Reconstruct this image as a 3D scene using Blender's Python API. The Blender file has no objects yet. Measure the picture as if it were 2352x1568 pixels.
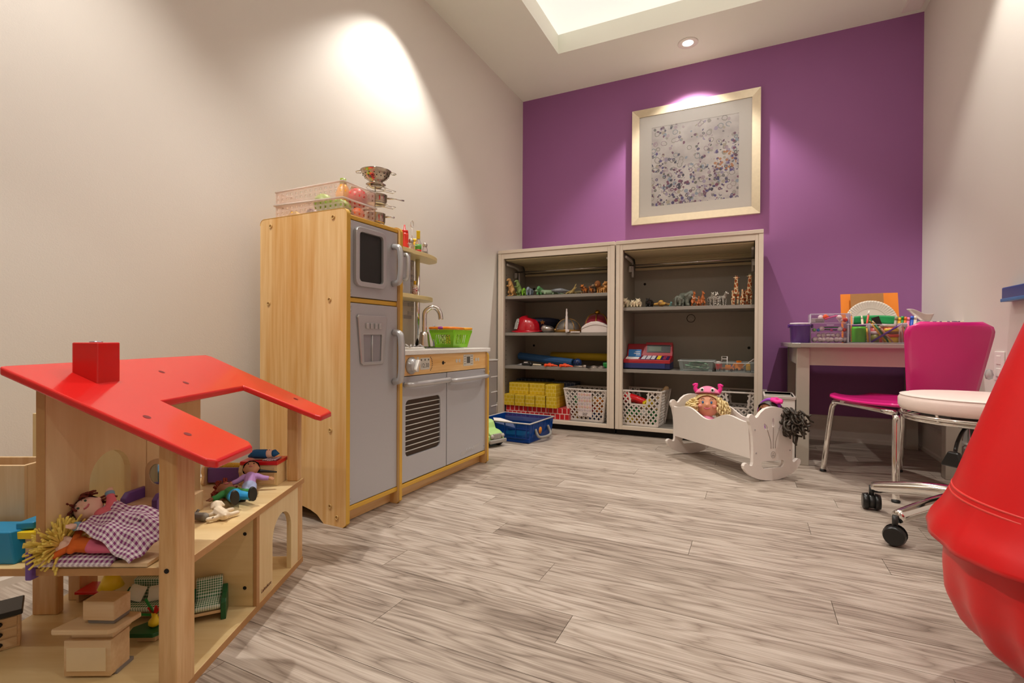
import bpy, math, random
import numpy as np
from math import sin, cos, pi, radians as rad
from mathutils import Matrix, Vector, geometry
SC = bpy.context.scene
COL = SC.collection
random.seed(7)
V = Vector
# ------------------------------------------------------------------ camera
FPX, YAW, PIT, ROL, CAMH = 1136.13, 0.45243411, -0.00513435, 0.00487748, 0.61
_r = V((cos(YAW), sin(YAW), 0)); _f = V((-sin(YAW), cos(YAW), 0)); _u = V((0, 0, 1))
_f, _u = cos(PIT) * _f + sin(PIT) * _u, -sin(PIT) * _f + cos(PIT) * _u
_r, _u = cos(ROL) * _r + sin(ROL) * _u, -sin(ROL) * _r + cos(ROL) * _u
cd = bpy.data.cameras.new('camera'); cam = bpy.data.objects.new('camera', cd); COL.objects.link(cam)
m = Matrix((_r, _u, -_f)).transposed().to_4x4(); m.translation = (0, 0, CAMH)
cam.matrix_world = m
cd.sensor_fit = 'HORIZONTAL'; cd.sensor_width = 36; cd.lens = FPX / 2352 * 36; cd.clip_start = 0.02
SC.camera = cam
# ------------------------------------------------------------------ exposure, world
SC.view_settings.view_transform = 'Standard'; SC.view_settings.look = 'None'
SC.view_settings.gamma = 1.0; SC.view_settings.use_curve_mapping = False
SC.view_settings.exposure = 0.0
w = bpy.data.worlds.new('world'); SC.world = w; w.use_nodes = True
w.node_tree.nodes['Background'].inputs[0].default_value = (1, .95, .88, 1)
w.node_tree.nodes['Background'].inputs[1].default_value = 0.05
# room (metres): camera stands at x=0, y=0
XL, XR, YB, YF, ZC = -1.65, 0.87, 3.573, -1.6, 2.49
DX0, DX1, DZT, YC = -.92, -.05, 2.18, -3.2           # doorway in the wall behind the camera, corridor end
TX0, TX1, TY0, TY1, TZ = -1.165, 0.385, 0.75, 3.072, 2.615
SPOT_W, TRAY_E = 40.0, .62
# x, y, strength, tilt about x, tilt about y
DOWNLIGHTS = [(-.38, 3.31, 2.4, 6, 0), (-1.39, 1.95, 2.0, 0, -8), (-1.20, .42, 2.5, 0, -12), (.62, .40, .5, 0, 0), (-1.40, -.75, .15, 0, 0), (.10, -.75, .8, 45, 0), (.30, -2.25, 2.4, 30, 28), (-1.1, -2.4, 1.0, 0, 0), (.62, 2.2, 1.9, 0, 0)]  # bag, chair, rear-left and rear-centre lamps are unseen fill added for brightness

def ray(u, v): return _r * ((u - 1176) / FPX) + _u * ((784 - v) / FPX) + _f
CP = V((0, 0, CAMH))
def ZP(u, v, z): d = ray(u, v); return CP + d * ((z - CAMH) / d.z)
def YP(u, v, y): d = ray(u, v); return CP + d * (y / d.y)
def XP(u, v, x): d = ray(u, v); return CP + d * (x / d.x)
def pxm(P): return FPX / (V(P) - CP).dot(_f)      # photograph pixels per metre at a point

# ------------------------------------------------------------------ materials
def lin(c):
    if isinstance(c, str): c = tuple(int(c[i:i + 2], 16) for i in (0, 2, 4))
    return tuple(((x / 255) / 12.92 if x / 255 <= .04045 else ((x / 255 + .055) / 1.055) ** 2.4) for x in c[:3]) + (1,)
MATS = {}
def newmat(name):
    mt = bpy.data.materials.new(name); mt.use_nodes = True
    return mt, mt.node_tree.nodes, mt.node_tree.links, mt.node_tree.nodes['Principled BSDF']
def mat(name, c='808080', rough=.5, metal=0, noise=.06, nscale=30, bump=0, bscale=200, coat=0, emit=0, spec=.5, sheen=0):
    if name in MATS: return MATS[name]
    mt, N, L, b = newmat(name); c = lin(c)
    b.inputs['Base Color'].default_value = c
    b.inputs['Roughness'].default_value = rough; b.inputs['Metallic'].default_value = metal
    b.inputs['Specular IOR Level'].default_value = spec
    b.inputs['Coat Weight'].default_value = coat; b.inputs['Coat Roughness'].default_value = .08
    if sheen: b.inputs['Sheen Weight'].default_value = sheen
    tc = N.new('ShaderNodeTexCoord')
    if noise:
        n = N.new('ShaderNodeTexNoise'); n.inputs['Scale'].default_value = nscale; n.inputs['Detail'].default_value = 3
        L.new(tc.outputs['Object'], n.inputs['Vector'])
        mx = N.new('ShaderNodeMix'); mx.data_type = 'RGBA'
        mx.inputs[6].default_value = tuple(min(1, x * (1 - noise)) for x in c[:3]) + (1,)
        mx.inputs[7].default_value = tuple(min(1, x * (1 + noise)) for x in c[:3]) + (1,)
        L.new(n.outputs[0], mx.inputs[0]); L.new(mx.outputs[2], b.inputs['Base Color'])
    if bump:
        n2 = N.new('ShaderNodeTexNoise'); n2.inputs['Scale'].default_value = bscale; n2.inputs['Detail'].default_value = 2
        L.new(tc.outputs['Object'], n2.inputs['Vector'])
        bp = N.new('ShaderNodeBump'); bp.inputs['Strength'].default_value = bump; bp.inputs['Distance'].default_value = .002
        L.new(n2.outputs[0], bp.inputs['Height']); L.new(bp.outputs[0], b.inputs['Normal'])
    if emit:
        b.inputs['Emission Color'].default_value = c; b.inputs['Emission Strength'].default_value = emit
    MATS[name] = mt; return mt
def clear(name, c='e8e8e8', a=.25, rough=.15, ior=1.35):
    """clear or frosted plastic: a share of the light passes straight through"""
    if name in MATS: return MATS[name]
    mt, N, L, b = newmat(name); b.inputs['Base Color'].default_value = lin(c); b.inputs['Roughness'].default_value = rough
    t = N.new('ShaderNodeBsdfTransparent'); t.inputs[0].default_value = tuple(.5 + .5 * x for x in lin(c)[:3]) + (1,)
    mx = N.new('ShaderNodeMixShader'); fr = N.new('ShaderNodeFresnel'); fr.inputs[0].default_value = ior
    ad = N.new('ShaderNodeMath'); ad.operation = 'ADD'; ad.use_clamp = True; ad.inputs[1].default_value = a
    L.new(fr.outputs[0], ad.inputs[0]); L.new(ad.outputs[0], mx.inputs[0])
    L.new(t.outputs[0], mx.inputs[1]); L.new(b.outputs[0], mx.inputs[2])
    L.new(mx.outputs[0], N['Material Output'].inputs[0]); MATS[name] = mt; return mt
def wood(name, c1, c2, axis='z', freq=14, stretch=.06, rough=.38, coat=.15, bands=.5):
    """straight-grained wood, grain runs along the given object axis"""
    if name in MATS: return MATS[name]
    mt, N, L, b = newmat(name); b.inputs['Roughness'].default_value = rough; b.inputs['Coat Weight'].default_value = coat
    tc = N.new('ShaderNodeTexCoord'); mp = N.new('ShaderNodeMapping')
    s = [freq] * 3; s['xyz'.index(axis)] = freq * stretch; mp.inputs['Scale'].default_value = s
    oi = N.new('ShaderNodeObjectInfo'); vm = N.new('ShaderNodeVectorMath'); vm.operation = 'ADD'
    cb = N.new('ShaderNodeCombineXYZ'); mu = N.new('ShaderNodeMath'); mu.operation = 'MULTIPLY'; mu.inputs[1].default_value = 37
    L.new(oi.outputs['Random'], mu.inputs[0])
    for i in range(3): L.new(mu.outputs[0], cb.inputs[i])
    L.new(tc.outputs['Object'], vm.inputs[0]); L.new(cb.outputs[0], vm.inputs[1]); L.new(vm.outputs[0], mp.inputs['Vector'])
    n = N.new('ShaderNodeTexNoise'); n.inputs['Scale'].default_value = 1.3; n.inputs['Detail'].default_value = 5; n.inputs['Distortion'].default_value = .6
    L.new(mp.outputs[0], n.inputs['Vector'])
    n2 = N.new('ShaderNodeTexNoise'); n2.inputs['Scale'].default_value = 9; n2.inputs['Detail'].default_value = 3
    L.new(mp.outputs[0], n2.inputs['Vector'])
    ad = N.new('ShaderNodeMath'); ad.operation = 'MULTIPLY_ADD'; ad.inputs[1].default_value = bands; 
    L.new(n2.outputs[0], ad.inputs[0]); L.new(n.outputs[0], ad.inputs[2])
    rp = N.new('ShaderNodeValToRGB'); rp.color_ramp.elements[0].position = .5; rp.color_ramp.elements[1].position = .98
    rp.color_ramp.elements[0].color = lin(c1); rp.color_ramp.elements[1].color = lin(c2)
    L.new(ad.outputs[0], rp.inputs[0]); L.new(rp.outputs[0], b.inputs['Base Color'])
    MATS[name] = mt; return mt
def nodes_math(N, L, op, a, bv=None, clamp=False):
    q = N.new('ShaderNodeMath'); q.operation = op; q.use_clamp = clamp
    if hasattr(a, 'links'): L.new(a, q.inputs[0])
    else: q.inputs[0].default_value = a
    if bv is not None:
        if hasattr(bv, 'links'): L.new(bv, q.inputs[1])
        else: q.inputs[1].default_value = bv
    return q.outputs[0]
def gingham(name, c, pitch=.008, base='f0e6e8', ax=(0, 1)):
    if name in MATS: return MATS[name]
    mt, N, L, b = newmat(name); b.inputs['Roughness'].default_value = .9
    tc = N.new('ShaderNodeTexCoord'); sp = N.new('ShaderNodeSeparateXYZ'); L.new(tc.outputs['UV'], sp.inputs[0])
    o = []
    for k in ax:
        f = nodes_math(N, L, 'FRACT', nodes_math(N, L, 'MULTIPLY', sp.outputs[k], 1 / pitch))
        o.append(nodes_math(N, L, 'GREATER_THAN', f, .5))
    s = nodes_math(N, L, 'MULTIPLY', nodes_math(N, L, 'ADD', o[0], o[1]), .5)
    mx = N.new('ShaderNodeMix'); mx.data_type = 'RGBA'; mx.inputs[6].default_value = lin(base); mx.inputs[7].default_value = lin(c)
    L.new(s, mx.inputs[0]); L.new(mx.outputs[2], b.inputs['Base Color']); MATS[name] = mt; return mt
def bricks(name, c, line, sx=.034, sz=.026, lw=.06):
    """printed brick pattern on a cardboard block"""
    if name in MATS: return MATS[name]
    mt, N, L, b = newmat(name); b.inputs['Roughness'].default_value = .55
    tc = N.new('ShaderNodeTexCoord'); sp = N.new('ShaderNodeSeparateXYZ'); L.new(tc.outputs['Object'], sp.inputs[0])
    h = nodes_math(N, L, 'ADD', sp.outputs[0], sp.outputs[1])
    cb = N.new('ShaderNodeCombineXYZ'); L.new(h, cb.inputs[0]); L.new(sp.outputs[2], cb.inputs[1])
    br = N.new('ShaderNodeTexBrick'); br.inputs['Scale'].default_value = 1; br.inputs['Brick Width'].default_value = sx
    br.inputs['Row Height'].default_value = sz; br.inputs['Mortar Size'].default_value = lw * sz
    d = lin(c); br.inputs['Color1'].default_value = d; br.inputs['Color2'].default_value = tuple(x * .9 for x in d[:3]) + (1,)
    br.inputs['Mortar'].default_value = lin(line); L.new(cb.outputs[0], br.inputs['Vector'])
    L.new(br.outputs[0], b.inputs['Base Color']); MATS[name] = mt; return mt
def voro(name, c1, c2, scale=60, thr=.35, rough=.5, mode='spots'):
    """two-colour coat: spots (voronoi cells) or stripes (distorted bands)"""
    if name in MATS: return MATS[name]
    mt, N, L, b = newmat(name); b.inputs['Roughness'].default_value = rough
    tc = N.new('ShaderNodeTexCoord')
    if mode == 'spots':
        t = N.new('ShaderNodeTexVoronoi'); t.feature = 'DISTANCE_TO_EDGE'; t.inputs['Scale'].default_value = scale
    else:
        t = N.new('ShaderNodeTexWave'); t.inputs['Scale'].default_value = scale; t.inputs['Distortion'].default_value = 2; t.bands_direction = 'DIAGONAL'
    L.new(tc.outputs['Object'], t.inputs['Vector'])
    o = t.outputs[0] if mode == 'spots' else t.outputs[1]
    g = nodes_math(N, L, 'GREATER_THAN', o, thr)
    mx = N.new('ShaderNodeMix'); mx.data_type = 'RGBA'; mx.inputs[6].default_value = lin(c1); mx.inputs[7].default_value = lin(c2)
    L.new(g, mx.inputs[0]); L.new(mx.outputs[2], b.inputs['Base Color']); MATS[name] = mt; return mt

# ------------------------------------------------------------------ mesh builder
class MB:
    def __init__(s): s.v = []; s.f = []; s.sm = []; s.uv = {}; s.M = Matrix.Identity(4)
    def at(s, loc=(0, 0, 0), rz=0, rx=0, ry=0, sc=1):
        s.M = Matrix.Translation(loc) @ Matrix.Rotation(rz, 4, 'Z') @ Matrix.Rotation(ry, 4, 'Y') @ Matrix.Rotation(rx, 4, 'X') @ Matrix.Scale(sc, 4); return s
    def add(s, vs, fs, smooth=False):
        k = len(s.v); M = s.M
        s.v += [tuple(M @ V(p)) for p in vs]; s.f += [tuple(i + k for i in q) for q in fs]
        s.sm += ([smooth] * len(fs) if isinstance(smooth, bool) else smooth); return k
    def box(s, x0, x1, y0, y1, z0, z1):
        s.add([(x, y, z) for z in (z0, z1) for y in (y0, y1) for x in (x0, x1)],
              [(0, 2, 3, 1), (4, 5, 7, 6), (0, 1, 5, 4), (2, 6, 7, 3), (0, 4, 6, 2), (1, 3, 7, 5)]); return s
    def cbox(s, c, d): return s.box(c[0] - d[0] / 2, c[0] + d[0] / 2, c[1] - d[1] / 2, c[1] + d[1] / 2, c[2] - d[2] / 2, c[2] + d[2] / 2)
    def frus(s, c, w0, d0, w1, d1, h):
        """box with a different top size, standing at c"""
        x, y, z = c
        P = [(x + i * w / 2, y + j * d / 2, zz) for (w, d, zz) in ((w0, d0, z), (w1, d1, z + h)) for j in (-1, 1) for i in (-1, 1)]
        s.add(P, [(0, 2, 3, 1), (4, 5, 7, 6), (0, 1, 5, 4), (2, 6, 7, 3), (0, 4, 6, 2), (1, 3, 7, 5)]); return s
    def cyl(s, p0, p1, r0, r1=None, n=16, caps=True):
        p0, p1 = V(p0), V(p1); r1 = r0 if r1 is None else r1; d = (p1 - p0)
        a = d.orthogonal().normalized(); b = d.normalized().cross(a)
        vs = [p + (a * cos(2 * pi * i / n) + b * sin(2 * pi * i / n)) * r for p, r in ((p0, r0), (p1, r1)) for i in range(n)]
        fs = [(i, (i + 1) % n, n + (i + 1) % n, n + i) for i in range(n)]; sm = [True] * n
        if caps: fs += [tuple(range(n - 1, -1, -1)), tuple(range(n, 2 * n))]; sm += [False, False]
        s.add(vs, fs, sm); return s
    def tube(s, pts, r, n=8, closed=False, res=0):
        P = [V(p) for p in pts]
        if res:
            Q = []; m_ = len(P)
            for i in range(m_ if closed else m_ - 1):
                a = P[i - 1] if (closed or i > 0) else P[i]; b = P[i]; c = P[(i + 1) % m_]
                d = P[(i + 2) % m_] if (closed or i + 2 < m_) else c
                for k in range(res):
                    t = k / res; Q.append(.5 * ((2 * b) + (c - a) * t + (2 * a - 5 * b + 4 * c - d) * t * t + (-a + 3 * b - 3 * c + d) * t ** 3))
            if not closed: Q.append(P[-1])
            P = Q
        m_ = len(P); vs = []; up = None
        for i, p in enumerate(P):
            t = (P[(i + 1) % m_] - P[i - 1]) if closed else (P[min(i + 1, m_ - 1)] - P[max(i - 1, 0)])
            t.normalize()
            if up is None: up = t.orthogonal().normalized()
            up = (up - t * up.dot(t)).normalized(); b = t.cross(up)
            rr = r[i] if isinstance(r, (list, tuple)) and len(r) == m_ else (r if not isinstance(r, (list, tuple)) else r[0] + (r[-1] - r[0]) * i / (m_ - 1))
            vs += [p + (up * cos(2 * pi * k / n) + b * sin(2 * pi * k / n)) * rr for k in range(n)]
        fs = []
        for i in range(m_ if closed else m_ - 1):
            j = (i + 1) % m_
            fs += [(i * n + k, i * n + (k + 1) % n, j * n + (k + 1) % n, j * n + k) for k in range(n)]
        if not closed: fs += [tuple(range(n - 1, -1, -1)), tuple(range((m_ - 1) * n, m_ * n))]
        s.add(vs, fs, True); return s
    def lathe(s, prof, n=24, c=(0, 0, 0), sx=1, sy=1, smooth=True):
        vs = []; fs = []; m_ = len(prof)
        for r, z in prof: vs += [(c[0] + r * sx * cos(2 * pi * k / n), c[1] + r * sy * sin(2 * pi * k / n), c[2] + z) for k in range(n)]
        for i in range(m_ - 1): fs += [(i * n + k, i * n + (k + 1) % n, (i + 1) * n + (k + 1) % n, (i + 1) * n + k) for k in range(n)]
        sm = [smooth] * len(fs)
        if prof[0][0] > 1e-5: fs.append(tuple(range(n - 1, -1, -1))); sm.append(False)
        if prof[-1][0] > 1e-5: fs.append(tuple(range((m_ - 1) * n, m_ * n))); sm.append(False)
        s.add(vs, fs, sm); return s
    def ell(s, c, r, n=16, m_=10):
        if not isinstance(r, (tuple, list)): r = (r, r, r)
        prof = [(max(sin(pi * i / m_), 0), -cos(pi * i / m_)) for i in range(m_ + 1)]; vs = []; fs = []
        for q, z in prof: vs += [(c[0] + r[0] * q * cos(2 * pi * k / n), c[1] + r[1] * q * sin(2 * pi * k / n), c[2] + r[2] * z) for k in range(n)]
        for i in range(m_): fs += [(i * n + k, i * n + (k + 1) % n, (i + 1) * n + (k + 1) % n, (i + 1) * n + k) for k in range(n)]
        s.add(vs, fs, True); return s
    def cap(s, p0, r0, p1, r1, n=10):
        """tapered capsule"""
        p0, p1 = V(p0), V(p1); d = p1 - p0
        if d.length < 1e-6: return s.ell(p0, r0, n, 8)
        t = d.normalized(); a = t.orthogonal().normalized(); b = t.cross(a); vs = []; fs = []; K = 4; rings = []
        for i in range(K + 1): q = pi / 2 * (1 - i / K); rings.append((p0 - t * r0 * sin(q), r0 * cos(q)))
        for i in range(K + 1): q = pi / 2 * i / K; rings.append((p1 + t * r1 * sin(q), r1 * cos(q)))
        for p, r in rings: vs += [p + (a * cos(2 * pi * k / n) + b * sin(2 * pi * k / n)) * r for k in range(n)]
        for i in range(len(rings) - 1): fs += [(i * n + k, i * n + (k + 1) % n, (i + 1) * n + (k + 1) % n, (i + 1) * n + k) for k in range(n)]
        s.add(vs, fs, True); return s
    def prism(s, poly, z0, z1, holes=(), plane='xy'):
        """flat outline (with holes) given a thickness; plane names the two outline axes"""
        mp = {'xy': lambda x, y, z: (x, y, z), 'xz': lambda x, y, z: (x, z, y), 'yz': lambda x, y, z: (z, x, y)}[plane]
        loops = [list(poly)] + [list(h) for h in holes]; flat = [p for l in loops for p in l]; n = len(flat)
        tri = geometry.tessellate_polygon([[V((p[0], p[1], 0)) for p in l] for l in loops])
        vs = [mp(p[0], p[1], z0) for p in flat] + [mp(p[0], p[1], z1) for p in flat]
        def ar(a, b, c): return (flat[b][0] - flat[a][0]) * (flat[c][1] - flat[a][1]) - (flat[b][1] - flat[a][1]) * (flat[c][0] - flat[a][0])
        flip = plane == 'xz'
        fs = []
        for a, b, c in tri:
            if ar(a, b, c) < 0: a, b, c = c, b, a
            f0, f1 = (c, b, a), (a + n, b + n, c + n)
            if flip: f0, f1 = f0[::-1], f1[::-1]
            fs += [f0, f1]
        k = 0
        for li, l in enumerate(loops):
            A = sum(l[i][0] * l[(i + 1) % len(l)][1] - l[(i + 1) % len(l)][0] * l[i][1] for i in range(len(l)))
            ccw = (A > 0) == (li == 0)
            for i in range(len(l)):
                a, b = k + i, k + (i + 1) % len(l); q = (a, b, b + n, a + n)
                if ccw == flip: q = q[::-1]
                fs.append(q)
            k += len(l)
        s.add(vs, fs); return s
    def bar(s, p, q, w, t, nrm):
        """flat strip from p to q, width w, thickness t along nrm"""
        p, q, nrm = V(p), V(q), V(nrm).normalized(); d = (q - p).normalized(); a = d.cross(nrm).normalized() * w / 2; b = nrm * t / 2
        vs = [x + i * a + j * b for x in (p, q) for j in (-1, 1) for i in (-1, 1)]
        s.add(vs, [(0, 2, 3, 1), (4, 5, 7, 6), (0, 1, 5, 4), (2, 6, 7, 3), (0, 4, 6, 2), (1, 3, 7, 5)]); return s
    def sheet(s, fn, nu, nv, smooth=True, uvs=None):
        vs = [fn(i / nu, j / nv) for j in range(nv + 1) for i in range(nu + 1)]
        fs = [(j * (nu + 1) + i, j * (nu + 1) + i + 1, (j + 1) * (nu + 1) + i + 1, (j + 1) * (nu + 1) + i) for j in range(nv) for i in range(nu)]
        k = s.add(vs, fs, smooth)
        if uvs:
            for j in range(nv + 1):
                for i in range(nu + 1): s.uv[k + j * (nu + 1) + i] = (uvs[0] * i / nu, uvs[1] * j / nv)
        return s
    def build(s, name, mt, parent=None, bevel=0, seg=2, remesh=0, solid=0, loc=None, rz=0, sub=0):
        me = bpy.data.meshes.new(name); me.from_pydata(s.v, [], s.f); me.polygons.foreach_set('use_smooth', s.sm)
        if s.uv:
            u = me.uv_layers.new(name='uv')
            for lp in me.loops: u.data[lp.index].uv = s.uv.get(lp.vertex_index, (0, 0))
        me.materials.append(mt); me.update()
        o = bpy.data.objects.new(name, me); COL.objects.link(o); o.parent = parent
        if loc is not None: o.location = loc; o.rotation_euler.z = rz
        if solid:
            q = o.modifiers.new('solid', 'SOLIDIFY'); q.thickness = solid; q.offset = 0
        if remesh:
            q = o.modifiers.new('remesh', 'REMESH'); q.mode = 'VOXEL'; q.voxel_size = remesh; q.use_smooth_shade = True
            q = o.modifiers.new('smooth', 'SMOOTH'); q.factor = .5; q.iterations = 2
        if bevel:
            q = o.modifiers.new('bevel', 'BEVEL'); q.width = bevel; q.segments = seg; q.limit_method = 'ANGLE'; q.angle_limit = rad(40); q.harden_normals = False
        if sub:
            q = o.modifiers.new('sub', 'SUBSURF'); q.levels = sub; q.render_levels = sub
        return o
def tag(o, label, cat, group=None):
    o['label'] = label; o['category'] = cat
    if group: o['group'] = group
    return o
def thing(name, label, cat, loc=(0, 0, 0), rz=0, group=None, rx=0, ry=0):
    o = bpy.data.objects.new(name, None); COL.objects.link(o); o.location = loc; o.rotation_euler = (rx, ry, rz)
    o.empty_display_size = .05
    return tag(o, label, cat, group)
def struct(o): o['kind'] = 'structure'; return o
def dup(root, loc, rz=None, label=None, group=None, sc=1):
    def cp(o, par):
        c = o.copy(); COL.objects.link(c); c.parent = par
        for ch in KIDS(o): cp(ch, c)
        return c
    r = cp(root, None); r.location = loc
    if rz is not None: r.rotation_euler.z = rz
    if sc != 1: r.scale = (sc, sc, sc)
    if label: r['label'] = label
    if group: r['group'] = group
    return r
def KIDS(o): return [c for c in bpy.data.objects if c.parent == o]
def text(s, size, mt, parent, loc, rot, depth=.0004, name='lettering', shear=0):
    cu = bpy.data.curves.new('t', 'FONT'); cu.body = s; cu.size = size; cu.extrude = depth; cu.align_x = 'CENTER'; cu.align_y = 'CENTER'; cu.shear = shear
    t = bpy.data.objects.new('t', cu); COL.objects.link(t); dg = bpy.context.evaluated_depsgraph_get()
    me = bpy.data.meshes.new_from_object(t.evaluated_get(dg)); bpy.data.objects.remove(t)
    me.materials.clear(); me.materials.append(mt)
    o = bpy.data.objects.new(name, me); COL.objects.link(o); o.parent = parent; o.location = loc; o.rotation_euler = rot
    return o
def arc(cx, cy, r, a0, a1, n=8, ry=None):
    ry = r if ry is None else ry
    return [(cx + r * cos(rad(a0 + (a1 - a0) * i / n)), cy + ry * sin(rad(a0 + (a1 - a0) * i / n))) for i in range(n + 1)]
def rrect(x0, x1, y0, y1, r, n=4):
    return arc(x1 - r, y1 - r, r, 0, 90, n) + arc(x0 + r, y1 - r, r, 90, 180, n) + arc(x0 + r, y0 + r, r, 180, 270, n) + arc(x1 - r, y0 + r, r, 270, 360, n)

# common materials
WHITE = mat('white_plastic', 'eee8e2', .35, noise=.02)
WPAINT = mat('white_paint', 'ece6de', .4, noise=.02)
CHROME = mat('chrome', 'e8e6e2', .08, 1, noise=0)
STEEL = mat('brushed_steel', 'c8c0b8', .25, 1, noise=.05)
SILVER = mat('silver_plastic', 'a9a9ad', .3, .55, noise=.03)
BLACK = mat('black_plastic', '161514', .35, noise=.05)
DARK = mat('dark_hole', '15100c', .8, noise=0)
RED = mat('red_paint', 'd8141c', .3, noise=.04, coat=.3)
YEL = mat('yellow_plastic', 'f2cf22', .4, noise=.04)
GRN = mat('green_plastic', '1d8a3c', .4, noise=.04)
BLU = mat('blue_plastic', '1f4fa8', .35, noise=.04)
ORG = mat('orange_plastic', 'f58a1c', .4, noise=.04)
PNK = mat('pink_plastic', 'ee5a9a', .4, noise=.04)
PUR = mat('purple_paint', '6e4a96', .45, noise=.05)
MAPLE = wood('maple', 'e6c9a0', 'd3aa78', 'z', 16)
MAPLEX = wood('maple_x', 'e6c9a0', 'd3aa78', 'x', 16)
MAPLEY = wood('maple_y', 'e6c9a0', 'd3aa78', 'y', 16)
SKIN = mat('doll_skin', 'ecc0a4', .6, noise=.03)
BROWNSKIN = mat('brown_doll_skin', '8f5a3c', .6, noise=.03)
# ================================================================== room
def floor_mat():
    mt, N, L, b = newmat('plank_vinyl'); b.inputs['Roughness'].default_value = .42
    tc = N.new('ShaderNodeTexCoord'); oi = N.new('ShaderNodeObjectInfo'); sp = N.new('ShaderNodeSeparateXYZ'); L.new(tc.outputs['Object'], sp.inputs[0])
    def stretched(sx, sy, off):
        c = N.new('ShaderNodeCombineXYZ')
        L.new(nodes_math(N, L, 'MULTIPLY', sp.outputs[0], sx), c.inputs[0]); L.new(nodes_math(N, L, 'MULTIPLY', sp.outputs[1], sy), c.inputs[1])
        L.new(nodes_math(N, L, 'MULTIPLY', oi.outputs['Random'], off), c.inputs[2]); return c.outputs[0]
    n1 = N.new('ShaderNodeTexNoise'); n1.inputs['Scale'].default_value = 1; n1.inputs['Detail'].default_value = 2; L.new(stretched(2.2, 15, 91), n1.inputs['Vector'])
    wv = nodes_math(N, L, 'FRACT', nodes_math(N, L, 'MULTIPLY', n1.outputs[0], 8.0))         # cathedral rings
    tri = nodes_math(N, L, 'ABSOLUTE', nodes_math(N, L, 'SUBTRACT', wv, .5))
    tri = nodes_math(N, L, 'POWER', nodes_math(N, L, 'MULTIPLY', tri, 2.0), .55)
    n2 = N.new('ShaderNodeTexNoise'); n2.inputs['Scale'].default_value = 1; n2.inputs['Detail'].default_value = 6; n2.inputs['Roughness'].default_value = .65; L.new(stretched(3.5, 230, 53), n2.inputs['Vector'])
    n3 = N.new('ShaderNodeTexNoise'); n3.inputs['Scale'].default_value = 1; n3.inputs['Detail'].default_value = 3; L.new(stretched(.9, 9, 17), n3.inputs['Vector'])
    s = nodes_math(N, L, 'ADD', nodes_math(N, L, 'MULTIPLY', tri, .24), nodes_math(N, L, 'MULTIPLY', n2.outputs[0], .72))
    s = nodes_math(N, L, 'ADD', s, nodes_math(N, L, 'MULTIPLY', n3.outputs[0], .42))
    s = nodes_math(N, L, 'ADD', s, nodes_math(N, L, 'MULTIPLY', oi.outputs['Random'], .12))
    rp = N.new('ShaderNodeValToRGB'); cr = rp.color_ramp; cr.elements[0].position = .46; cr.elements[1].position = 1.0
    cr.elements[0].color = lin('5f5246'); cr.elements[1].color = lin('c6b9ac')
    e1 = cr.elements.new(.62); e1.color = lin('86776a'); e2 = cr.elements.new(.79); e2.color = lin('a8998b')
    L.new(s, rp.inputs[0]); L.new(rp.outputs[0], b.inputs['Base Color'])
    bp = N.new('ShaderNodeBump'); bp.inputs['Strength'].default_value = .12; bp.inputs['Distance'].default_value = .002
    L.new(n2.outputs[0], bp.inputs['Height']); L.new(bp.outputs[0], b.inputs['Normal'])
    return mt
PLANK = floor_mat()
floor = struct(MB().box(XL - .1, XR + .1, YC - .1, YB + .1, -.08, -.006).build('floor', mat('floor_joint', '6a5c50', .7)))
PW, PLEN = .11, 1.22
y = .93 - PW * 38
meshes = {}
ri = 0
while y < YB:
    x = XL - [.05, .62, .30, .95, .46][ri % 5] * 1.0
    if abs(y - .93) < .01: x = -.353 - PLEN * 2
    if abs(y - 2.14) < .01: x = .285 - PLEN * 2
    while x < XR:
        x0, x1, y0, y1 = max(x, XL), min(x + PLEN, XR), max(y, YC), min(y + PW, YB)
        if x1 - x0 > .02 and y1 - y0 > .01:
            g = .0006
            MB().box(x0 + g, x1 - g, y0 + g, y1 - g, -.006, 0).build('plank', PLANK, floor)
        x += PLEN
    y += PW; ri += 1
def wallpaint(name, c):
    return mat(name, c, .6, noise=.015, nscale=4, bump=.12, bscale=350)
GREIGE = wallpaint('greige_wall', 'e0d9d0')
TRIM = mat('trim_paint', 'e2d8cc', .45, noise=.02)
PURPLE = wallpaint('purple_wall', '9c629a')
CEIL = wallpaint('ceiling_paint', 'f0f2e6')
struct(MB().box(XL - .12, XL, YC - .1, YB + .12, 0, 2.75).build('wall_left', GREIGE))
struct(MB().box(XR, XR + .12, YC - .1, YB + .12, 0, 2.75).build('wall_right', GREIGE))
struct(MB().box(XL, XR, YB, YB + .12, 0, 2.75).build('wall_back', PURPLE))
fw_ = MB().box(XL, DX0, YF - .1, YF, 0, 2.75).box(DX1, XR, YF - .1, YF, 0, 2.75).box(DX0, DX1, YF - .1, YF, DZT, 2.75)
struct(fw_.build('wall_front', GREIGE))
struct(MB().box(XL, XR, YC - .1, YC, 0, 2.75).build('wall_corridor', GREIGE))
struct(MB().box(DX0 - .06, DX0, YF - .11, YF + .012, 0, DZT + .06).box(DX1, DX1 + .06, YF - .11, YF + .012, 0, DZT + .06).box(DX0, DX1, YF - .11, YF + .012, DZT, DZT + .06).build('trim_1', TRIM))
c = MB()
c.box(XL, TX0, YC, YB, ZC, 2.75).box(TX1, XR, YC, YB, ZC, 2.75).box(TX0, TX1, TY1, YB, ZC, 2.75).box(TX0, TX1, YC, TY0, ZC, 2.75)
struct(c.build('ceiling', CEIL))
struct(MB().box(TX0, TX1, TY0, TY1, TZ, 2.75).build('ceiling_tray', mat('tray_panel', 'fffaf2', .6, noise=0, emit=TRAY_E)))  # white panel with an added glow so the recess looks bright
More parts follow.
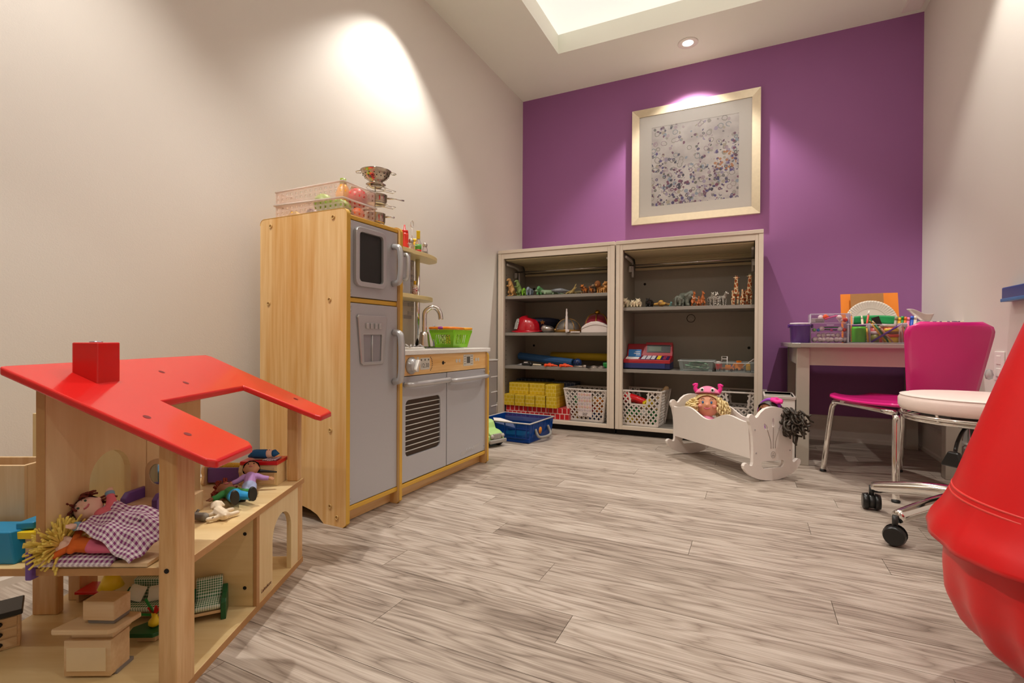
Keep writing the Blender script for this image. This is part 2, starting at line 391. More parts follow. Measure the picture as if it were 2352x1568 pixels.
def baseboard(name, p0, p1, inward):
    """profiled board between two floor points, inward = unit vector into the room"""
    o = MB(); n = V(inward); prof = [(0, 0), (.016, 0), (.016, .018), (.012, .026), (.012, .128), (.009, .138), (.009, .148), (.004, .153), (0, .153)]
    a, b = V(p0), V(p1); k = len(prof)
    vs = [p + n * d + V((0, 0, z)) for p in (a, b) for d, z in prof]
    o.add(vs, [(i, (i + 1) % k, k + (i + 1) % k, k + i) for i in range(k)] + [tuple(range(k)), tuple(range(2 * k - 1, k - 1, -1))])
    return struct(o.build(name, TRIM))
baseboard('baseboard_back', (XL, YB, 0), (XR, YB, 0), (0, -1, 0))
baseboard('baseboard_left', (XL, YF, 0), (XL, YB - .016, 0), (1, 0, 0))
baseboard('baseboard_right', (XR, YF, 0), (XR, YB - .016, 0), (-1, 0, 0))
baseboard('baseboard_front', (DX1 + .06, YF, 0), (XR - .016, YF, 0), (0, 1, 0))
# recessed downlights
LENS = mat('lamp_lens', 'fff4e2', .5, noise=0, emit=9)
for i, (x, y_, k, ax_, ay_) in enumerate(DOWNLIGHTS):
    lab = 'round recessed downlight with white trim' + [' above the framed picture', ' over the play kitchen', ' above the dollhouse', ' added unseen as fill above the red bean bag', ' added as unseen fill, rear left by the wall', ' added as fill behind the camera, centre right', ' in the corridor, right', ' in the corridor, left', ' added unseen as fill over the pink chair'][i]
    t = thing('downlight', lab, 'ceiling light', (x, y_, ZC), 0, 'recessed downlights')
    MB().lathe([(.034, -.002), (.058, -.006), (.062, -.003), (.062, 0), (.034, 0)], 32).build('trim_ring', WPAINT, t)
    MB().lathe([(.033, -.001), (.033, -.0025), (.02, -.004), (0.0001, -.004)], 24).build('lens', LENS, t)
    ld = bpy.data.lights.new('spot', 'SPOT'); ld.energy = SPOT_W * k; ld.spot_size = rad(100); ld.spot_blend = .45
    ld.shadow_soft_size = .022; ld.color = (1, .96, .895)
    lo = bpy.data.objects.new('spot', ld); COL.objects.link(lo); lo.location = (0, 0, -.012); lo.rotation_euler = (rad(ax_), rad(ay_), 0); lo.parent = t
# linear air diffuser at the right corner
t = thing('ceiling_vent', 'white linear slot vent in the ceiling by the right corner', 'vent', (.80, 3.1, ZC))
MB().box(-.045, .045, -.6, .425, -.008, 0).build('frame', WPAINT, t)
MB().box(-.036, .036, -.59, .415, -.011, -.0075).build('blade', WHITE, t)
# outlet with night light, right wall
t = thing('wall_outlet', 'white outlet plate low on the right wall', 'outlet', (XR, 2.565, .455))
MB().box(-.006, 0, -.04, .04, 0, .115).build('plate', WHITE, t, .002)
MB().box(-.0085, -.005, -.018, .018, .016, .05).box(-.0085, -.005, -.018, .018, .065, .099).build('socket', WPAINT, t, .002)
tag(MB().lathe([(.0001, -.02), (.012, -.016), (.017, 0), (.012, .018), (.0001, .024)], 16, (-.02, 0, 0), .8, 1).build('night_light', clear('nl_clear', 'd8dcd8', .3), None, loc=(XR - .0105, 2.575, .478)), 'small clear plug-in night light on the white outlet', 'night light')
# blue wall shelf, right edge of the frame
t = thing('wall_shelf', 'blue plastic ledge fixed to the right wall above the red bag', 'shelf', (XR, 2.475, .757))
MB().box(-.03, 0, -.6, 0, 0, .054).build('ledge', mat('deep_blue', '0e4f94', .3, coat=.3), t, .004)
MB().box(-.034, -.028, -.6, 0, 0, .012).build('lip', mat('mid_blue', '2f78b8', .3), t, .002)
# framed picture
def art_mat():
    mt, N, L, b = newmat('abstract_print'); b.inputs['Roughness'].default_value = .6
    tc = N.new('ShaderNodeTexCoord'); sp = N.new('ShaderNodeSeparateXYZ'); L.new(tc.outputs['Object'], sp.inputs[0])
    nb = N.new('ShaderNodeTexNoise'); nb.inputs['Scale'].default_value = 9; nb.inputs['Detail'].default_value = 5; L.new(tc.outputs['Object'], nb.inputs['Vector'])
    rp = N.new('ShaderNodeValToRGB'); rp.color_ramp.elements[0].color = lin('d8d0d0'); rp.color_ramp.elements[1].color = lin('fffaf8')
    rp.color_ramp.elements[0].position = .3; rp.color_ramp.elements[1].position = .62
    L.new(nb.outputs[0], rp.inputs[0]); cur = rp.outputs[0]
    dn = N.new('ShaderNodeTexNoise'); dn.inputs['Scale'].default_value = 5.5; dn.inputs['Detail'].default_value = 3; L.new(tc.outputs['Object'], dn.inputs['Vector'])
    # more paint low down and towards both sides
    dens = nodes_math(N, L, 'ADD', dn.outputs[0], nodes_math(N, L, 'MULTIPLY', sp.outputs[2], -.55))
    dens = nodes_math(N, L, 'ADD', dens, nodes_math(N, L, 'MULTIPLY', nodes_math(N, L, 'ABSOLUTE', sp.outputs[0]), .45))
    def layer(scale, off, ring, thr, cols, alpha, cur):
        mp = N.new('ShaderNodeMapping'); mp.inputs['Location'].default_value = (off, off * .7, off * 1.3); L.new(tc.outputs['Object'], mp.inputs[0])
        wn = N.new('ShaderNodeTexNoise'); wn.inputs['Scale'].default_value = 30; L.new(mp.outputs[0], wn.inputs['Vector'])
        vm = N.new('ShaderNodeVectorMath'); vm.operation = 'MULTIPLY_ADD'; vm.inputs[1].default_value = (.012,) * 3
        L.new(wn.outputs[1], vm.inputs[0]); L.new(mp.outputs[0], vm.inputs[2])
        v = N.new('ShaderNodeTexVoronoi'); v.voronoi_dimensions = '3D'; v.inputs['Scale'].default_value = scale; L.new(vm.outputs[0], v.inputs['Vector'])
        d = v.outputs['Distance']
        m_ = nodes_math(N, L, 'LESS_THAN', d, ring[1])
        if ring[0] > 0: m_ = nodes_math(N, L, 'MULTIPLY', m_, nodes_math(N, L, 'GREATER_THAN', d, ring[0]))
        sc = N.new('ShaderNodeSeparateColor'); L.new(v.outputs['Color'], sc.inputs[0])
        keep = nodes_math(N, L, 'LESS_THAN', nodes_math(N, L, 'ADD', nodes_math(N, L, 'MULTIPLY', sc.outputs[1], .4), thr), dens)
        m_ = nodes_math(N, L, 'MULTIPLY', nodes_math(N, L, 'MULTIPLY', m_, keep), alpha)
        cr = N.new('ShaderNodeValToRGB'); cr.color_ramp.interpolation = 'CONSTANT'
        while len(cr.color_ramp.elements) < len(cols): cr.color_ramp.elements.new(.5)
        for i, cc in enumerate(cols): cr.color_ramp.elements[i].position = i / len(cols); cr.color_ramp.elements[i].color = lin(cc)
        L.new(sc.outputs[0], cr.inputs[0])
        mx = N.new('ShaderNodeMix'); mx.data_type = 'RGBA'; L.new(m_, mx.inputs[0]); L.new(cur, mx.inputs[6]); L.new(cr.outputs[0], mx.inputs[7]); return mx.outputs[2]
    cur = layer(21, 0, (.28, .38), .02, ['a79f98', 'b9b2aa', '9aa5b0', 'c3a9b8'], .8, cur)
    cur = layer(28, 3, (0, .36), .20, ['b9a9cc', 'd8c6d0', 'c9bfa8', '9fb4cc', 'c8b0c0'], .8, cur)
    cur = layer(33, 7, (.20, .38), .33, ['5b4a86', '857f86', '7a3d68', '6a6a62', '44406a'], .9, cur)
    cur = layer(38, 11, (0, .42), .44, ['46307a', '6a2a5c', '5a4a9a', '2f2a4a', '8c3a6a', '6c58a8'], .95, cur)
    # an orange patch towards the right
    ds = N.new('ShaderNodeVectorMath'); ds.operation = 'DISTANCE'; ds.inputs[1].default_value = (.2, 0, -.02); L.new(tc.outputs['Object'], ds.inputs[0])
    v = N.new('ShaderNodeTexVoronoi'); v.inputs['Scale'].default_value = 46; L.new(tc.outputs['Object'], v.inputs['Vector'])
    g = nodes_math(N, L, 'MULTIPLY', nodes_math(N, L, 'LESS_THAN', v.outputs[0], .40), nodes_math(N, L, 'LESS_THAN', nodes_math(N, L, 'ADD', ds.outputs[1], nodes_math(N, L, 'MULTIPLY', dn.outputs[0], .1)), .125))
    mx = N.new('ShaderNodeMix'); mx.data_type = 'RGBA'; L.new(nodes_math(N, L, 'MULTIPLY', g, .85), mx.inputs[0]); L.new(cur, mx.inputs[6]); mx.inputs[7].default_value = lin('d98a3c')
    L.new(mx.outputs[2], b.inputs['Base Color']); return mt
t = thing('framed_picture', 'abstract purple and grey painting in a wide champagne frame on the purple wall', 'picture', (-.3705, YB, 1.424))
W2, HH, FW = .4095, .806, .05
FR = mat('champagne_frame', 'd8c8ac', .3, .55, noise=.08, nscale=60)
def rail(a, b, ia, ib):
    o = MB(); o.add([(a[0], -.002, a[1]), (b[0], -.002, b[1]), (a[0], -.03, a[1]), (b[0], -.03, b[1]), (ia[0], -.022, ia[1]), (ib[0], -.022, ib[1]), (ia[0], -.002, ia[1]), (ib[0], -.002, ib[1])],
          [(0, 1, 3, 2), (2, 3, 5, 4), (4, 5, 7, 6), (6, 7, 1, 0), (0, 2, 4, 6), (1, 7, 5, 3)]); o.build('frame_rail', FR, t)
oc = [(-W2, 0), (W2, 0), (W2, HH), (-W2, HH)]; ic = [(-W2 + FW, FW), (W2 - FW, FW), (W2 - FW, HH - FW), (-W2 + FW, HH - FW)]
for i in range(4): rail(oc[i], oc[(i + 1) % 4], ic[i], ic[(i + 1) % 4])
ax0, ax1, az0, az1 = -.2745, .282, .12, .672
MB().prism([(-W2 + FW, FW), (W2 - FW, FW), (W2 - FW, HH - FW), (-W2 + FW, HH - FW)], -.014, -.010, [[(ax0, az0), (ax1, az0), (ax1, az1), (ax0, az1)]], 'xz').build('mat_board', mat('mat_board', 'fffaf4', .8, noise=.01), t)
o = MB().cbox((0, 0, 0), (ax1 - ax0 + .02, .003, az1 - az0 + .02)).build('print', art_mat(), t); o.location = ((ax0 + ax1) / 2, -.0075, (az0 + az1) / 2)
MB().box(-W2 + FW - .004, W2 - FW + .004, -.0195, -.0175, FW - .004, HH - FW + .004).build('glass', clear('picture_glass', 'ffffff', .0, .02), t)

# ================================================================== storage cabinets
CREAM = mat('cabinet_cream', 'dccdbb', .45, noise=.02)
CGREY = mat('cabinet_grey', 'a39b8d', .5, noise=.03)
CSHELF = mat('cabinet_shelf', '8c857c', .5, noise=.03)
TAMB = mat('tambour_grey', 'c4b48e', .5, noise=.05)
CABY0, CABY1 = 3.13, 3.556
def cabinet(x0, x1, ox0, ox1, shelves, label):
    t = thing('storage_cabinet', label, 'cabinet', (0, 0, 0), 0, 'open storage cabinets')
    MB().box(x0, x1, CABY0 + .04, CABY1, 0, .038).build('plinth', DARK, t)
    MB().box(x0 + .002, ox0 - .012, CABY0 + .02, CABY1, .04, 1.214).build('side_panel', CGREY, t)
    MB().box(ox1 + .012, x1 - .002, CABY0 + .02, CABY1, .04, 1.214).build('side_panel', CGREY, t)
    bp = MB().box(x0 + .02, x1 - .02, CABY1 - .012, CABY1, .04, 1.214).build('back_panel', CGREY, t)
    MB().box(x0, x1, CABY0 - .004, CABY1, 1.214, 1.236).build('top_panel', CREAM, t, .002)
    MB().box(x0, ox0 - .018, CABY0, CABY0 + .02, .038, 1.2135).build('stile', CREAM, t, .002)
    MB().box(ox1 + .018, x1, CABY0, CABY0 + .02, .038, 1.2135).build('stile', CREAM, t, .002)
    MB().box(ox0 - .018, ox0, CABY0 + .003, CABY0 + .03, .038, 1.2135).build('track', CREAM, t, .0015)
    MB().box(ox1, ox1 + .018, CABY0 + .003, CABY0 + .03, .038, 1.2135).build('track', CREAM, t, .0015)
    MB().box(ox0, ox1, CABY0 + .003, CABY0 + .022, 1.177, 1.2135).build('header', CREAM, t, .0015)
    MB().box(ox0 - .012, ox1 + .012, CABY0 + .03, CABY1 - .012, .04, .062).build('bottom_panel', CSHELF, t)
    MB().box(ox0, ox1, CABY0 + .004, CABY0 + .03, .038, .062).build('bottom_rail', CREAM, t, .002)
    for z in shelves: MB().box(ox0 - .011, ox1 + .011, CABY0 + .035, CABY1 - .013, z - .021, z).build('shelf', CSHELF, t, .0015)
    # shutter slats wound back under the top
    ys = CABY0 + .026
    for k in range(16):
        yy = ys + k * .0185
        MB().box(ox0 + .004, ox1 - .004, yy, yy + .0165, 1.166, 1.176).build('slat', TAMB, t, .004)
    for k in range(6):
        a = k / 5 * 1.45
        yy = ys + 16 * .0185 + .05 * sin(a) - .004; zz = 1.171 - .06 * (1 - cos(a)) - (.0 if k < 5 else .01)
        MB().at((0, yy, zz), 0, -a).box(ox0 + .004, ox1 - .004, 0, .0172, -.005, .005).build('slat', TAMB, t, .0025)
    LG = mat('light_grey_metal', 'b4aca4', .4, .2, noise=.02)
    MB().cyl((ox0 + .002, CABY0 + .2, 1.105), (ox1 - .002, CABY0 + .2, 1.105), .006, n=10).build('rod', STEEL, t)
    for sx, xx in ((1, ox0 + .002), (-1, ox1 - .002)):
        pts = [(xx + sx * .008, CABY0 + .04, 1.14), (xx + sx * .008, CABY0 + .19, 1.135), (xx + sx * .008, CABY0 + .235, 1.115), (xx + sx * .008, CABY0 + .245, 1.03)]
        MB().tube(pts, .009, 8, res=4).build('guide_rail', LG, t)
        MB().box(xx - .004 if sx > 0 else xx - .014, xx + .014 if sx > 0 else xx + .004, CABY0 + .185, CABY0 + .2, 1.06, 1.1).build('hook', LG, t, .002)
    h = MB()
    for z in [.11 + .032 * k for k in range(31)]:
        if all(abs(z - s + .01) > .025 for s in shelves): h.cyl((ox0 - .0125, CABY0 + .07, z), (ox0 - .0105, CABY0 + .07, z), .0025, n=6)
    for z in (1.0, .56):
        for x in (ox0 + .06, ox1 - .03): h.cyl((x, CABY1 - .014, z), (x, CABY1 - .011, z), .009, n=10)
    o = h.build('peg_holes', DARK, t); o['kind'] = 'stuff'
    return t
tL = cabinet(-1.635, -.795, -1.592, -.842, [.915, .655, .42], 'left cream and grey open storage cabinet holding dinosaurs, hats and yellow blocks')
tR = cabinet(-.787, .053, -.744, .010, [.815, .42], 'right cream and grey open storage cabinet holding giraffes and a toy cash register')
# cable grommet on the right back panel
g = YP(1587, 731, CABY1 - .014)
o = MB().at(g).tube([(.026 * cos(a), 0, .026 * sin(a)) for a in [2 * pi * k / 24 for k in range(24)]], .0018, 6, True).build('grommet', DARK, tR)
MB().at(g).bar((-.014, -.002, -.012), (0, -.002, .002), .006, .002, (0, 1, 0)).bar((.014, -.002, -.012), (0, -.002, .002), .006, .002, (0, 1, 0)).build('key_mark', mat('light_grey_metal'), tR)
# ================================================================== play kitchen
KW = wood('kitchen_wood', 'f8d8a0', 'd9a054', 'z', 9, .05, .4, .25, .55)
KWY = wood('kitchen_wood_y', 'f8d8a0', 'd9a054', 'y', 9, .05, .4, .25, .55)
EDGE = mat('edge_band', 'd6a63c', .4, noise=.04)
KDOOR = mat('silver_door', 'b8b7ba', .36, .2, noise=.03, nscale=300)
KHAND = mat('silver_handle', 'bdbcbc', .28, .4, noise=.02)
FXK = -1.175                                   # front plane; length runs along +Y
k = thing('play_kitchen', 'wooden toy kitchen with silver fridge, oven, sink and white counter by the left wall', 'play kitchen', (FXK, 1.19, 0))
def side(y0, y1, h, name='side_panel', notch=True):
    d = .40
    pts = [(-d, 0)] + ([(-d + .05, 0)] + [(-d + .07 + .24 * i / 8, .045 * sin(pi * i / 8) ** .6) for i in range(9)] if notch else []) + [(-.006, 0), (.008, .012)]
    pts += arc(-.012, h - .02, .02, 0, 90, 6) + arc(-d + .02, h - .02, .02, 90, 180, 6)
    o = MB().prism(pts, y0 + .0008, y1 - .0008, (), 'xz').build(name, KW, k)
    e = MB(); P = pts[pts.index((-.006, 0)) if notch or True else 0:]
    for a, b in zip(P[:-1], P[1:]):
        ea, eb = V((a[0], 0, a[1])), V((b[0], 0, b[1])); n = V((eb.z - ea.z, 0, ea.x - eb.x)).normalized() * .0012
        e.add([(*(ea)[:1], y0, ea.z), (eb.x, y0, eb.z), (eb.x + n.x, y0, eb.z + n.z), (ea.x + n.x, y0, ea.z + n.z), (ea.x, y1, ea.z), (eb.x, y1, eb.z), (eb.x + n.x, y1, eb.z + n.z), (ea.x + n.x, y1, ea.z + n.z)],
              [(0, 1, 2, 3), (7, 6, 5, 4), (3, 2, 6, 7), (0, 4, 5, 1)])
    e.build('edge_strip', EDGE, o); return o
s0 = side(0, .016, 1.027); s1 = side(.266, .281, 1.018, notch=False); s2 = side(.936, .951, .546)
sc = MB()
for x, z in ((-.345, 1.0), (-.05, 1.002), (-.355, .73), (-.065, .735), (-.06, .31), (-.06, .062), (-.03, .03)):
    sc.at((x, -.0012, z)).tube([(.006 * cos(a), 0, .006 * sin(a)) for a in [2 * pi * i / 10 for i in range(10)]], .0016, 6, True)
o = sc.build('screw_ring', mat('pale_screw', 'd8b87a', .4, .3), k)
MB().box(-.39, .0, .016, .266, .998, 1.012).build('top_panel', EDGE, k, .003)
MB().box(-.39, -.006, .016, .266, .728, .744).build('middle_rail', EDGE, k, .003)
MB().box(-.39, -.001, .016, .936, .046, .062).build('bottom_rail', EDGE, k, .003)
MB().box(-.05, -.035, .016, .936, .002, .046).build('toe_kick', KWY, k)
MB().box(-.398, -.388, .016, .266, .03, 1.0).box(-.398, -.388, .281, .936, .03, .546).build('back_board', KW, k)
def arch_handle(p0, p1, out, r=.0085, up=(0, 0, 1)):
    """bowed bar handle between two points on a door"""
    p0, p1 = V(p0), V(p1); n = V((1, 0, 0)); o = MB()
    P = [p0, p0 + n * out * .8 + (p1 - p0) * .03, p0 + n * out + (p1 - p0) * .12]
    P += [p0 + n * (out + .004 * sin(pi * t)) + (p1 - p0) * t for t in (.3, .5, .7)]
    P += [p1 + n * out - (p1 - p0) * .12, p1 + n * out * .8 - (p1 - p0) * .03, p1]
    return o.tube(P, r, 10, res=3)
def door(name, y0, y1, z0, z1, holes=()):
    return MB().prism([(y0, z0), (y1, z0), (y1, z1), (y0, z1)], -.014, -.002, holes, 'yz').build(name, KDOOR, k, .002)
def bolts(par, pts):
    b = MB()
    for y, z in pts: b.ell((-.001, y, z), (.002, .005, .005), 8, 6)
    b.build('rivet', KHAND, par)
# freezer door with chalkboard window
dfz = door('freezer_door', .018, .264, .746, .996)
bolts(dfz, ((.027, .985), (.027, .97), (.027, .768), (.027, .755)))
out = rrect(.04, .188, .782, .978, .022); inn = rrect(.056, .172, .798, .962, .012)
MB().prism(out, -.002, .012, [inn], 'yz').build('window_frame', KHAND, dfz, .004)
MB().prism(rrect(.054, .174, .796, .964, .012), -.002, .002, (), 'yz').build('black_window', mat('blackboard', '1f1e1c', .55), dfz)
arch_handle((0, .238, .942), (0, .238, .808), .03, .011).build('handle', KHAND, dfz)
# refrigerator door with water dispenser
dfr = door('refrigerator_door', .018, .264, .064, .726)
bolts(dfr, ((.027, .716), (.027, .700), (.027, .09), (.027, .078)))
MB().prism([(.052, .68), (.056, .676), (.072, .526), (.08, .52), (.178, .52), (.184, .526), (.2, .676), (.204, .68), (.198, .688), (.058, .688)], -.002, .006,
           [[(.086, .53), (.17, .53), (.174, .622), (.082, .622)]], 'yz').build('dispenser_plate', KHAND, dfr, .003)
MB().box(-.0015, -.0005, .08, .176, .528, .624).build('dispenser_recess', SILVER, dfr)
MB().cyl((.001, .127, .53), (.001, .127, .62), .003, n=8).build('dispenser_spout', KHAND, dfr)
b = MB()
for y in (.096, .116, .138, .158): b.cbox((.008, y, .652), (.01, .014, .02))
b.build('dispenser_button', KHAND, dfr, .003)
arch_handle((0, .243, .632), (0, .243, .452), .032, .0125).build('handle', KHAND, dfr)
# oven door, see-through window with rack bars in front of a dark oven
wo = rrect(.315, .547, .160, .375, .02)
dov = door('oven_door', .284, .592, .066, .465, [wo])
bolts(dov, ((.29, .452), (.29, .09), (.29, .078)))
MB().prism(rrect(.311, .551, .156, .379, .02), -.012, -.009, (), 'yz').build('oven_window', clear('smoke_pane', '9a8c80', .02, .08), dov)
for i in range(10):
    z = .180 + i * .0195
    MB().cyl((-.006, .313, z), (-.006, .549, z), .0019, n=6).build('rack_bar', mat('rack_grey', 'd8d4cc', .35), dov)
arch_handle((0, .306, .436), (0, .588, .436), .026, .0105).build('handle', KHAND, dov)
MB().box(-.36, -.355, .284, .60, .064, .46).box(-.36, -.02, .284, .60, .062, .066).box(-.36, -.02, .596, .6, .064, .46).build('oven_interior', mat('oven_dark', 'd0bca4', .6), k)
# dishwasher door
ddw = door('dishwasher_door', .597, .934, .066, .465)
bolts(ddw, ((.924, .455), (.924, .437), (.924, .09), (.924, .078)))
arch_handle((0, .612, .430), (0, .922, .430), .026, .0095).build('handle', KHAND, ddw)
lg = mat('logo_grey', 'd2d1d2', .4)
MB().prism([(.70, .085), (.715, .098), (.87, .112), (.885, .125), (.87, .098), (.72, .084)], -.002, -.0012, (), 'yz').build('ribbon_mark', KHAND, ddw)
text('KidKraft', .022, lg, ddw, (-.0006, .79, .1), (pi / 2, 0, pi / 2), .0003)
# control panel
cp = MB().box(-.014, -.002, .281, .936, .468, .546).build('control_panel', KWY, k)
DEC = mat('decal_grey', 'c9c4b8', .5); INK = mat('decal_ink', '5a564e', .6)
MB().prism(rrect(.404, .468, .486, .533, .006), -.002, -.0012, (), 'yz').build('clock_display', DEC, cp)
text('12:30', .024, INK, cp, (-.0010, .436, .502), (pi / 2, 0, pi / 2), .0002)
b = MB()
for y in (.412, .436, .460): b.cyl((-.0013, y, .525), (-.001, y, .525), .004, n=10)
b.build('clock_icons', INK, cp)
for nm, y0 in (('left_scale', .318), ('right_scale', .486)):
    b = MB(); 
    for i in range(9):
        a = rad(-50 + i * 12.5)
        b.cbox((-.0013, y0 + .03 + (.034 * cos(a) - .034) * (-1 if nm == 'left_scale' else 1) - .03, .508 + .034 * sin(a)), (.0015, .004, .003))
    b.build('dial_marks', INK, cp)
b = MB()
for y, z in ((.389, .53), (.389, .487), (.672, .512), (.695, .512), (.842, .512), (.864, .512)): b.lathe([(.009, 0), (.009, .001), (.0001, .001)], 12, (0, 0, 0)) if False else b.cyl((-.002, y, z), (-.001, y, z), .0085, n=14)
b.build('decal_buttons', DEC, cp)
MB().prism(rrect(.728, .816, .486, .538, .004), -.002, -.0012, (), 'yz').build('dishwasher_display', DEC, cp)
b = MB().box(-.0013, -.0008, .758, .786, .498, .528)
for y in (.738, .748, .796, .806):
    for z in (.496, .507, .518, .529): b.cbox((-.001, y, z), (.0006, .004, .004))
b.build('display_icons', INK, cp)
b = MB(); b.cyl((-.003, .565, .508), (-.001, .565, .508), .008, n=12).cyl((-.003, .578, .508), (-.001, .578, .508), .003, n=8)
b.build('knob_hole', DARK, cp)
kn = MB().at((-.002, .345, .506), 0, 0, pi / 2).lathe([(.032, 0), (.033, .006), (.027, .010), (.025, .02), (.022, .024), (.0001, .025)], 28).build('knob', KHAND, cp)
MB().at((.022, .345, .506), 0, rad(-28)).cbox((.006, 0, 0), (.016, .014, .048)).build('knob_grip', mat('knob_light', 'e2ddd6', .3, .2), kn, .004)
# counter, burners, sink
CTR = mat('speckled_counter', 'ece6e0', .3, noise=.25, nscale=260)
def hole(cx, cy, r, n=24): return [(cx + r * cos(2 * pi * i / n), cy + r * sin(2 * pi * i / n)) for i in range(n)]
sink_h = rrect(-.30, -.075, .60, .86, .05)
ct = MB().prism([(-.40, .282), (.008, .282), (.008, .968), (-.40, .968)], .547, .565, [sink_h], 'xy').build('countertop', CTR, k, .002)
MB().prism(rrect(-.312, -.063, .588, .872, .055), .565, .568, [rrect(-.297, -.078, .603, .857, .045)], 'xy').build('sink_rim', KHAND, ct, .001)
b = MB(); P0 = rrect(-.298, -.077, .602, .858, .048); P1 = rrect(-.285, -.09, .615, .845, .04); n = len(P0)
b.add([(x, y, .566) for x, y in P0] + [(x, y, .505) for x, y in P1], [(i, (i + 1) % n, n + (i + 1) % n, n + i) for i in range(n)] + [tuple(range(n, 2 * n))], False)
b.build('sink_bowl', SILVER, ct)
for cx, cy in ((-.11, .37), (-.28, .37), (-.11, .50), (-.28, .5)):
    q = MB().lathe([(.05, 0), (.05, .006), (.042, .009), (.03, .006), (.0001, .006)], 24, (cx, cy, .565)).build('burner', mat('burner_white', 'dcd8d2', .35), ct)
    b = MB()
    for a in range(4):
        an = a * pi / 2 + .4; b.tube([(cx + .012 * cos(an), cy + .012 * sin(an), .572), (cx + .03 * cos(an), cy + .03 * sin(an), .584), (cx + .046 * cos(an), cy + .046 * sin(an), .574)], .0035, 6)
    b.build('burner_grate', KHAND, q)
# faucet
fa = MB().cbox((-.215, .755 - .03, .5695), (.05, .11, .006)).lathe([(.03, .568), (.029, .574), (.022, .625), (.018, .640), (.0001, .642)], 20, (-.215, .725, 0)).build('faucet_base', STEEL, k)
MB().tube([(-.215, .725, .635), (-.215, .725, .70), (-.212, .728, .735), (-.19, .742, .757), (-.168, .757, .752), (-.155, .766, .728), (-.152, .768, .70)], .0115, 12, res=5).build('spout', CHROME, fa)
MB().ell((-.195, .775, .645), (.007, .009, .032)).cyl((-.195, .775, .57), (-.195, .775, .62), .005, n=8).build('faucet_lever', SILVER, fa)
# backsplash with printed-look tiles, shelves, microwave, post
bs = MB().box(-.388, -.378, .281, .86, .565, 1.02).build('backsplash', mat('backsplash_board', 'cfc4b6', .5), k)
TL = [mat('tile_pale', 'c9c1ba', .4), mat('tile_grey', 'a59e9a', .4), mat('tile_mid', 'b7afa9', .4)]
tm = {}
for r_ in range(15):
    z = .707 + r_ * .0206; y = .283 + (.0 if r_ % 2 else -.028); ci = r_
    while y < .858:
        wd = .056 if (ci * 7 + r_) % 3 else .082; a, b_ = max(y, .283), min(y + wd, .858)
        if b_ - a > .01: MB().box(-.378, -.3765, a + .0012, b_ - .0012, z + .0014, z + .0192).build('tile', TL[(ci * 5 + r_ * 2) % 3], bs)
        y += wd; ci += 1
SHW = mat('shelf_birch', 'e6d39a', .4, noise=.04)
def kshelf(z, y1, xf):
    pts = [(-.388, .281), (xf, .281), (xf, .668), (xf - .012, .668)] + [(xf - .012 - .0, .668 + .02)] + [(-.376 + (xf - .012 + .376) * cos(a), .74 + (y1 - .74) * sin(a)) for a in [pi / 2 * i / 10 for i in range(11)]] + [(-.388, y1)]
    return MB().prism(pts, z - .018, z, (), 'xy').build('shelf', SHW, k, .004)
kshelf(1.023, 1.0, -.235); kshelf(.815, .955, -.235)
MB().cyl((-.335, .832, .565), (-.335, .832, 1.006), .0115, n=16).build('post', CHROME, k)
MB().cyl((-.335, .832, .562), (-.335, .832, .57), .026, n=16).build('post_foot', DARK, k)
mw = MB().box(-.372, -.25, .283, .665, .817, 1.003).build('microwave', KDOOR, k, .002)
MB().prism(rrect(.33, .56, .865, .985, .015), -.25, -.242, [rrect(.345, .545, .88, .97, .01)], 'yz').build('microwave_window_frame', KHAND, mw, .003)
MB().prism(rrect(.343, .547, .878, .972, .01), -.2505, -.248, (), 'yz').build('microwave_window', MATS['blackboard'], mw)
MB().at((-.25, 0, 0)).tube([(0, .60, .985), (.028, .60, .985), (.034, .60, .975), (.034, .60, .885), (.028, .60, .875), (0, .60, .875)], .009, 10).tube([(.0, .57, .985), (.0, .60, .985)], .006).build('microwave_handle', KHAND, mw)
b = MB()
for y in (.52, .60, .44): b.cyl((-.25, y, .843), (-.2485, y, .843), .0155, n=16)
b.build('microwave_button', DEC, mw)
MB().cyl((-.376, .47, .752), (-.33, .47, .752), .008, .008, n=10).ell((-.328, .47, .752), .012, 10, 8).build('peg', mat('dark_peg', '4a3a2c', .4), k)

# ================================================================== grey craft table
GT = mat('table_grey', 'b2aa9c', .42, noise=.03); GTT = mat('table_grey_top', '9c958a', .3, noise=.03, coat=.3)
t = thing('craft_table', 'grey wooden craft table standing in the right corner against the purple wall', 'table', (.16, 2.76, 0))
TW, TD = .70, .79
MB().prism([(.05, 0), (TW, 0), (TW, TD), (0, TD), (0, .05), (.012, .02)], .575, .597, (), 'xy').build('tabletop', GTT, t, .003)
for x, y in ((.036, .03), (TW - .092, .03), (.036, TD - .085), (TW - .08, TD - .085)): MB().box(x, x + .055, y, y + .055, 0, .575).build('leg', GT, t, .003)
MB().box(.091, TW - .092, .036, .054, .49, .575).build('front_apron', GT, t)
MB().box(.091, TW - .08, TD - .05, TD - .032, .49, .575).build('back_apron', GT, t)
MB().box(.042, .06, .085, TD - .085, .49, .575).build('side_apron', GT, t)
MB().box(TW - .07, TW - .052, .085, TD - .085, .49, .575).build('side_apron', GT, t)

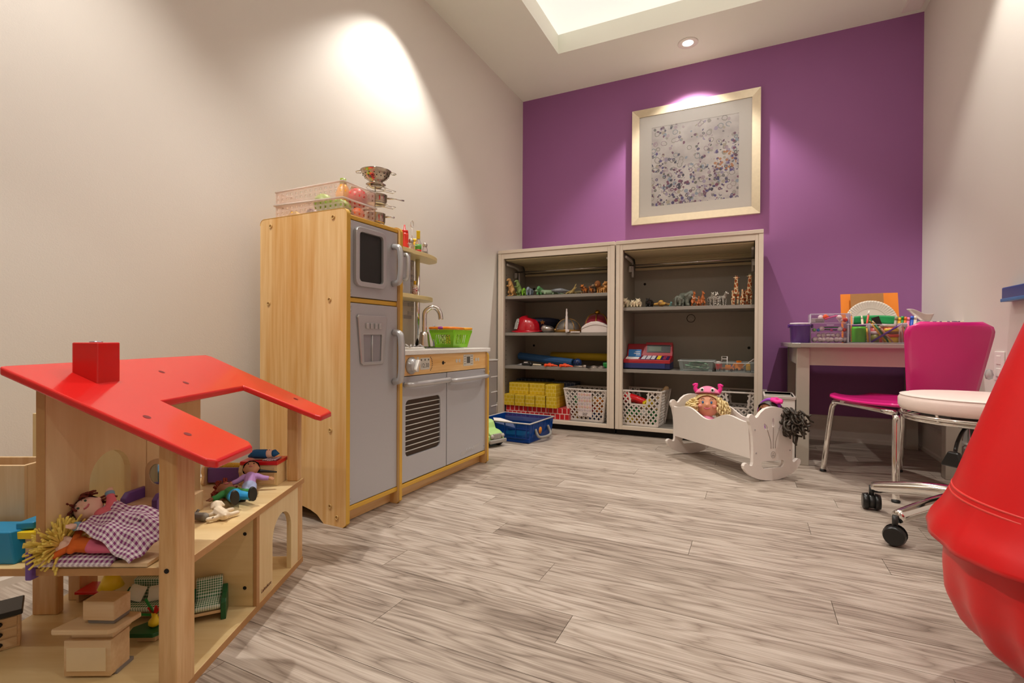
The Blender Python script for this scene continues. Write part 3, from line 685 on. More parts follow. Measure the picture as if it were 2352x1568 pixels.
# ================================================================== pink chair
MAG = mat('magenta_plywood', 'e01c80', .3, noise=.02, coat=.35)
t = thing('side_chair', 'magenta moulded side chair with chrome legs pulled out from the grey table', 'chair', (.5535, 2.593, 0), rad(25.8))
def seat(u, v):
    y = -.21 + .49 * v; q = 1 - .55 * max(0, (v - .62) / .38) ** 2.2 - .12 * (1 - v) ** 2
    x = (u - .5) * .38 * q; z = .352 - .012 * sin(pi * v) - .020 * max(0, v - .75) * 4 * .4 + .012 * (2 * u - 1) ** 2
    return (x, y, z)
MB().sheet(seat, 14, 16).build('seat', MAG, t, solid=.011)
def back(u, v):
    z = .335 + .345 * v; wd = .240 + .105 * v; e = max(0, (v - .86) / .14); wd *= 1 - .34 * (1 - math.sqrt(max(0, 1 - e * e)))
    x = (u - .5) * wd
    return (x, -.205 - .045 * v + .018 * (1 - (2 * u - 1) ** 2) * -1, z)
MB().sheet(back, 16, 20).build('backrest', MAG, t, solid=.011)
for s in (-1, 1):
    MB().tube([(s * .178, .215, 0), (s * .168, .19, .20), (s * .163, .178, .295), (s * .16, .165, .322), (s * .158, .13, .333), (s * .158, -.19, .333)], .0115, 12, res=4).build('front_leg', CHROME, t)
    MB().tube([(s * .178, -.225, 0), (s * .170, -.212, .2), (s * .160, -.20, .325)], .0125, 12, res=4).build('rear_leg', CHROME, t)
    MB().cbox((s * .158, .10, .338), (.022, .03, .024)).build('spacer', WHITE, t, .003)
    MB().cyl((s * .178, .215, 0), (s * .178, .214, .008), .0135, n=12).cyl((s * .178, -.225, 0), (s * .178, -.225, .008), .0145, n=12).build('foot_cap', BLACK, t)

# ================================================================== stool
t = thing('swivel_stool', 'round white padded swivel stool on a chrome castor base', 'stool', (.625, 2.0, 0))
VIN = mat('white_vinyl', 'f0dcd2', .38, noise=.02, nscale=300)
MB().lathe([(.17, .388), (.188, .392), (.194, .405), (.194, .425), (.187, .437), (.17, .443), (.0001, .446)], 48).build('seat_cushion', VIN, t)
MB().lathe([(.1875, .4365), (.190, .4385), (.189, .4345)], 48).build('seam', mat('seam_white', 'd8c8c0', .6), t)
r_ = MB()
for z, r in ((.378, .188), (.366, .180)): r_.tube([(r * cos(a), r * sin(a), z) for a in [2 * pi * i / 48 for i in range(48)]], .0055, 8, True)
for i in range(8):
    a = 2 * pi * i / 8; r_.cyl((.18 * cos(a), .18 * sin(a), .366), (.188 * cos(a), .188 * sin(a), .39), .004, n=6)
r_.build('seat_ring', CHROME, t)
r_ = MB()
for i in range(4): a = pi / 4 + i * pi / 2; r_.cyl((0, 0, .35), (.178 * cos(a), .178 * sin(a), .372), .006, n=8)
r_.cbox((0, 0, .365), (.16, .12, .02)).build('seat_plate', BLACK, t)
MB().lathe([(.024, .10), (.024, .22), (.017, .22), (.017, .36)], 20).build('gas_column', CHROME, t)
MB().tube([(-.02, -.02, .355), (-.05, -.06, .34), (-.075, -.10, .31), (-.085, -.118, .285)], .005, 8, res=3).build('lever_rod', BLACK, t)
MB().at((-.09, -.126, .262), rad(-48)).frus((0, 0, -.022), .065, .02, .028, .014, .045).build('lever_paddle', BLACK, t, .005)
for i in range(5):
    a = rad(215.5 - 72 * i)
    a_ = MB(); c_, s_ = cos(a), sin(a)
    a_.tube([(.02 * c_, .02 * s_, .125), (.12 * c_, .12 * s_, .118), (.22 * c_, .22 * s_, .098), (.285 * c_, .285 * s_, .083)], [.028, .019], 12, res=4)
    ar = a_.build('base_arm', CHROME, t)
    cs = MB(); cx, cy = .292 * c_, .292 * s_; rz = a + .6
    cs.at((cx, cy, .03), rz)
    for s in (-1, 1): cs.cyl((s * .010, 0, 0), (s * .027, 0, 0), .030, .025, 20)
    cst = cs.build('castor', BLACK, t)
    MB().at((cx, cy, .03), rz).cyl((-.011, 0, 0), (.011, 0, 0), .024, n=16).cyl((0, 0, .02), (0, 0, .058), .008, n=10).build('castor_hood', mat('castor_grey', '2b2a28', .4), cst)

# ================================================================== red vinyl bag
RV = mat('red_vinyl', 'd81016', .36, noise=.05, nscale=8, bump=.05, bscale=60)
t = thing('bean_bag', 'tall red vinyl cone bean bag with a stitched skirt at the right edge', 'bean bag', (.56, 1.10, 0))
def body(u, v):
    a = 2 * pi * u
    prof = [(0, .0), (.01, .08), (.03, .125), (.078, .172), (.118, .222), (.17, .246), (.22, .252), (.275, .25)]
    z = .275 * v
    for (z0, r0), (z1, r1) in zip(prof[:-1], prof[1:]):
        if z <= z1 + 1e-9: r = r0 + (r1 - r0) * (z - z0) / (z1 - z0); break
    wr = .006 * sin(a * 21 + 2 * sin(a * 3)) * sin(pi * min(1, v * 1.1)) * min(1, v * 4)
    return ((r + wr) * cos(a), (r + wr) * sin(a), z)
MB().sheet(body, 160, 22).build('gathered_base', RV, t)
def cone(u, v):
    a = 2 * pi * u
    prof = [(.268, .272), (.29, .266), (.313, .252), (.345, .240), (.38, .230), (.52, .187), (.642, .148), (.9, .06), (1.02, .02), (1.03, .0)]
    z = .268 + (1.03 - .268) * v ** 1.25
    for (z0, r0), (z1, r1) in zip(prof[:-1], prof[1:]):
        if z <= z1 + 1e-9: r = r0 + (r1 - r0) * (z - z0) / (z1 - z0); break
    k_ = max(0, 1 - v * 5); wr = (.003 * sin(a * 7 + 1) + .002 * sin(a * 19)) * k_
    return ((r + wr) * cos(a), (r + wr) * sin(a), z + (.005 * sin(a * 5 + .8) * k_ if v < .2 else 0))
MB().sheet(cone, 120, 40).build('cone_cover', RV, t, solid=.003)
s_ = MB()
for dz, z in ((0, .352), (0, .343)): s_.tube([((.2395 if z > .35 else .242) * cos(a), (.2395 if z > .35 else .242) * sin(a), z) for a in [2 * pi * i / 72 for i in range(72)]], .002, 6, True)
s_.build('seam_piping', mat('red_piping', 'e04038', .4), t)

# ================================================================== doll cradle
CW = mat('cradle_white', 'e6dcd4', .4, noise=.015)
ca = V((-.30, 2.828, 0)); cb_ = V((.084, 2.431, 0)); dirv = (ca - cb_); CL = dirv.length; crz = math.atan2(dirv.y, dirv.x)
cr = thing('doll_cradle', 'white wooden rocking doll cradle with scalloped sides on the floor', 'cradle', cb_, crz)
def mirror(P): return P + [(-x, y) for x, y in P[::-1]]
def end_outline():
    h = []
    h += [(0, .0)] + [(.165 * sin(a), .30 - .30 * cos(a) * 1.0 if False else .09 * (1 - cos(a * 1.0)) * 1.0) for a in [rad(q) for q in (15, 30, 45, 58)]]
    h = [(0, 0), (.04, .003), (.08, .012), (.115, .026), (.142, .046), (.155, .062), (.158, .074), (.152, .083), (.140, .085), (.130, .078), (.122, .072), (.112, .073), (.108, .085), (.108, .15), (.112, .20), (.122, .245), (.132, .262), (.134, .278), (.126, .290), (.112, .292), (.102, .284), (.094, .276), (.084, .280), (.068, .298), (.045, .313), (.02, .319), (0, .320)]
    return [(x, y) for x, y in h] + [(-x, y) for x, y in h[-2:0:-1]]
slot = rrect(-.062, .062, .05, .082, .015)
slot = [(x, y - .010 * cos(pi * x / .13) + .008) for x, y in slot]
def petal(cx, cy, an, l, w_):
    P = []
    for i in range(12):
        q = 2 * pi * i / 12; a = l * cos(q); b = w_ * sin(q) * (1 - .35 * cos(q)); P.append((cx + a * cos(an) - b * sin(an), cy + a * sin(an) + b * cos(an)))
    return P
pet = [petal(0, .252, pi / 2, .02, .008), petal(-.040, .235, rad(125), .018, .008), petal(.040, .235, rad(55), .018, .008)]
for i, x0 in enumerate((0, CL - .016)):
    e = MB(); e.at((x0, 0, 0), pi / 2); e.prism(end_outline(), -.016, 0, [slot] + pet, 'xz').build('head_panel' if i else 'foot_panel', CW, cr, .003)
st = MB().at((-.0005, 0, 0), pi / 2)
for s in (-1, 0, 1): st.tube([(s * .034, .0, .225 if s else .232), (s * .024, .0, .20), (s * .014, .0, .17), (s * .012, .0, .14)], .0015, 6, res=3)
st.build('carved_stem', mat('carved_line', '9a8a80', .6), cr)
MB().at((-.0006, 0, .112), pi / 2).tube([(.011 * cos(a), 0, .011 * sin(a) * 1.3) for a in [2 * pi * i / 20 for i in range(20)]], .0006, 5, True).tube([(.0025 * cos(a), 0, .004 + .003 * sin(a)) for a in [2 * pi * i / 10 for i in range(10)]], .0005, 5, True).bar((-.006, 0, -.004), (.006, 0, -.004), .0025, .0006, (0, 1, 0)).build('maker_mark', mat('mark_grey', '8a807a', .6), cr)
sc_ = MB()
for y, z in ((-.1, .225), (-.095, .125), (.1, .225), (.093, .125)): sc_.cyl((-.0012, y, z), (0, y, z), .003, n=8)
sc_.build('screw', SILVER, cr)
def side_top(s_): return .245 + .030 * (abs(2 * s_ - 1) ** 1.6) - .022 * abs(sin(2 * pi * s_)) * 0 + .016 * cos(4 * pi * s_ + pi) * 1.0
for s in (-1, 1):
    P = [(.0165, .10), (CL - .0165, .10)] + [(CL - .0165 - (CL - .033) * i / 40, side_top(i / 40)) for i in range(41)]
    o = MB(); o.M = Matrix.Translation((0, s * .098, 0)) @ Matrix.Rotation(-s * rad(4), 4, 'X') @ Matrix.Translation((0, 0, 0))
    o.prism(P, -.005, .005, (), 'xz').build('side_panel', CW, cr, .003)
MB().box(.0165, CL - .0165, -.093, .093, .10, .108).build('base_board', CW, cr)

# ================================================================== dollhouse
DO = V((-1.104, .959, 0)); DR = math.atan2(.457, .889)
def dh(a, b, z=0): return DO + V((a * cos(DR) - b * sin(DR), a * sin(DR) + b * cos(DR), z))
d = thing('dollhouse', 'wooden two-storey dollhouse with a red sloping roof on the floor', 'dollhouse', DO, DR)
BIRCH = wood('birch', 'ecd3a0', 'd9b679', 'x', 9, .08, .42, .1, .4)
BIRCHZ = wood('birch_z', 'ecd3a0', 'dcba80', 'z', 9, .08, .42, .1, .4)
EDGEB = mat('ply_edge', 'bb8a55', .5, noise=.1, nscale=80)
def slab(name, pts, z0, z1, m_=None, holes=()):
    o = MB().prism(pts, z0, z1, holes, 'xy').build(name, m_ or BIRCH, d, .0015); return o
slab('base', [(-.46, -.53), (.004, -.53), (.004, .004), (-.46, .004)], 0, .014)
slab('deck', [(-.46, -.525), (.006, -.525), (.006, .006), (-.46, .006)], .215, .227)
MB().box(-.46, .0068, -.5262, -.525, .215, .227).box(.006, .0072, -.525, .006, .215, .227).box(-.46, .005, -.5312, -.53, 0, .014).box(.004, .0052, -.53, .004, 0, .014).build('ply_edge', EDGEB, d)
POST = wood('post_maple', 'e2bb85', 'c99458', 'z', 22, .07, .4, .15)
def roofz(a): return .41 + .4545 * (.08 - a)
def post(a0, a1, b0, b1, z0, name='post', top=None):
    zt0, zt1 = (roofz(a0) - .0145, roofz(a1) - .0145) if top is None else (top, top)
    o = MB().add and MB(); o.add([(a0, b0, z0), (a1, b0, z0), (a1, b1, z0), (a0, b1, z0), (a0, b0, zt0), (a1, b0, zt1), (a1, b1, zt1), (a0, b1, zt0)], [(3, 2, 1, 0), (4, 5, 6, 7), (0, 1, 5, 4), (1, 2, 6, 5), (2, 3, 7, 6), (3, 0, 4, 7)])
    return o.build(name, POST, d, .0025)
post(-.022, .008, -.528, -.478, .014)
post(-.026, .002, -.026, .002, .227)
h_ = MB().cyl((-.008, -.5292, .223), (-.008, -.5275, .223), .004, n=12); h_.build('screw_hole', DARK, d)
# left upper wall with arched doorway
arch = [(-.431, .2275), (-.329, .2275)] + [( -.380 + .051 * cos(a), .337 + .053 * sin(a)) for a in [pi * i / 12 for i in range(13)]]
arch = [(-.431, .228), (-.329, .228)] + [(-.380 + .051 * cos(a), .337 + .053 * sin(a)) for a in [pi * i / 14 for i in range(15)]]
zr = roofz(-.213) - .0145
MB().prism([(-.52, .227), (-.431, .227), (-.431, .337)] + [(-.380 - .051 * cos(a), .337 + .053 * sin(a)) for a in [pi * i / 14 for i in range(15)]] + [(-.329, .337), (-.329, .227), (-.285, .227), (-.285, zr), (-.52, zr)], -.225, -.213, (), 'yz').build('arched_wall', BIRCHZ, d, .001)
MB().box(-.225, -.212, -.284, -.095, .227, zr).build('rear_wall', BIRCHZ, d, .001)
MB().box(-.2262, -.2118, -.5212, -.52, .227, zr).build('ply_edge', EDGEB, d)
# lower walls
MB().box(-.33, -.004, -.25, -.238, .014, .215).build('inner_wall', BIRCH, d, .001)
MB().prism([(-.238, .014), (-.172, .014), (-.172, .125)] + [(-.120 - .052 * cos(a), .125 + .052 * sin(a)) for a in [pi * i / 14 for i in range(15)]] + [(-.068, .125), (-.068, .014), (-.026, .014), (-.026, .215), (-.238, .215)], -.008, .003, (), 'yz').build('arched_side_wall', BIRCHZ, d, .001)
MB().box(-.003, .0045, -.2512, -.2385, .014, .215).build('ply_edge', EDGEB, d)
post(-.026, .004, -.026, .004, .014, 'lower_post', .215)
post(-.457, -.405, -.280, -.262, .014, 'pillar', .215)
h_ = MB()
for z in (.175, .055): h_.cyl((-.022, -.2505, z), (-.022, -.2508, z), .004, n=12)
h_.build('screw_hole', DARK, d)
text('Lakeshore', .0115, mat('stamp_brown', '7a4a34', .7), d, (.0034, -.204, .034), (pi / 2, 0, pi / 2), .0002, shear=.3)
# roof with notch, chimney
RF = mat('roof_red', 'd91f1c', .22, noise=.05, nscale=6, coat=.5)
L_ = 1 / cos(math.atan(.4545)); RA = math.atan(.4545)
rp_ = [(-.256, -.552), (.07, -.552), (.082, -.54), (.082, -.428), (.072, -.416), (-.097, -.41), (-.097, -.112), (.07, -.085), (.082, -.075), (.082, .0), (.072, .012), (-.246, .012), (-.258, 0), (-.258, -.54)]
ro = MB(); th = .014
ro.prism(rp_, 0, 1, (), 'xy'); ro.v = [(x, y, roofz(x) - th * (1 - z)) for x, y, z in ro.v]
rf = ro.build('roof', RF, d, .0035, 3)
hh = MB()
for a, b in ((-.194, -.265), (-.142, -.265), (.006, -.496), (-.002, .002 - .03), (-.06, -.5)): hh.add([(a + .006 * cos(q), b + .006 * sin(q), roofz(a + .006 * cos(q)) + .0004) for q in [2 * pi * i / 12 for i in range(12)]], [tuple(range(12))])
hh.build('peg_hole', mat('hole_red', '7a0c0c', .7), rf)
ch = MB(); a0, a1, b0, b1 = -.222, -.177, -.458, -.405
ch.add([(a0, b0, roofz(a0) - .002), (a1, b0, roofz(a1) - .002), (a1, b1, roofz(a1) - .002), (a0, b1, roofz(a0) - .002), (a0, b0, .6), (a1, b0, .6), (a1, b1, .6), (a0, b1, .6)], [(3, 2, 1, 0), (4, 5, 6, 7), (0, 1, 5, 4), (1, 2, 6, 5), (2, 3, 7, 6), (3, 0, 4, 7)])
chm = ch.build('chimney', RF, d, .002)
MB().lathe([(.010, .6), (.010, .6015), (.006, .6025), (.0001, .6025)], 20, (-.2, -.432, 0)).build('chimney_button', mat('silver_button', 'b8b8c8', .2, .9), chm)
# ================================================================== figures: helpers
def LZ(u, v, z):
    p = ZP(u, v, z) - DO; c_, s_ = cos(DR), sin(DR); return (p.x * c_ + p.y * s_, -p.x * s_ + p.y * c_)
def lying(D, loc, up=(0, 0, 1)):
    D = V(D).normalized(); U = V(up); U = (U - D * U.dot(D)).normalized(); X = D.cross(U)
    M = Matrix((X, -U, D)).transposed().to_4x4(); M.translation = loc; return M
def doll(name, label, H, M, skin, hair, shirt, pants, shoe, hands, feet, group=None, hairfn=None, cat='doll', face=True, cuffs=None, vox=None, eyes='2f4a3a', hz=.44):
    """soft doll about H tall; one continuous body, clothes and hair as its parts. Standing frame: facing -y."""
    t = thing(name, label, cat, (0, 0, 0), 0, group); t.matrix_world = M
    h = H; vx = vox or h * .011
    S = lambda x, y, z: (x * h, y * h, z * h)
    b = MB(); b.ell(S(0, 0, .86), (h * .125, h * .115, h * .135), 18, 12)
    b.cap(S(0, .0, .74), h * .045, S(0, 0, .68), h * .055).cap(S(0, 0, .64), h * .085, S(0, 0, hz + .02), h * .09)
    b.ell(S(0, -.118, .845), h * .018, 8, 6)
    for s, hd in ((-1, hands[0]), (1, hands[1])):
        b.ell(S(s * .125, 0, .85), (h * .018, h * .025, h * .032), 8, 6)
        sh = V(S(s * .10, 0, .665)); hv = V(S(*hd)); el = (sh + hv) / 2 + V((0, h * .01, -h * .01))
        b.cap(sh, h * .045, el, h * .038).cap(el, h * .038, hv, h * .030)
        d = (hv - sh).normalized(); sd = d.cross(V((0, 1, 0))); sd = sd.normalized() if sd.length > .1 else V((0, 0, 1))
        b.cap(hv, h * .03, hv + d * h * .03, h * .030)
        for q in range(4): o_ = sd * h * .017 * (q - 1.5); b.cap(hv + d * h * .04 + o_, h * .0115, hv + d * h * (.075, .088, .086, .07)[q] + o_ * 1.15 + V((0, -h * .008, 0)), h * .0095)
        b.cap(hv + sd * h * .02 * s, h * .012, hv + sd * h * .045 * s + d * h * .03, h * .010)
    for s, ft in ((-1, feet[0]), (1, feet[1])):
        hp = V(S(s * .05, 0, hz)); fv = V(S(*ft)); kn = (hp + fv) / 2
        b.cap(hp, h * .06, kn, h * .05).cap(kn, h * .05, fv, h * .038)
    b.build('body', skin, t, remesh=vx)
    b = MB(); b.cap(S(0, 0, .655), h * .094, S(0, 0, hz + .03), h * .102)
    for s, hd in ((-1, hands[0]), (1, hands[1])):
        sh = V(S(s * .10, 0, .665)); hv = V(S(*hd)); el = (sh + hv) / 2 + V((0, h * .01, -h * .01)); b.cap(sh, h * .054, el, h * .047).cap(el, h * .047, el + (hv - el) * .72, h * .042)
    st = b.build('shirt', shirt, t, remesh=vx)
    if cuffs:
        b = MB()
        for s, hd in ((-1, hands[0]), (1, hands[1])):
            sh = V(S(s * .10, 0, .665)); hv = V(S(*hd)); el = (sh + hv) / 2 + V((0, h * .01, -h * .01)); d = (hv - el).normalized(); p = el + (hv - el) * .80
            b.cyl(p - d * h * .02, p + d * h * .03, h * .044, h * .045, 14)
        b.build('cuff', cuffs, t)
    b = MB(); b.cap(S(0, 0, hz + .02), h * .104, S(0, 0, hz), h * .10)
    for s, ft in ((-1, feet[0]), (1, feet[1])):
        hp = V(S(s * .05, 0, hz)); fv = V(S(*ft)); b.cap(hp, h * .07, (hp + fv) / 2, h * .06).cap((hp + fv) / 2, h * .06, hp + (fv - hp) * .85, h * .05)
    b.build('trousers', pants, t, remesh=vx)
    for s, ft in ((-1, feet[0]), (1, feet[1])):
        fv = V(S(*ft)); b = MB(); b.ell((0, -h * .015, 0), (h * .058, h * .105, h * .045), 14, 10)
        so = b.build('shoe', shoe, t); so.location = fv + V((0, -h * .03, 0))
        MB().prism([(h * .054 * cos(q), h * .103 * sin(q) - h * .015) for q in [2 * pi * i / 18 for i in range(18)]], -h * .052, -h * .030).build('sole', MATS['shoe_sole'], so, h * .004)
    if face:
        b = MB()
        for s in (-1, 1): b.ell(S(s * .045, -.108, .875), (h * .012, h * .006, h * .016), 8, 6)
        b.build('eye', mat('eye_' + eyes, eyes, .3), t)
        b = MB()
        for s in (-1, 1): b.tube([S(s * .065, -.102, .91), S(s * .045, -.111, .918), S(s * .028, -.113, .912)], h * .004, 5)
        b.build('eyebrow', mat('brow_dark', '4a2a1e', .7), t)
        MB().tube([S(-.03, -.108, .815), S(0, -.112, .803), S(.03, -.108, .815)], h * .008, 6, res=3).build('mouth', mat('lip_pink', 'd8707e', .5), t)
    if hairfn:
        b = MB(); hairfn(b, S, h); b.build('hair', hair, t)
    return t
mat('shoe_sole', '2b2a22', .6, noise=.1)
def yarn_cap(n, L0, L1, rr, zmin=.80, frontcut=-.03, seed=1, droop=.0):
    """strands rooted on the skull"""
    R = random.Random(seed)
    def fn(b, S, h):
        k = 0
        while k < n:
            a = R.uniform(0, 2 * pi); zz = R.uniform(-.3, 1); q = math.sqrt(max(0, 1 - zz * zz))
            d = V((q * cos(a), q * sin(a), zz))
            if d.y < frontcut and d.z < .55: continue
            p = V(S(0, 0, .86)) + V((d.x * h * .125, d.y * h * .115, d.z * h * .135)) * .98
            l = h * R.uniform(L0, L1); e = (d + V((R.uniform(-.5, .5), R.uniform(-.3, .6), R.uniform(-.5, .5) - droop))).normalized()
            b.tube([p, p + (d + e) * l * .3, p + (d * .5 + e) * l * .66 + V((0, 0, -droop * l * .3))], [h * rr, h * rr * .8], 5, res=2); k += 1
    return fn
def hair_cap(thick=.018, back=True, fringe=.92):
    def fn(b, S, h):
        vs = []; fs = []; nu, nv = 24, 10
        for j in range(nv + 1):
            for i in range(nu):
                a = 2 * pi * i / nu; front = max(0, -sin(a)); lim = pi * (.62 - .34 * front ** .7); th = lim * j / nv
                wv = 1 + .04 * sin(a * 9)
                vs.append((h * (.125 + thick) * sin(th) * cos(a) * wv, h * (.115 + thick) * sin(th) * sin(a) * wv, h * .86 + h * (.135 + thick) * cos(th)))
        for j in range(nv): fs += [(j * nu + i, (j + 1) * nu + i, (j + 1) * nu + (i + 1) % nu, j * nu + (i + 1) % nu) for i in range(nu)]
        b.add(vs, fs, True)
    return fn
# ================================================================== inside the dollhouse
DZ = .227
def place(u, v, z): a, b = LZ(u, v, z); return dh(a, b, z)
# --- upper floor: bed with two dolls
bed = thing('toy_bed', 'low purple toy bed with a gingham sheet on the dollhouse upper floor', 'toy bed', dh(-.232, -.535, DZ), DR)
MB().box(0, .010, .0, .115, -.016, .03).build('headboard', PUR, bed, .002).location = (0, 0, 0)
MB().box(.010, .19, .01, .11, .001, .008).build('bed_base', MAPLEX, bed, .001)
GP = gingham('purple_gingham', '8a3a78', .0085)
def sheet_fn(u, v): return (.008 + .125 * u, .004 + .105 * v, .012 + .004 * sin(pi * v) * sin(pi * u) - .006 * (max(0, abs(2 * v - 1) - .8) * 5))
MB().sheet(sheet_fn, 16, 14, uvs=(.125, .105)).build('sheet', GP, bed, solid=.004)
WSK = mat('rag_doll_skin', 'eec6ae', .75, noise=.03)
RHAIR = mat('auburn_yarn', '6e2a1c', .85, noise=.2, nscale=200)
def LB(u, v, b):
    """dollhouse-local point of a photograph pixel on the plane at depth b"""
    q = ray(u, v); c_, s_ = cos(DR), sin(DR); n = V((-s_, c_, 0)); t_ = (b - (CP - DO).dot(n)) / q.dot(n); p = CP + q * t_ - DO
    return V((p.x * c_ + p.y * s_, b, p.z))
def W3(p): return dh(p[0], p[1], p[2])
def lay3(head, hip, H, up): h_, p_ = W3(head), W3(hip); D_ = (h_ - p_).normalized(); return lying(D_, h_ - D_ * .86 * H, up)
doll('rag_doll', 'red-haired rag doll in a pink top lying in the purple toy bed', .165, lay3(LB(203, 1168, -.455), (-.075, -.475, .262), .165, (.35, -.75, .75)),
     WSK, RHAIR, mat('pink_jersey', 'e2717c', .85, noise=.04), mat('blue_denim', '5a86b4', .85), mat('doll_shoe', '24201e', .5),
     [(-.20, -.16, .70), (.22, .06, .84)], [(-.06, 0, .22), (.07, 0, .22)], hairfn=lambda b, S, h: (hair_cap(.012)(b, S, h), yarn_cap(46, .08, .13, .014, seed=4, droop=.9, frontcut=.0)(b, S, h)), cuffs=mat('cuff_blue', '82a8c0', .8))
YHAIR = mat('yellow_yarn', 'f0d468', .9, noise=.15, nscale=200)
doll('rag_doll', 'rag doll with yellow yarn hair and orange trousers lying face down on the gingham sheet', .125, lay3((-.197, -.505, .258), (-.13, -.505, .256), .125, (-.1, .25, -1)),
     WSK, YHAIR, mat('orange_cloth', 'd8661e', .85, noise=.05), mat('rose_cloth', 'dc6a86', .85, noise=.05), MATS['doll_shoe'],
     [(.22, -.05, .86), (-.24, .10, .80)], [(-.06, 0, .05), (.06, 0, .05)], hairfn=yarn_cap(260, .16, .30, .017, frontcut=-2, seed=9), face=False)
BA, BB_, BT_, BC_ = LB(176, 1217, -.515), LB(256, 1148, -.425), LB(296, 1298, -.537), LB(425, 1185, -.45)
def blanket(u, v):
    p = BA * (1 - u) * (1 - v) + BT_ * u * (1 - v) + BB_ * (1 - u) * v + BC_ * u * v
    f = sin(pi * u) ** .8 * sin(pi * v) ** .8 if 0 < u < 1 and 0 < v < 1 else 0
    z = p.z + .016 * f + .0025 * sin(15 * u + 7 * v) + .0025 * sin(19 * v - 6 * u) + .006 * max(0, .35 - u) * sin(9 * v) + .010 * max(0, 1 - v * 4) * max(0, sin(pi * u * 1.5))
    if p.y > -.527: z = max(z, DZ + .004)
    return dh(p.x, p.y, z)
b_ = MB().sheet(blanket, 34, 28, uvs=(.135, .125))
tag(b_.build('doll_blanket', gingham('purple_gingham', '8a3a78'), solid=.0015), 'purple gingham blanket draped over the two dolls in the toy bed', 'blanket')
# --- purple armchair with tall round-topped back
t = thing('toy_armchair', 'wooden toy dressing chair with purple arms and an oval mirror in its back', 'toy chair', dh(-.172, -.330, DZ), DR - .12)
bk = [(-.027, 0), (.027, 0), (.027, .105)] + arc(0, .105, .027, 0, 180, 10, .025) + [(-.027, .105)]
MB().prism(bk, .016, .024, [[(.019 * cos(q), .098 + .022 * sin(q)) for q in [2 * pi * i / 18 for i in range(18)]]], 'xz').build('backrest', MAPLE, t, .001)
MB().prism([(.0185 * cos(q), .098 + .0215 * sin(q)) for q in [2 * pi * i / 18 for i in range(18)]], .018, .022, (), 'xz').build('mirror', mat('mirror_pane', 'cfdde2', .05, .9, noise=0), t)
for s in (-1, 1): MB().prism([(-.030, 0), (.026, 0), (.026, .07), (-.020, .07), (-.030, .060)], s * .034 - .006, s * .034 + .006, (), 'yz').build('arm', PUR, t, .0015)
MB().box(-.028, .028, -.028, .016, .044, .050).build('seat', MAPLEX, t, .001); MB().box(-.028, .024, -.055, -.012, .022, .027).build('footrest', MAPLEX, t, .001)
# --- purple rocking crib with knitted baby
t = thing('toy_crib', 'purple toy crib with scalloped wooden ends at the back of the upper floor', 'toy crib', dh(-.175, -.032, DZ), DR + .02)
en = [(-.034, .0), (.034, .0), (.040, .008), (.036, .018), (.034, .026), (.038, .036), (.035, .048), (.022, .057), (0, .060), (-.022, .057), (-.035, .048), (-.038, .036), (-.034, .026), (-.036, .018), (-.040, .008)]
for x in (-.052, .042): MB().prism(en, x, x + .008, (), 'yz').build('end_panel', MAPLE, t, .0015)
for y in (-.025, .019): MB().box(-.042, .044, y, y + .006, .006, .044).build('side_panel', PUR, t, .001)
MB().box(-.042, .044, -.019, .019, .008, .014).build('bed_base', MAPLEX, t)
t2 = thing('toy_baby', 'tiny brown baby doll in a yellow knitted wrap inside the purple toy crib', 'doll', dh(-.175, -.032, DZ + .040), DR)
b = MB().cap((-.028, 0, 0), .013, (.03, 0, 0), .011, 14); b.build('knitted_wrap', voro('yellow_knit', 'e8c24a', 'c89a2a', 260, .05, .9), t2, remesh=.0018)
MB().ell((-.038, 0, .004), .012).build('head', BROWNSKIN, t2)
# --- dresser with red top and bunting doll
t = thing('toy_dresser', 'small wooden toy chest with a red top in the upper back corner', 'toy dresser', dh(-.128, -.070, DZ), DR)
MB().box(.002, .094, .004, .062, 0, .054).build('body', BIRCH, t, .001); MB().box(.008, .088, .002, .004, .006, .048).build('front_panel', MAPLEX, t)
MB().box(0, .097, 0, .064, .054, .064).build('top', RED, t, .002)
tag(MB().sheet(lambda u, v: (.035 * u, .034 * v, .001 + .001 * sin(9 * u)), 6, 6, uvs=(.035, .034)).build('toy_pad', gingham('plum_gingham', '7a2a58', .006), solid=.002, loc=dh(-.072, -.066, DZ + .0652), rz=DR), 'plum gingham mat on the red-topped toy chest', 'mat')
t = thing('bunting_doll', 'blue bunting baby doll lying on the red-topped toy chest', 'doll', dh(-.080, -.044, DZ + .0775), DR)
BB = mat('bunting_blue', '1c5a8c', .85, noise=.06)
MB().cap((-.036, 0, -.006), .004, (-.02, 0, 0), .012, 14).cap((-.02, 0, 0), .012, (.006, 0, 0), .0125, 14).cap((.030, 0, .002), .010, (.041, 0, .001), .002, 12).build('wrap', BB, t, remesh=.0014)
MB().ell((.016, 0, .001), (.013, .0115, .0115)).build('head', WSK, t)
MB().ell((.018, -.004, .0115), (.0015, .0015, .001), 6, 5).ell((.012, -.004, .0118), (.0015, .0015, .001), 6, 5).build('eye', MATS['brow_dark'], t)
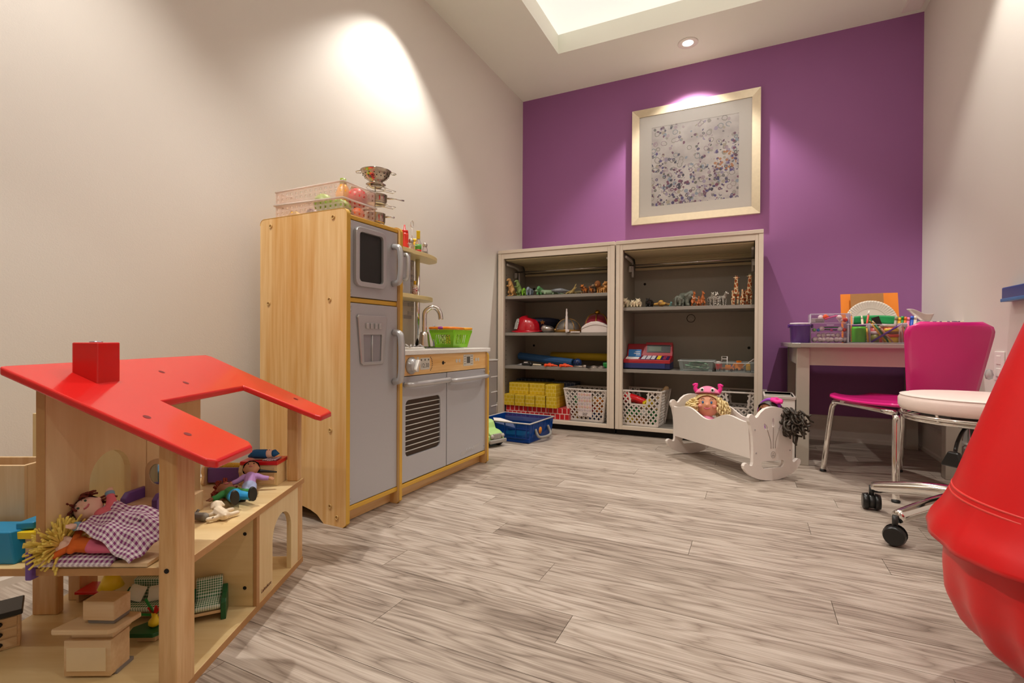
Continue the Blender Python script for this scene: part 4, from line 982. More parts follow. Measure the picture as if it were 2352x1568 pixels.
# --- boy and girl dolls lying on the deck
GSH = mat('green_jersey', '3c8a46', .85, noise=.05); CYN = mat('cyan_trousers', '2f9ad0', .85, noise=.05); SHB = mat('doll_shoe')
def lay(uf, vf, uh, vh, H, z0, up=(0, 0, 1)):
    f = place(uf, vf, DZ); h_ = place(uh, vh, DZ); d_ = h_ - f
    return lying((d_.x, d_.y, .0), f + V((0, 0, z0)), up)
CURL = mat('rust_curls', '7e2a14', .9, noise=.25, nscale=200)
doll('rag_doll', 'brown rag doll with rust curls and a green shirt lying on the upper floor', .155, lay(566, 1172, 500, 1130, .13, .018), BROWNSKIN, CURL, GSH, CYN, SHB,
     [(-.27, .02, .58), (.27, .02, .58)], [(-.12, -.03, .12), (.12, -.03, .12)], hairfn=yarn_cap(150, .05, .09, .016, seed=2), eyes='1c1410')
doll('rag_doll', 'rag doll with a black plait and lilac top lying near the red-topped toy chest', .140, lay3((-.088, -.090, .278), (-.068, -.140, .246), .14, (0, 0, 1)), mat('tan_doll_skin', 'c08a64', .7), mat('black_hair', '14100e', .7), mat('lilac_jersey', 'b58ac4', .85, noise=.05), mat('pale_trousers', 'a9b4d8', .85), SHB,
     [(-.28, .02, .56), (.30, .02, .60)], [(-.08, -.01, .08), (.07, -.02, .10)], hairfn=lambda b, S, h: (hair_cap()(b, S, h), b.tube([S(.1, .05, .84), S(.2, .05, .82), S(.33, .06, .80), S(.42, .06, .78)], [h * .035, h * .012], 7, res=4)), eyes='1c1410')
# --- small animals
def creature(name, label, cat, segs, mt, loc, rz, vox, group=None, sc=1, rx=0, ry=0):
    t = thing(name, label, cat, loc, rz, group, rx, ry)
    b = MB()
    for p0, r0, p1, r1 in segs: b.cap([c_ * sc for c_ in p0], r0 * sc, [c_ * sc for c_ in p1], r1 * sc, 10)
    b.build('body', mt, t, remesh=vox); return t
dog = [((-.016, 0, 0), .008, (.014, 0, 0), .009), ((.02, 0, .006), .006, (.028, 0, .010), .0085), ((.028, 0, .009), .006, (.038, 0, .006), .004)]
for x in (-.016, .013):
    for s in (-1, 1): dog += [((x, s * .004, 0), .0045, (x + .003, s * .014, -.003), .0038), ((x + .003, s * .014, -.003), .0038, (x + .006, s * .028, -.003), .0034)]
dog += [((.027, .007, .014), .004, (.021, .012, .010), .002), ((.027, -.007, .014), .004, (.021, -.012, .010), .002), ((-.022, 0, 0), .003, (-.032, .003, .004), .0018)]
dog = [(p, r * 1.35, q, k_ * 1.35) for p, r, q, k_ in dog]
creature('toy_dog', 'cream plastic toy dog lying on its side on the dollhouse upper floor', 'toy dog', dog, mat('cream_plastic', 'ead9bc', .5, noise=.03), place(508, 1190, DZ) + V((0, 0, .0105)), DR + 2.4, .0012)
mo = [((-.012, 0, 0), .009, (.008, 0, 0), .0075), ((.012, 0, .002), .006, (.021, 0, 0), .003), ((.010, .005, .008), .003, (.009, .006, .010), .003), ((.010, -.005, .008), .003, (.009, -.006, .010), .003), ((-.02, 0, -.004), .002, (-.03, .006, -.005), .0016), ((-.03, .006, -.005), .0016, (-.036, .002, .002), .0014)]
creature('toy_mouse', 'grey toy mouse with a curled tail beside the dollhouse front post', 'toy mouse', mo, mat('mouse_grey', '8a8478', .7), place(458, 1196, DZ) + V((0, 0, .0095)), DR + 2.9, .0011)
t = MB().box(-.016, .016, -.016, .016, 0, .042).build('toy_block', MAPLE, None, .0015, loc=place(459, 1178, DZ) + V((-.028, .0, 0)), rz=DR); tag(t, 'plain square wooden toy block behind the dollhouse front post', 'toy block')
# --- bathroom on the left half of the deck
t = thing('toy_wardrobe', 'tall open-topped wooden toy box at the left end of the dollhouse deck', 'toy wardrobe', dh(-.372, -.445, DZ), DR)
bx = MB(); X0, X1, Y0, Y1, HZ = -.085, .055, 0, .07, .150
MB().box(X0, X1, Y0, Y0 + .006, 0, HZ).build('front_panel', MAPLE, t, .001); MB().box(X0, X1, Y1 - .006, Y1, 0, HZ).build('back_panel', MAPLE, t, .001)
MB().box(X0, X0 + .006, Y0 + .006, Y1 - .006, 0, HZ).build('side_panel', MAPLE, t, .001); MB().box(X1 - .006, X1, Y0 + .006, Y1 - .006, 0, HZ).build('side_panel', MAPLE, t, .001)
MB().box(X0 + .006, X1 - .006, Y0 + .006, Y1 - .006, 0, .006).build('bottom_panel', MAPLE, t)
BT = mat('bath_blue', '1b87b4', .4, noise=.03)
t = thing('toy_bathtub', 'angular blue toy bathtub in front of the tall wooden toy box', 'toy bathtub', dh(-.300, -.510, DZ), DR)
o = MB(); o.add([(-.09, 0, 0), (.028, 0, 0), (.04, .05, 0), (-.09, .05, 0), (-.09, -.002, .055), (.022, -.002, .055), (.05, .05, .055), (-.09, .05, .055)], [(3, 2, 1, 0), (4, 5, 6, 7), (0, 1, 5, 4), (1, 2, 6, 5), (2, 3, 7, 6), (3, 0, 4, 7)]); o.build('tub', BT, t, .002)
MB().prism([(.02, .010), (.046, .014), (.052, .046), (.02, .048)], .0545, .066, (), 'xy').build('headrest', BT, t, .002)
MB().box(.024, .066, .006, .04, .040, .052).build('shelf', YEL, t, .001)
MB().box(.034, .06, .012, .036, .0, .040).build('support', MAPLE, t, .001)
t = thing('toy_basin', 'blue toy basin on a wooden block behind the dollhouse arched wall', 'toy basin', dh(-.372, -.355, DZ), DR)
MB().box(-.03, .03, 0, .035, 0, .03).build('pedestal', MAPLE, t, .001)
MB().lathe([(.034, .03), (.040, .044), (.042, .066), (.037, .066), (.030, .046), (.0001, .042)], 24, (0, .015, 0), 1.05, .75).build('basin', mat('basin_blue', '3fb0d8', .35), t)
MB().lathe([(.020, .022), (.008, .058), (.0001, .059)], 20, (.034, -.030, 0)).build('yellow_cup', YEL, t)
# a light wooden panel behind the arched wall
t = thing('toy_screen', 'pale wooden panel standing behind the arched dollhouse wall', 'toy panel', dh(-.437, -.30, DZ), DR)
MB().box(0, .205, 0, .010, 0, .222).build('panel', BIRCHZ, t, .001); MB().box(.03, .075, .010, .04, .0, .010).build('foot', MAPLEX, t, .001)
# --- lower floor
FZ = .0145
t = thing('toy_tv_stand', 'wooden toy television cabinet with a wide overhanging top at the dollhouse front', 'toy cabinet', dh(-.215, -.482, FZ), DR)
MB().box(0, .080, 0, .045, .004, .066).build('body', MAPLEX, t, .001); MB().box(.006, .073, -.002, .0, .014, .054).build('front_panel', mat('pale_panel', 'e8cfa4', .45), t)
MB().box(.004, .082, .012, .052, 0, .006).build('plinth', mat('toy_grey', '8a8480', .5), t)
MB().prism([(-.014, -.008), (.080, -.008), (.090, -.002), (.098, .05), (.02, .056), (.0, .046), (-.018, -.004)], .080, .089, (), 'xy').build('top', MAPLEX, t, .002)
MB().box(.006, .078, .008, .052, .066, .080).build('upper_shelf', MAPLEX, t, .001)
t = thing('toy_television', 'block-shaped wooden toy television on a grey base atop the toy cabinet', 'toy television', dh(-.166, -.462, FZ + .0895), DR - .05)
MB().box(-.018, .030, -.008, .026, 0, .007).build('base', MATS['toy_grey'], t, .001); MB().box(-.024, .032, -.012, .026, .007, .041).build('set', MAPLEX, t, .0015)
t = thing('toy_chest', 'black-topped wooden toy chest with three black knobs at the left', 'toy drawers', dh(-.420, -.420, FZ), DR + .72)
MB().box(-.09, .052, 0, .06, 0, .062).build('body', MAPLEX, t, .001); MB().box(-.1, .056, -.006, .066, .062, .072).build('top', BLACK, t, .002)
for i in range(3):
    dr = MB().box(-.086, .048, -.002, 0, .004 + i * .0195, .021 + i * .0195).build('drawer', MAPLEX, t, .001)
    MB().ell((.022, -.005, .0125 + i * .0195), (.007, .004, .005), 12, 8).build('knob', BLACK, dr)
t = thing('toy_lamp', 'toy lamp with a yellow cone shade and a wooden stem', 'toy lamp', dh(-.275, -.30, FZ), DR)
MB().lathe([(.016, 0), (.016, .006), (.007, .008), (.007, .078), (.0001, .079)], 16).build('stem', MAPLE, t)
MB().lathe([(.023, .070), (.012, .096), (.004, .099), (.0001, .099)], 20).build('shade', YEL, t)
GG = gingham('green_gingham', '1f6b3a', .0062, 'e2e6d4'); DG = mat('dark_green_paint', '12552c', .4, noise=.05)
def sofa(loc, rz, w, label, pillows):
    t = thing('toy_sofa', label, 'toy sofa', loc, rz)
    for x in (0, w - .010): MB().prism([(0, 0), (.055, 0), (.055, .048), (.048, .055), (.03, .045), (.006, .042), (0, .036)], x, x + .010, (), 'yz').build('arm', DG, t, .0012)
    MB().box(.010, w - .010, .004, .052, .014, .020).build('frame', MAPLEX, t)
    MB().sheet(lambda u, v: (.011 + (w - .022) * u, .002 + .04 * v, .028 + .003 * sin(pi * v)), 8, 8, uvs=(w, .04)).build('seat_cushion', GG, t, solid=.009)
    MB().sheet(lambda u, v: (.0105 + (w - .021) * u, .040 + .012 * v + .006 * sin(pi * v), .030 + .042 * v), 8, 8, uvs=(w, .045)).build('back_cushion', GG, t, solid=.011)
    for i in range(pillows):
        o = MB(); o.sheet(lambda u, v: (.034 * (u - .5), .030 * (v - .5), .006 * (sin(pi * u) * sin(pi * v)) ** .5), 8, 8).sheet(lambda u, v: (.034 * (u - .5), .030 * (v - .5), -.006 * (sin(pi * u) * sin(pi * v)) ** .5), 8, 8)
        q = o.build('pillow', mat('pillow_white', 'e8e4d4', .85, noise=.03), None); q.matrix_world = t_mat(loc, rz) @ Matrix.Translation((.030 + i * .042, .026, .052)) @ Matrix.Rotation(rad(62), 4, 'X') @ Matrix.Rotation((-.2, .15)[i % 2], 4, 'Z')
        tag(q, ('left' if i == 0 else 'right') + ' small white pillow on the green gingham toy sofa', 'toy pillow', 'white toy pillows')
    return t
def t_mat(loc, rz): return Matrix.Translation(loc) @ Matrix.Rotation(rz, 4, 'Z')
sofa(dh(-.258, -.318, FZ), DR + .02, .108, 'green toy sofa with gingham cushions against the lower dollhouse wall', 2)
sofa(dh(-.100, -.328, FZ), DR + .42, .070, 'green toy armchair with gingham cushions beside the dollhouse front post', 0)
t = thing('toy_table', 'dark green toy coffee table in front of the toy sofa', 'toy table', dh(-.172, -.385, FZ), DR)
MB().box(.006, .042, .008, .034, 0, .014).build('base', MAPLEX, t, .001)
MB().prism([(-.004, -.004), (.045, -.004), (.062, .02), (.066, .044), (.012, .046), (-.010, .02)], .014, .022, (), 'xy').build('top', DG, t, .0015)
t = thing('toy_vase', 'yellow toy vase with red and green felt flowers on the green toy table', 'toy vase', dh(-.142, -.362, FZ + .0222), DR)
MB().lathe([(.006, 0), (.0105, .005), (.0105, .012), (.005, .018), (.0055, .027), (.0035, .027), (.0001, .02)], 18).build('vase', YEL, t)
for i, (dx, dz, c_, l) in enumerate(((-.018, .03, GRN, 1), (.030, .026, GRN, 1), (-.035, .004, GRN, .9), (-.012, .022, RED, .6), (.006, .026, RED, .7), (.015, .024, RED, .7))):
    MB().bar((0, 0, .022), (dx, -.004 * (i % 3), .024 + dz * l), .0045, .002, (0, 1, 0)).build('leaf' if c_ is GRN else 'petal', c_, t)
t = thing('toy_bench', 'wooden toy seat with a red board behind the dollhouse pillar', 'toy chair', dh(-.432, -.22, FZ), DR)
MB().box(-.0, .026, .0, .05, 0, .095).build('side', MAPLE, t, .001); MB().box(.03, .085, -.02, .03, .022, .028).build('seat', RED, t, .001)
MB().box(.082, .088, .0, .05, .02, .115).build('back', RED, t, .001); MB().box(.026, .032, -.01, .03, 0, .022).build('foot', MAPLE, t, .001); MB().box(.026, .084, .02, .03, .0, .02).build('stretcher', MAPLE, t)
# ================================================================== things in the cabinets
def sx(u, y, v=778): return YP(u, v, y).x
Z1, Z2, Z3, ZB = .915, .655, .42, .0622
R1, R3 = .815, .42
def quad(L, hb, rb, nl, na, hr, hl, lr, w=None, tail=(.3, -.6), drop=0, neck_r=None, ears=True, horn=None):
    """capsules of a standing four-legged animal facing +x"""
    w = w or rb * .62; S = []
    S += [((-L / 2, 0, hb), rb * .98, (L * .05, 0, hb - rb * .08), rb * .92), ((L * .05, 0, hb - rb * .08), rb * .92, (L / 2, 0, hb + rb * .02), rb)]
    nr = neck_r or rb * .55; nx, nz = L / 2 + rb * .3, hb + rb * .45; hx, hz = nx + nl * cos(na), nz + nl * sin(na)
    S += [((nx, 0, nz), nr * 1.25, (hx, 0, hz), nr * .9), ((hx, 0, hz), hr, (hx + hl * .55, 0, hz - hl * .25), hr * .72), ((hx + hl * .55, 0, hz - hl * .25), hr * .72, (hx + hl, 0, hz - hl * .42), hr * .5)]
    if ears:
        for s in (-1, 1): S.append(((hx - hr * .3, s * hr * .7, hz + hr * .6), hr * .3, (hx - hr * .5, s * hr * 1.1, hz + hr * 1.25), hr * .16))
    for s in (-1, 1):
        S += [((-L / 2, s * w, hb - rb * .2), rb * .62, (-L / 2 + rb * .35, s * w, hb * .55), lr * 1.35), ((-L / 2 + rb * .35, s * w, hb * .55), lr * 1.3, (-L / 2 - rb * .25, s * w, hb * .30), lr), ((-L / 2 - rb * .25, s * w, hb * .30), lr, (-L / 2 - rb * .1, s * w, lr), lr * .95), ((-L / 2 - rb * .1, s * w, lr * .8), lr * .85, (-L / 2 + lr * .9, s * w, lr * .8), lr * .75)]
        S += [((L / 2 - rb * .1, s * w, hb - rb * .1), rb * .55, (L / 2, s * w, hb * .42), lr * 1.15), ((L / 2, s * w, hb * .42), lr * 1.1, (L / 2, s * w, lr), lr * .95), ((L / 2, s * w, lr * .8), lr * .85, (L / 2 + lr * 1.1, s * w, lr * .8), lr * .75)]
    if tail: S += [((-L / 2 - rb * .8, 0, hb + rb * .2), rb * .2, (-L / 2 - rb - tail[0] * L * .5, 0, hb + tail[1] * hb * .5), rb * .13)]
    return S
def height(S): return max(max(p[2] + r, q[2] + k_) for p, r, q, k_ in S)
def animal(name, label, cat, S, mt, u, hpx, z, y, rz, group=None, dx=0):
    loc = V((sx(u, y) + dx, y, z)); H = hpx / pxm(loc); sc = H / height(S)
    lo = min(min(p[2] - r, q[2] - k_) for p, r, q, k_ in S)
    return creature(name, label, cat, [((p[0], p[1], p[2] - lo), r, (q[0], q[1], q[2] - lo), k_) for p, r, q, k_ in S], mt, loc + V((0, 0, .0015)), rz, max(.0011, sc * .02), group, sc), sc
YS = 3.205
# --- left cabinet, top shelf: reptiles, shark, cats
def trex(): 
    S = [((0, 0, .62), .17, (.06, 0, .82), .14), ((-.06, 0, .42), .19, (0, 0, .62), .17), ((.06, 0, .82), .13, (.12, 0, 1.0), .09), ((.12, 0, 1.02), .10, (.20, 0, 1.03), .085), ((.20, 0, 1.03), .08, (.30, 0, .98), .055),
         ((-.12, 0, .36), .14, (-.34, 0, .16), .08), ((-.34, 0, .16), .08, (-.62, 0, .09), .03)]
    for s in (-1, 1): S += [((-.06, s * .13, .40), .12, (.05, s * .14, .26), .085), ((.05, s * .14, .26), .08, (-.05, s * .14, .13), .055), ((-.05, s * .14, .13), .055, (.0, s * .14, .05), .05), ((0, s * .14, .04), .045, (.12, s * .15, .035), .04),
                           ((.12, s * .13, .70), .05, (.22, s * .12, .62), .035), ((.22, s * .12, .62), .03, (.28, s * .10, .66), .025)]
    return S
TAN = mat('dino_tan', 'c8965a', .5, noise=.25, nscale=40); DGR = mat('dino_green', '7a8f4e', .5, noise=.3, nscale=50)
animal('toy_dinosaur', 'tall tan upright toy dinosaur at the left end of the shelf', 'toy dinosaur', trex(), TAN, 1173, 41, Z1, YS, rad(-115))
animal('toy_dinosaur', 'pale green upright toy dinosaur beside the tall tan one', 'toy dinosaur', trex(), DGR, 1191, 38, Z1, YS + .03, rad(-125))
t, s_ = animal('toy_dinosaur', 'lime green spiky toy dinosaur on all fours with brown back spikes', 'toy dinosaur', quad(.5, .32, .17, .12, .2, .11, .2, .06, tail=(.8, -.8), ears=False), mat('lime_dino', '7cb82e', .45, noise=.2), 1204, 17, Z1, YS, rad(-70))
b = MB()
for i in range(8): a = -1 + i * .3; b.cyl((-.01 + .006 * sin(i * 2), .010 * sin(a), .030), (-.012 + .012 * sin(i * 3), .026 * sin(a), .052 - .008 * abs(a)), .0035, .0006, 6)
b.build('spikes', mat('spike_brown', '6a5038', .6), t)
def frill(name, label, u, fc, bc, hpx):
    t, s_ = animal('toy_dinosaur', label, 'toy dinosaur', quad(.5, .32, .16, .08, .2, .11, .22, .06, tail=(.7, -.7), ears=False), mat('dino_' + name, bc, .5, noise=.2), u, hpx, Z1, YS, rad(-80))
    b = MB()
    for s in (-1, 1): b.ell((.020, s * .009, .031), (.003, .0095, .0105), 12, 8)
    b.build('frill', mat('frill_' + name, fc, .4), t)
    b = MB()
    for s in (-1, 1): b.cyl((.024, s * .006, .036), (.032, s * .010, .052), .002, .0005, 6)
    b.build('horn', mat('horn_white', 'e6dccb', .4), t); return t
frill('blue', 'small grey toy horned dinosaur with a blue neck frill', 1216, '2f8fd0', '8b98a8', 19)
frill('red', 'small green toy dinosaur with a dark red head frill', 1240, '8a2a20', '5f9a62', 20)
S = [((-.3, 0, .13), .11, (.15, 0, .13), .12), ((.15, 0, .14), .10, (.4, 0, .2), .075), ((.4, 0, .2), .07, (.6, 0, .2), .045), ((-.3, 0, .12), .09, (-.8, 0, .05), .02)]
for x in (-.25, .15):
    for s in (-1, 1): S += [((x, s * .1, .1), .05, (x + .04, s * .22, .03), .035)]
t, s_ = animal('toy_dinosaur', 'low green toy dinosaur with an orange back sail', 'toy dinosaur', S, mat('sail_green', '8aa080', .5, noise=.25), 1258, 13, Z1, YS, rad(-150))
MB().prism([(-.022, .008), (.016, .008), (.012, .022), (.0, .031), (-.012, .028), (-.02, .018)], -.0012, .0012, (), 'xz').build('sail', mat('sail_orange', 'a8502a', .5), t)
# shark
S = [((-.5, 0, .0), .07, (-.1, 0, .03), .17), ((-.1, 0, .03), .17, (.3, 0, .03), .14), ((.3, 0, .03), .13, (.58, 0, .05), .05), ((-.5, 0, .0), .06, (-.72, 0, -.03), .03)]
t, s_ = animal('toy_shark', 'grey toy shark propped on its fins on the upper shelf', 'toy shark', S, mat('shark_grey', '74787c', .4, noise=.1), 1285, 6.5, Z1 + .012, YS, rad(190))
b = MB(); b.prism([(-.006, .012), (.010, .011), (-.008, .026)], -.001, .001, (), 'xz').prism([(-.034, .006), (-.028, .003), (-.046, .018), (-.045, .003), (-.049, -.006)], -.001, .001, (), 'xz')
for s in (-1, 1): b.bar((.010, s * .006, .003), (-.004, s * .020, -.008), .009, .0015, (0, 0, 1))
b.build('fin', mat('shark_fin', '5c6064', .4), t)
S = [((-.35, 0, .1), .08, (.15, 0, .14), .11), ((.15, 0, .15), .1, (.34, 0, .30), .07), ((.34, 0, .32), .06, (.52, 0, .56), .03), ((.34, 0, .28), .05, (.58, 0, .36), .025), ((-.35, 0, .09), .07, (-.8, 0, .04), .015)]
for x in (-.25, .15):
    for s in (-1, 1): S += [((x, s * .1, .1), .05, (x + .05, s * .24, .03), .035)]
animal('toy_crocodile', 'tan toy crocodile with its jaws wide open', 'toy crocodile', S, mat('croc_tan', 'a89058', .5, noise=.25), 1311, 22, Z1, YS, rad(-35))
S2 = [((-.3, 0, .1), .09, (.2, 0, .1), .1), ((.2, 0, .11), .08, (.42, 0, .12), .06), ((-.3, 0, .09), .06, (-.7, 0, .04), .02)] + S[5:]
animal('toy_lizard', 'low brown toy lizard half hidden behind the open-jawed crocodile', 'toy lizard', S2, mat('lizard_brown', '6f6244', .6, noise=.25), 1327, 9, Z1, YS + .045, rad(-20))
cat_ = lambda: quad(.42, .40, .14, .14, 1.0, .125, .17, .055, tail=(.5, .1))
TIG = voro('tiger_coat', '6a3a1c', 'cf7e36', 26, .12, .5); LIO = mat('lion_coat', 'c58a48', .5, noise=.15)
TG, LG_ = 'toy big cats', 'toy lions'
animal('toy_tiger', 'orange adult toy tiger, leftmost of the toy big cats', 'toy tiger', cat_(), TIG, 1342, 23, Z1, YS + .045, rad(-110), TG)
animal('toy_tiger', 'small tiger cub standing in front of the leftmost toy tiger', 'toy tiger', cat_(), TIG, 1345, 17, Z1, YS - .005, rad(-95), TG)
animal('toy_tiger', 'second tiger cub standing a little further right', 'toy tiger', cat_(), TIG, 1358, 17, Z1, YS - .005, rad(-100), TG)
animal('toy_tiger', 'grey-brown adult toy cat behind the second tiger cub', 'toy tiger', cat_(), voro('grey_tiger', '4a4038', '9a8468', 26, .12, .5), 1367, 23, Z1, YS + .045, rad(-110), TG)
t, s_ = animal('toy_lion', 'toy lion with a thick mane behind the lion cub', 'toy lion', cat_(), LIO, 1379, 27, Z1, YS + .045, rad(-110), LG_)
MB().ell((.034, 0, .062), (.020, .022, .024), 12, 10).build('mane', mat('mane_brown', '8a5226', .8, noise=.2), t)
animal('toy_lion', 'toy lion cub at the front near the right end', 'toy lion', cat_(), LIO, 1385, 18, Z1, YS - .005, rad(-40), LG_)
animal('toy_lion', 'toy lioness half hidden by the cabinet edge', 'toy lion', cat_(), LIO, 1399, 29, Z1, YS + .05, rad(-120), LG_)
# --- left cabinet, second shelf: hats
YH = 3.27
x = sx(1212, YH)
t = thing('fire_helmet', 'red plastic toy fire helmet with a white front shield', 'hat', (x, YH, Z2), 0)
HR = mat('helmet_red', 'b81224', .25, noise=.03, coat=.5)
def brim(u, v):
    a = 2 * pi * u; r = .080 + (.030 + .022 * max(0, cos(a))) * v; return (r * cos(a) * 1.12, r * sin(a) * .9, .018 - .012 * v + .006 * cos(2 * a) * v)
MB().sheet(brim, 36, 4).build('brim', HR, t, solid=.004)
def crown(u, v):
    a = 2 * pi * u; r = .083 * cos(v * pi / 2) ** .55; rid = 1 + .03 * cos(8 * a) * sin(pi * v); return (r * cos(a) * 1.12 * rid, r * sin(a) * .9 * rid, .014 + .10 * sin(v * pi / 2) - .012 * cos(a) * v)
MB().sheet(crown, 48, 12).build('crown', HR, t)
o = MB().prism([(-.026, 0), (.026, 0), (.028, .045), (.02, .07), (.010, .078), (0, .074), (-.010, .078), (-.02, .07), (-.028, .045)], -.002, .002, (), 'xz').build('shield', voro('shield_print', '8a8a84', 'e6e4dc', 150, .12, .5), t); o.location = (-.070, -.058, .026); o.rotation_euler = (rad(-14), 0, rad(-42))
x = sx(1246, 3.40)
t = thing('police_hat', 'dark navy toy police hat behind the red fire helmet', 'hat', (x, 3.40, Z2), .15)
NV = mat('navy_felt', '1b2038', .8, noise=.1)
MB().lathe([(.088, 0), (.09, .045), (.128, .075), (.134, .090), (.12, .102), (.06, .112), (.0001, .115)], 32).build('crown', NV, t)
MB().lathe([(.09, .004), (.0925, .012), (.0925, .032), (.0905, .04)], 32).build('band', mat('hat_band', '0c0d14', .4), t)
o = MB().prism([( (.020 if k % 2 == 0 else .009) * sin(2 * pi * k / 10), (.020 if k % 2 == 0 else .009) * cos(2 * pi * k / 10)) for k in range(10)], -.001, .001, (), 'xz').build('star_badge', mat('badge_gold', 'b09a58', .3, .8), t); o.location = (.03, -.126, .075); o.rotation_euler = (rad(25), 0, .2)
x = sx(1256, 3.2)
t = thing('silver_visor', 'dented silver toy helmet visor lying in front of the navy hat', 'hat', (x, 3.215, Z2 + .024), .3)
MB().ell((0, 0, 0), (.045, .035, .026), 18, 12).cap((-.02, -.008, .006), .026, (.03, .008, -.006), .018).build('visor', mat('visor_silver', 'a8a09a', .28, .85, noise=.15), t, remesh=.002)
t = thing('drinking_horn', 'small gold toy horn tucked behind the silver visor', 'toy horn', (sx(1276, 3.27), 3.27, Z2 + .016), .3)
MB().tube([(-.045, 0, .004), (-.01, 0, 0), (.03, .0, .012), (.045, .004, .026)], [.017, .006], 12, res=4).build('horn', mat('horn_gold', 'b08444', .3, .6), t)
x = sx(1305, 3.25)
t = thing('knight_helmet', 'grey toy knight helmet with a brass band', 'hat', (x, 3.25, Z2))
GM = mat('helmet_grey', '77726c', .35, .6, noise=.08); BR = mat('brass_trim', '9a7238', .35, .7)
MB().lathe([(.085, .0), (.086, .02), (.080, .045), (.066, .07), (.044, .086), (.02, .094), (.0001, .096)], 32).build('dome', GM, t)
MB().lathe([(.0865, .002), (.0895, .004), (.0895, .018), (.087, .02)], 32).build('band', BR, t)
for a in (-1.35, -.55, .35, 1.25, 2.4, 3.9): MB().tube([(.0865 * cos(q) * cos(a - .2), .0865 * cos(q) * sin(a - .2), .018 + .079 * sin(q)) for q in [pi / 2 * i / 7 for i in range(8)]], .0028, 6).build('rib', BR, t)
t = thing('toy_sword', 'pale plastic toy sword standing upright against the knight helmet', 'toy sword', (sx(1301, 3.152), 3.1545, Z2))
MB().cbox((0, 0, .055), (.015, .006, .11)).cbox((0, 0, .125), (.011, .005, .032)).cbox((0, 0, .15), (.008, .004, .02)).build('blade', mat('pale_plastic', 'ddd0cc', .4), t, .001)
MB().cbox((.006, -.001, .012), (.026, .009, .016)).build('hilt', mat('pale_plastic'), t, .002)
tag(MB().box(-.032, .032, -.006, .006, 0, .008).build('plastic_strip', mat('pale_plastic'), None, .001, loc=(sx(1321, 3.16), 3.1625, Z2), rz=.02), 'short pale plastic strip lying before the knight helmet', 'toy piece')
t = thing('crown_hat', 'red velvet toy hat with gold braid behind the white sailor cap', 'hat', (sx(1372, 3.36), 3.36, Z2), 0)
VEL = mat('red_velvet', '8e1026', .85, noise=.15, sheen=.4); GOLD = mat('gold_braid', 'b98f3e', .35, .7, noise=.1)
def vdome(u, v): a = 2 * pi * u; r = .098 * cos(v * pi / 2) ** .6 * (1 + .05 * abs(cos(3 * a)) * sin(pi * v)); return (r * cos(a), r * sin(a), .005 + .125 * sin(v * pi / 2))
MB().sheet(vdome, 40, 12).build('crown', VEL, t)
MB().tube([(.099 * cos(a), .099 * sin(a), .012 + .004 * cos(12 * a)) for a in [2 * pi * i / 48 for i in range(48)]], .010, 8, True).build('braid', GOLD, t)
for a in (-2.3, -1.4, -.5): MB().tube([(.101 * cos(q) ** .6 * cos(a), .101 * cos(q) ** .6 * sin(a), .005 + .128 * sin(q) + .002 * sin(q * 22)) for q in [pi / 2 * i / 18 for i in range(18)]], .0042, 6).build('strap', GOLD, t)
MB().ell((0, 0, .142), .018, 14, 10).ell((-.05, -.080, .05), .016, 12, 8).build('gem', mat('gem_gold', 'd8a43a', .2, .8), t)
x = sx(1366, 3.2)
t = thing('sailor_cap', 'folded white sailor cap at the front right of the hat shelf', 'hat', (x, 3.20, Z2))
P = [(-.088, 0), (.095, 0), (.095, .040), (.06, .062), (.02, .075), (-.02, .072), (-.055, .058), (-.085, .036)]
MB().prism(P, -.028, .028, (), 'xz').build('cap', mat('cap_white', 'ded2cc', .8, noise=.02), t, .008, 3)
MB().tube([(-.088, -.029, .02), (-.04, -.0295, .042), (.02, -.0295, .052), (.095, -.029, .036)], .0014, 5, res=4).build('fold_line', mat('fold_grey', 'a89c96', .8), t)
# --- left cabinet, third shelf
def tubething(name, label, cat, u0, v0, y0, u1, v1, y1, r, mt, hollow=True, ridged=False):
    p0, p1 = YP(u0, v0, y0), YP(u1, v1, y1); p0.z = max(p0.z, Z3 + r + .001); p1.z = max(p1.z, Z3 + r + .001); d_ = p1 - p0; L = d_.length
    t = thing(name, label, cat, p0); b = MB(); n = 24
    X = d_.normalized(); Yv = V((0, 0, 1)).cross(X).normalized(); Zv = X.cross(Yv)
    vs = []; fs = []
    prof = [(r, 0), (r, L), (r * .62, L), (r * .62, .02)] if hollow else [(r, 0), (r, L)]
    for rr, l in prof:
        for k in range(n):
            a = 2 * pi * k / n; q = rr * (1 + (.05 if ridged and rr == r and k % 2 else 0)); vs.append(X * l + Yv * q * cos(a) + Zv * q * sin(a))
    for i in range(len(prof) - 1): fs += [(i * n + k, (i + 1) * n + k, (i + 1) * n + (k + 1) % n, i * n + (k + 1) % n) for k in range(n)]
    fs.append(tuple(range(n)))
    fs.append(tuple(range((len(prof) - 1) * n, len(prof) * n)))
    b.add(vs, fs, [not ridged] * (len(fs) - 2) + [False, False]); b.build('foam', mt, t); return t
FB = mat('foam_blue', '24507e', .7, noise=.06)
tubething('foam_bat', 'ribbed dark blue foam tube lying across the third shelf', 'foam tube', 1194, 817, 3.36, 1316, 833, 3.25, .026, FB, ridged=True)
tubething('foam_bat', 'long yellow foam tube behind the blue ball', 'foam tube', 1268, 816, 3.50, 1400, 821, 3.40, .027, mat('foam_yellow', 'd2ac1a', .7, noise=.05))
p = V((sx(1327, 3.245), 3.245, Z3 + .0295))
t = thing('perforated_ball', 'dark blue plastic ball with holes beside the blue foam tube', 'ball', p)
MB().ell((0, 0, 0), .029, 24, 16).build('shell', mat('ball_blue', '1c3468', .35), t)
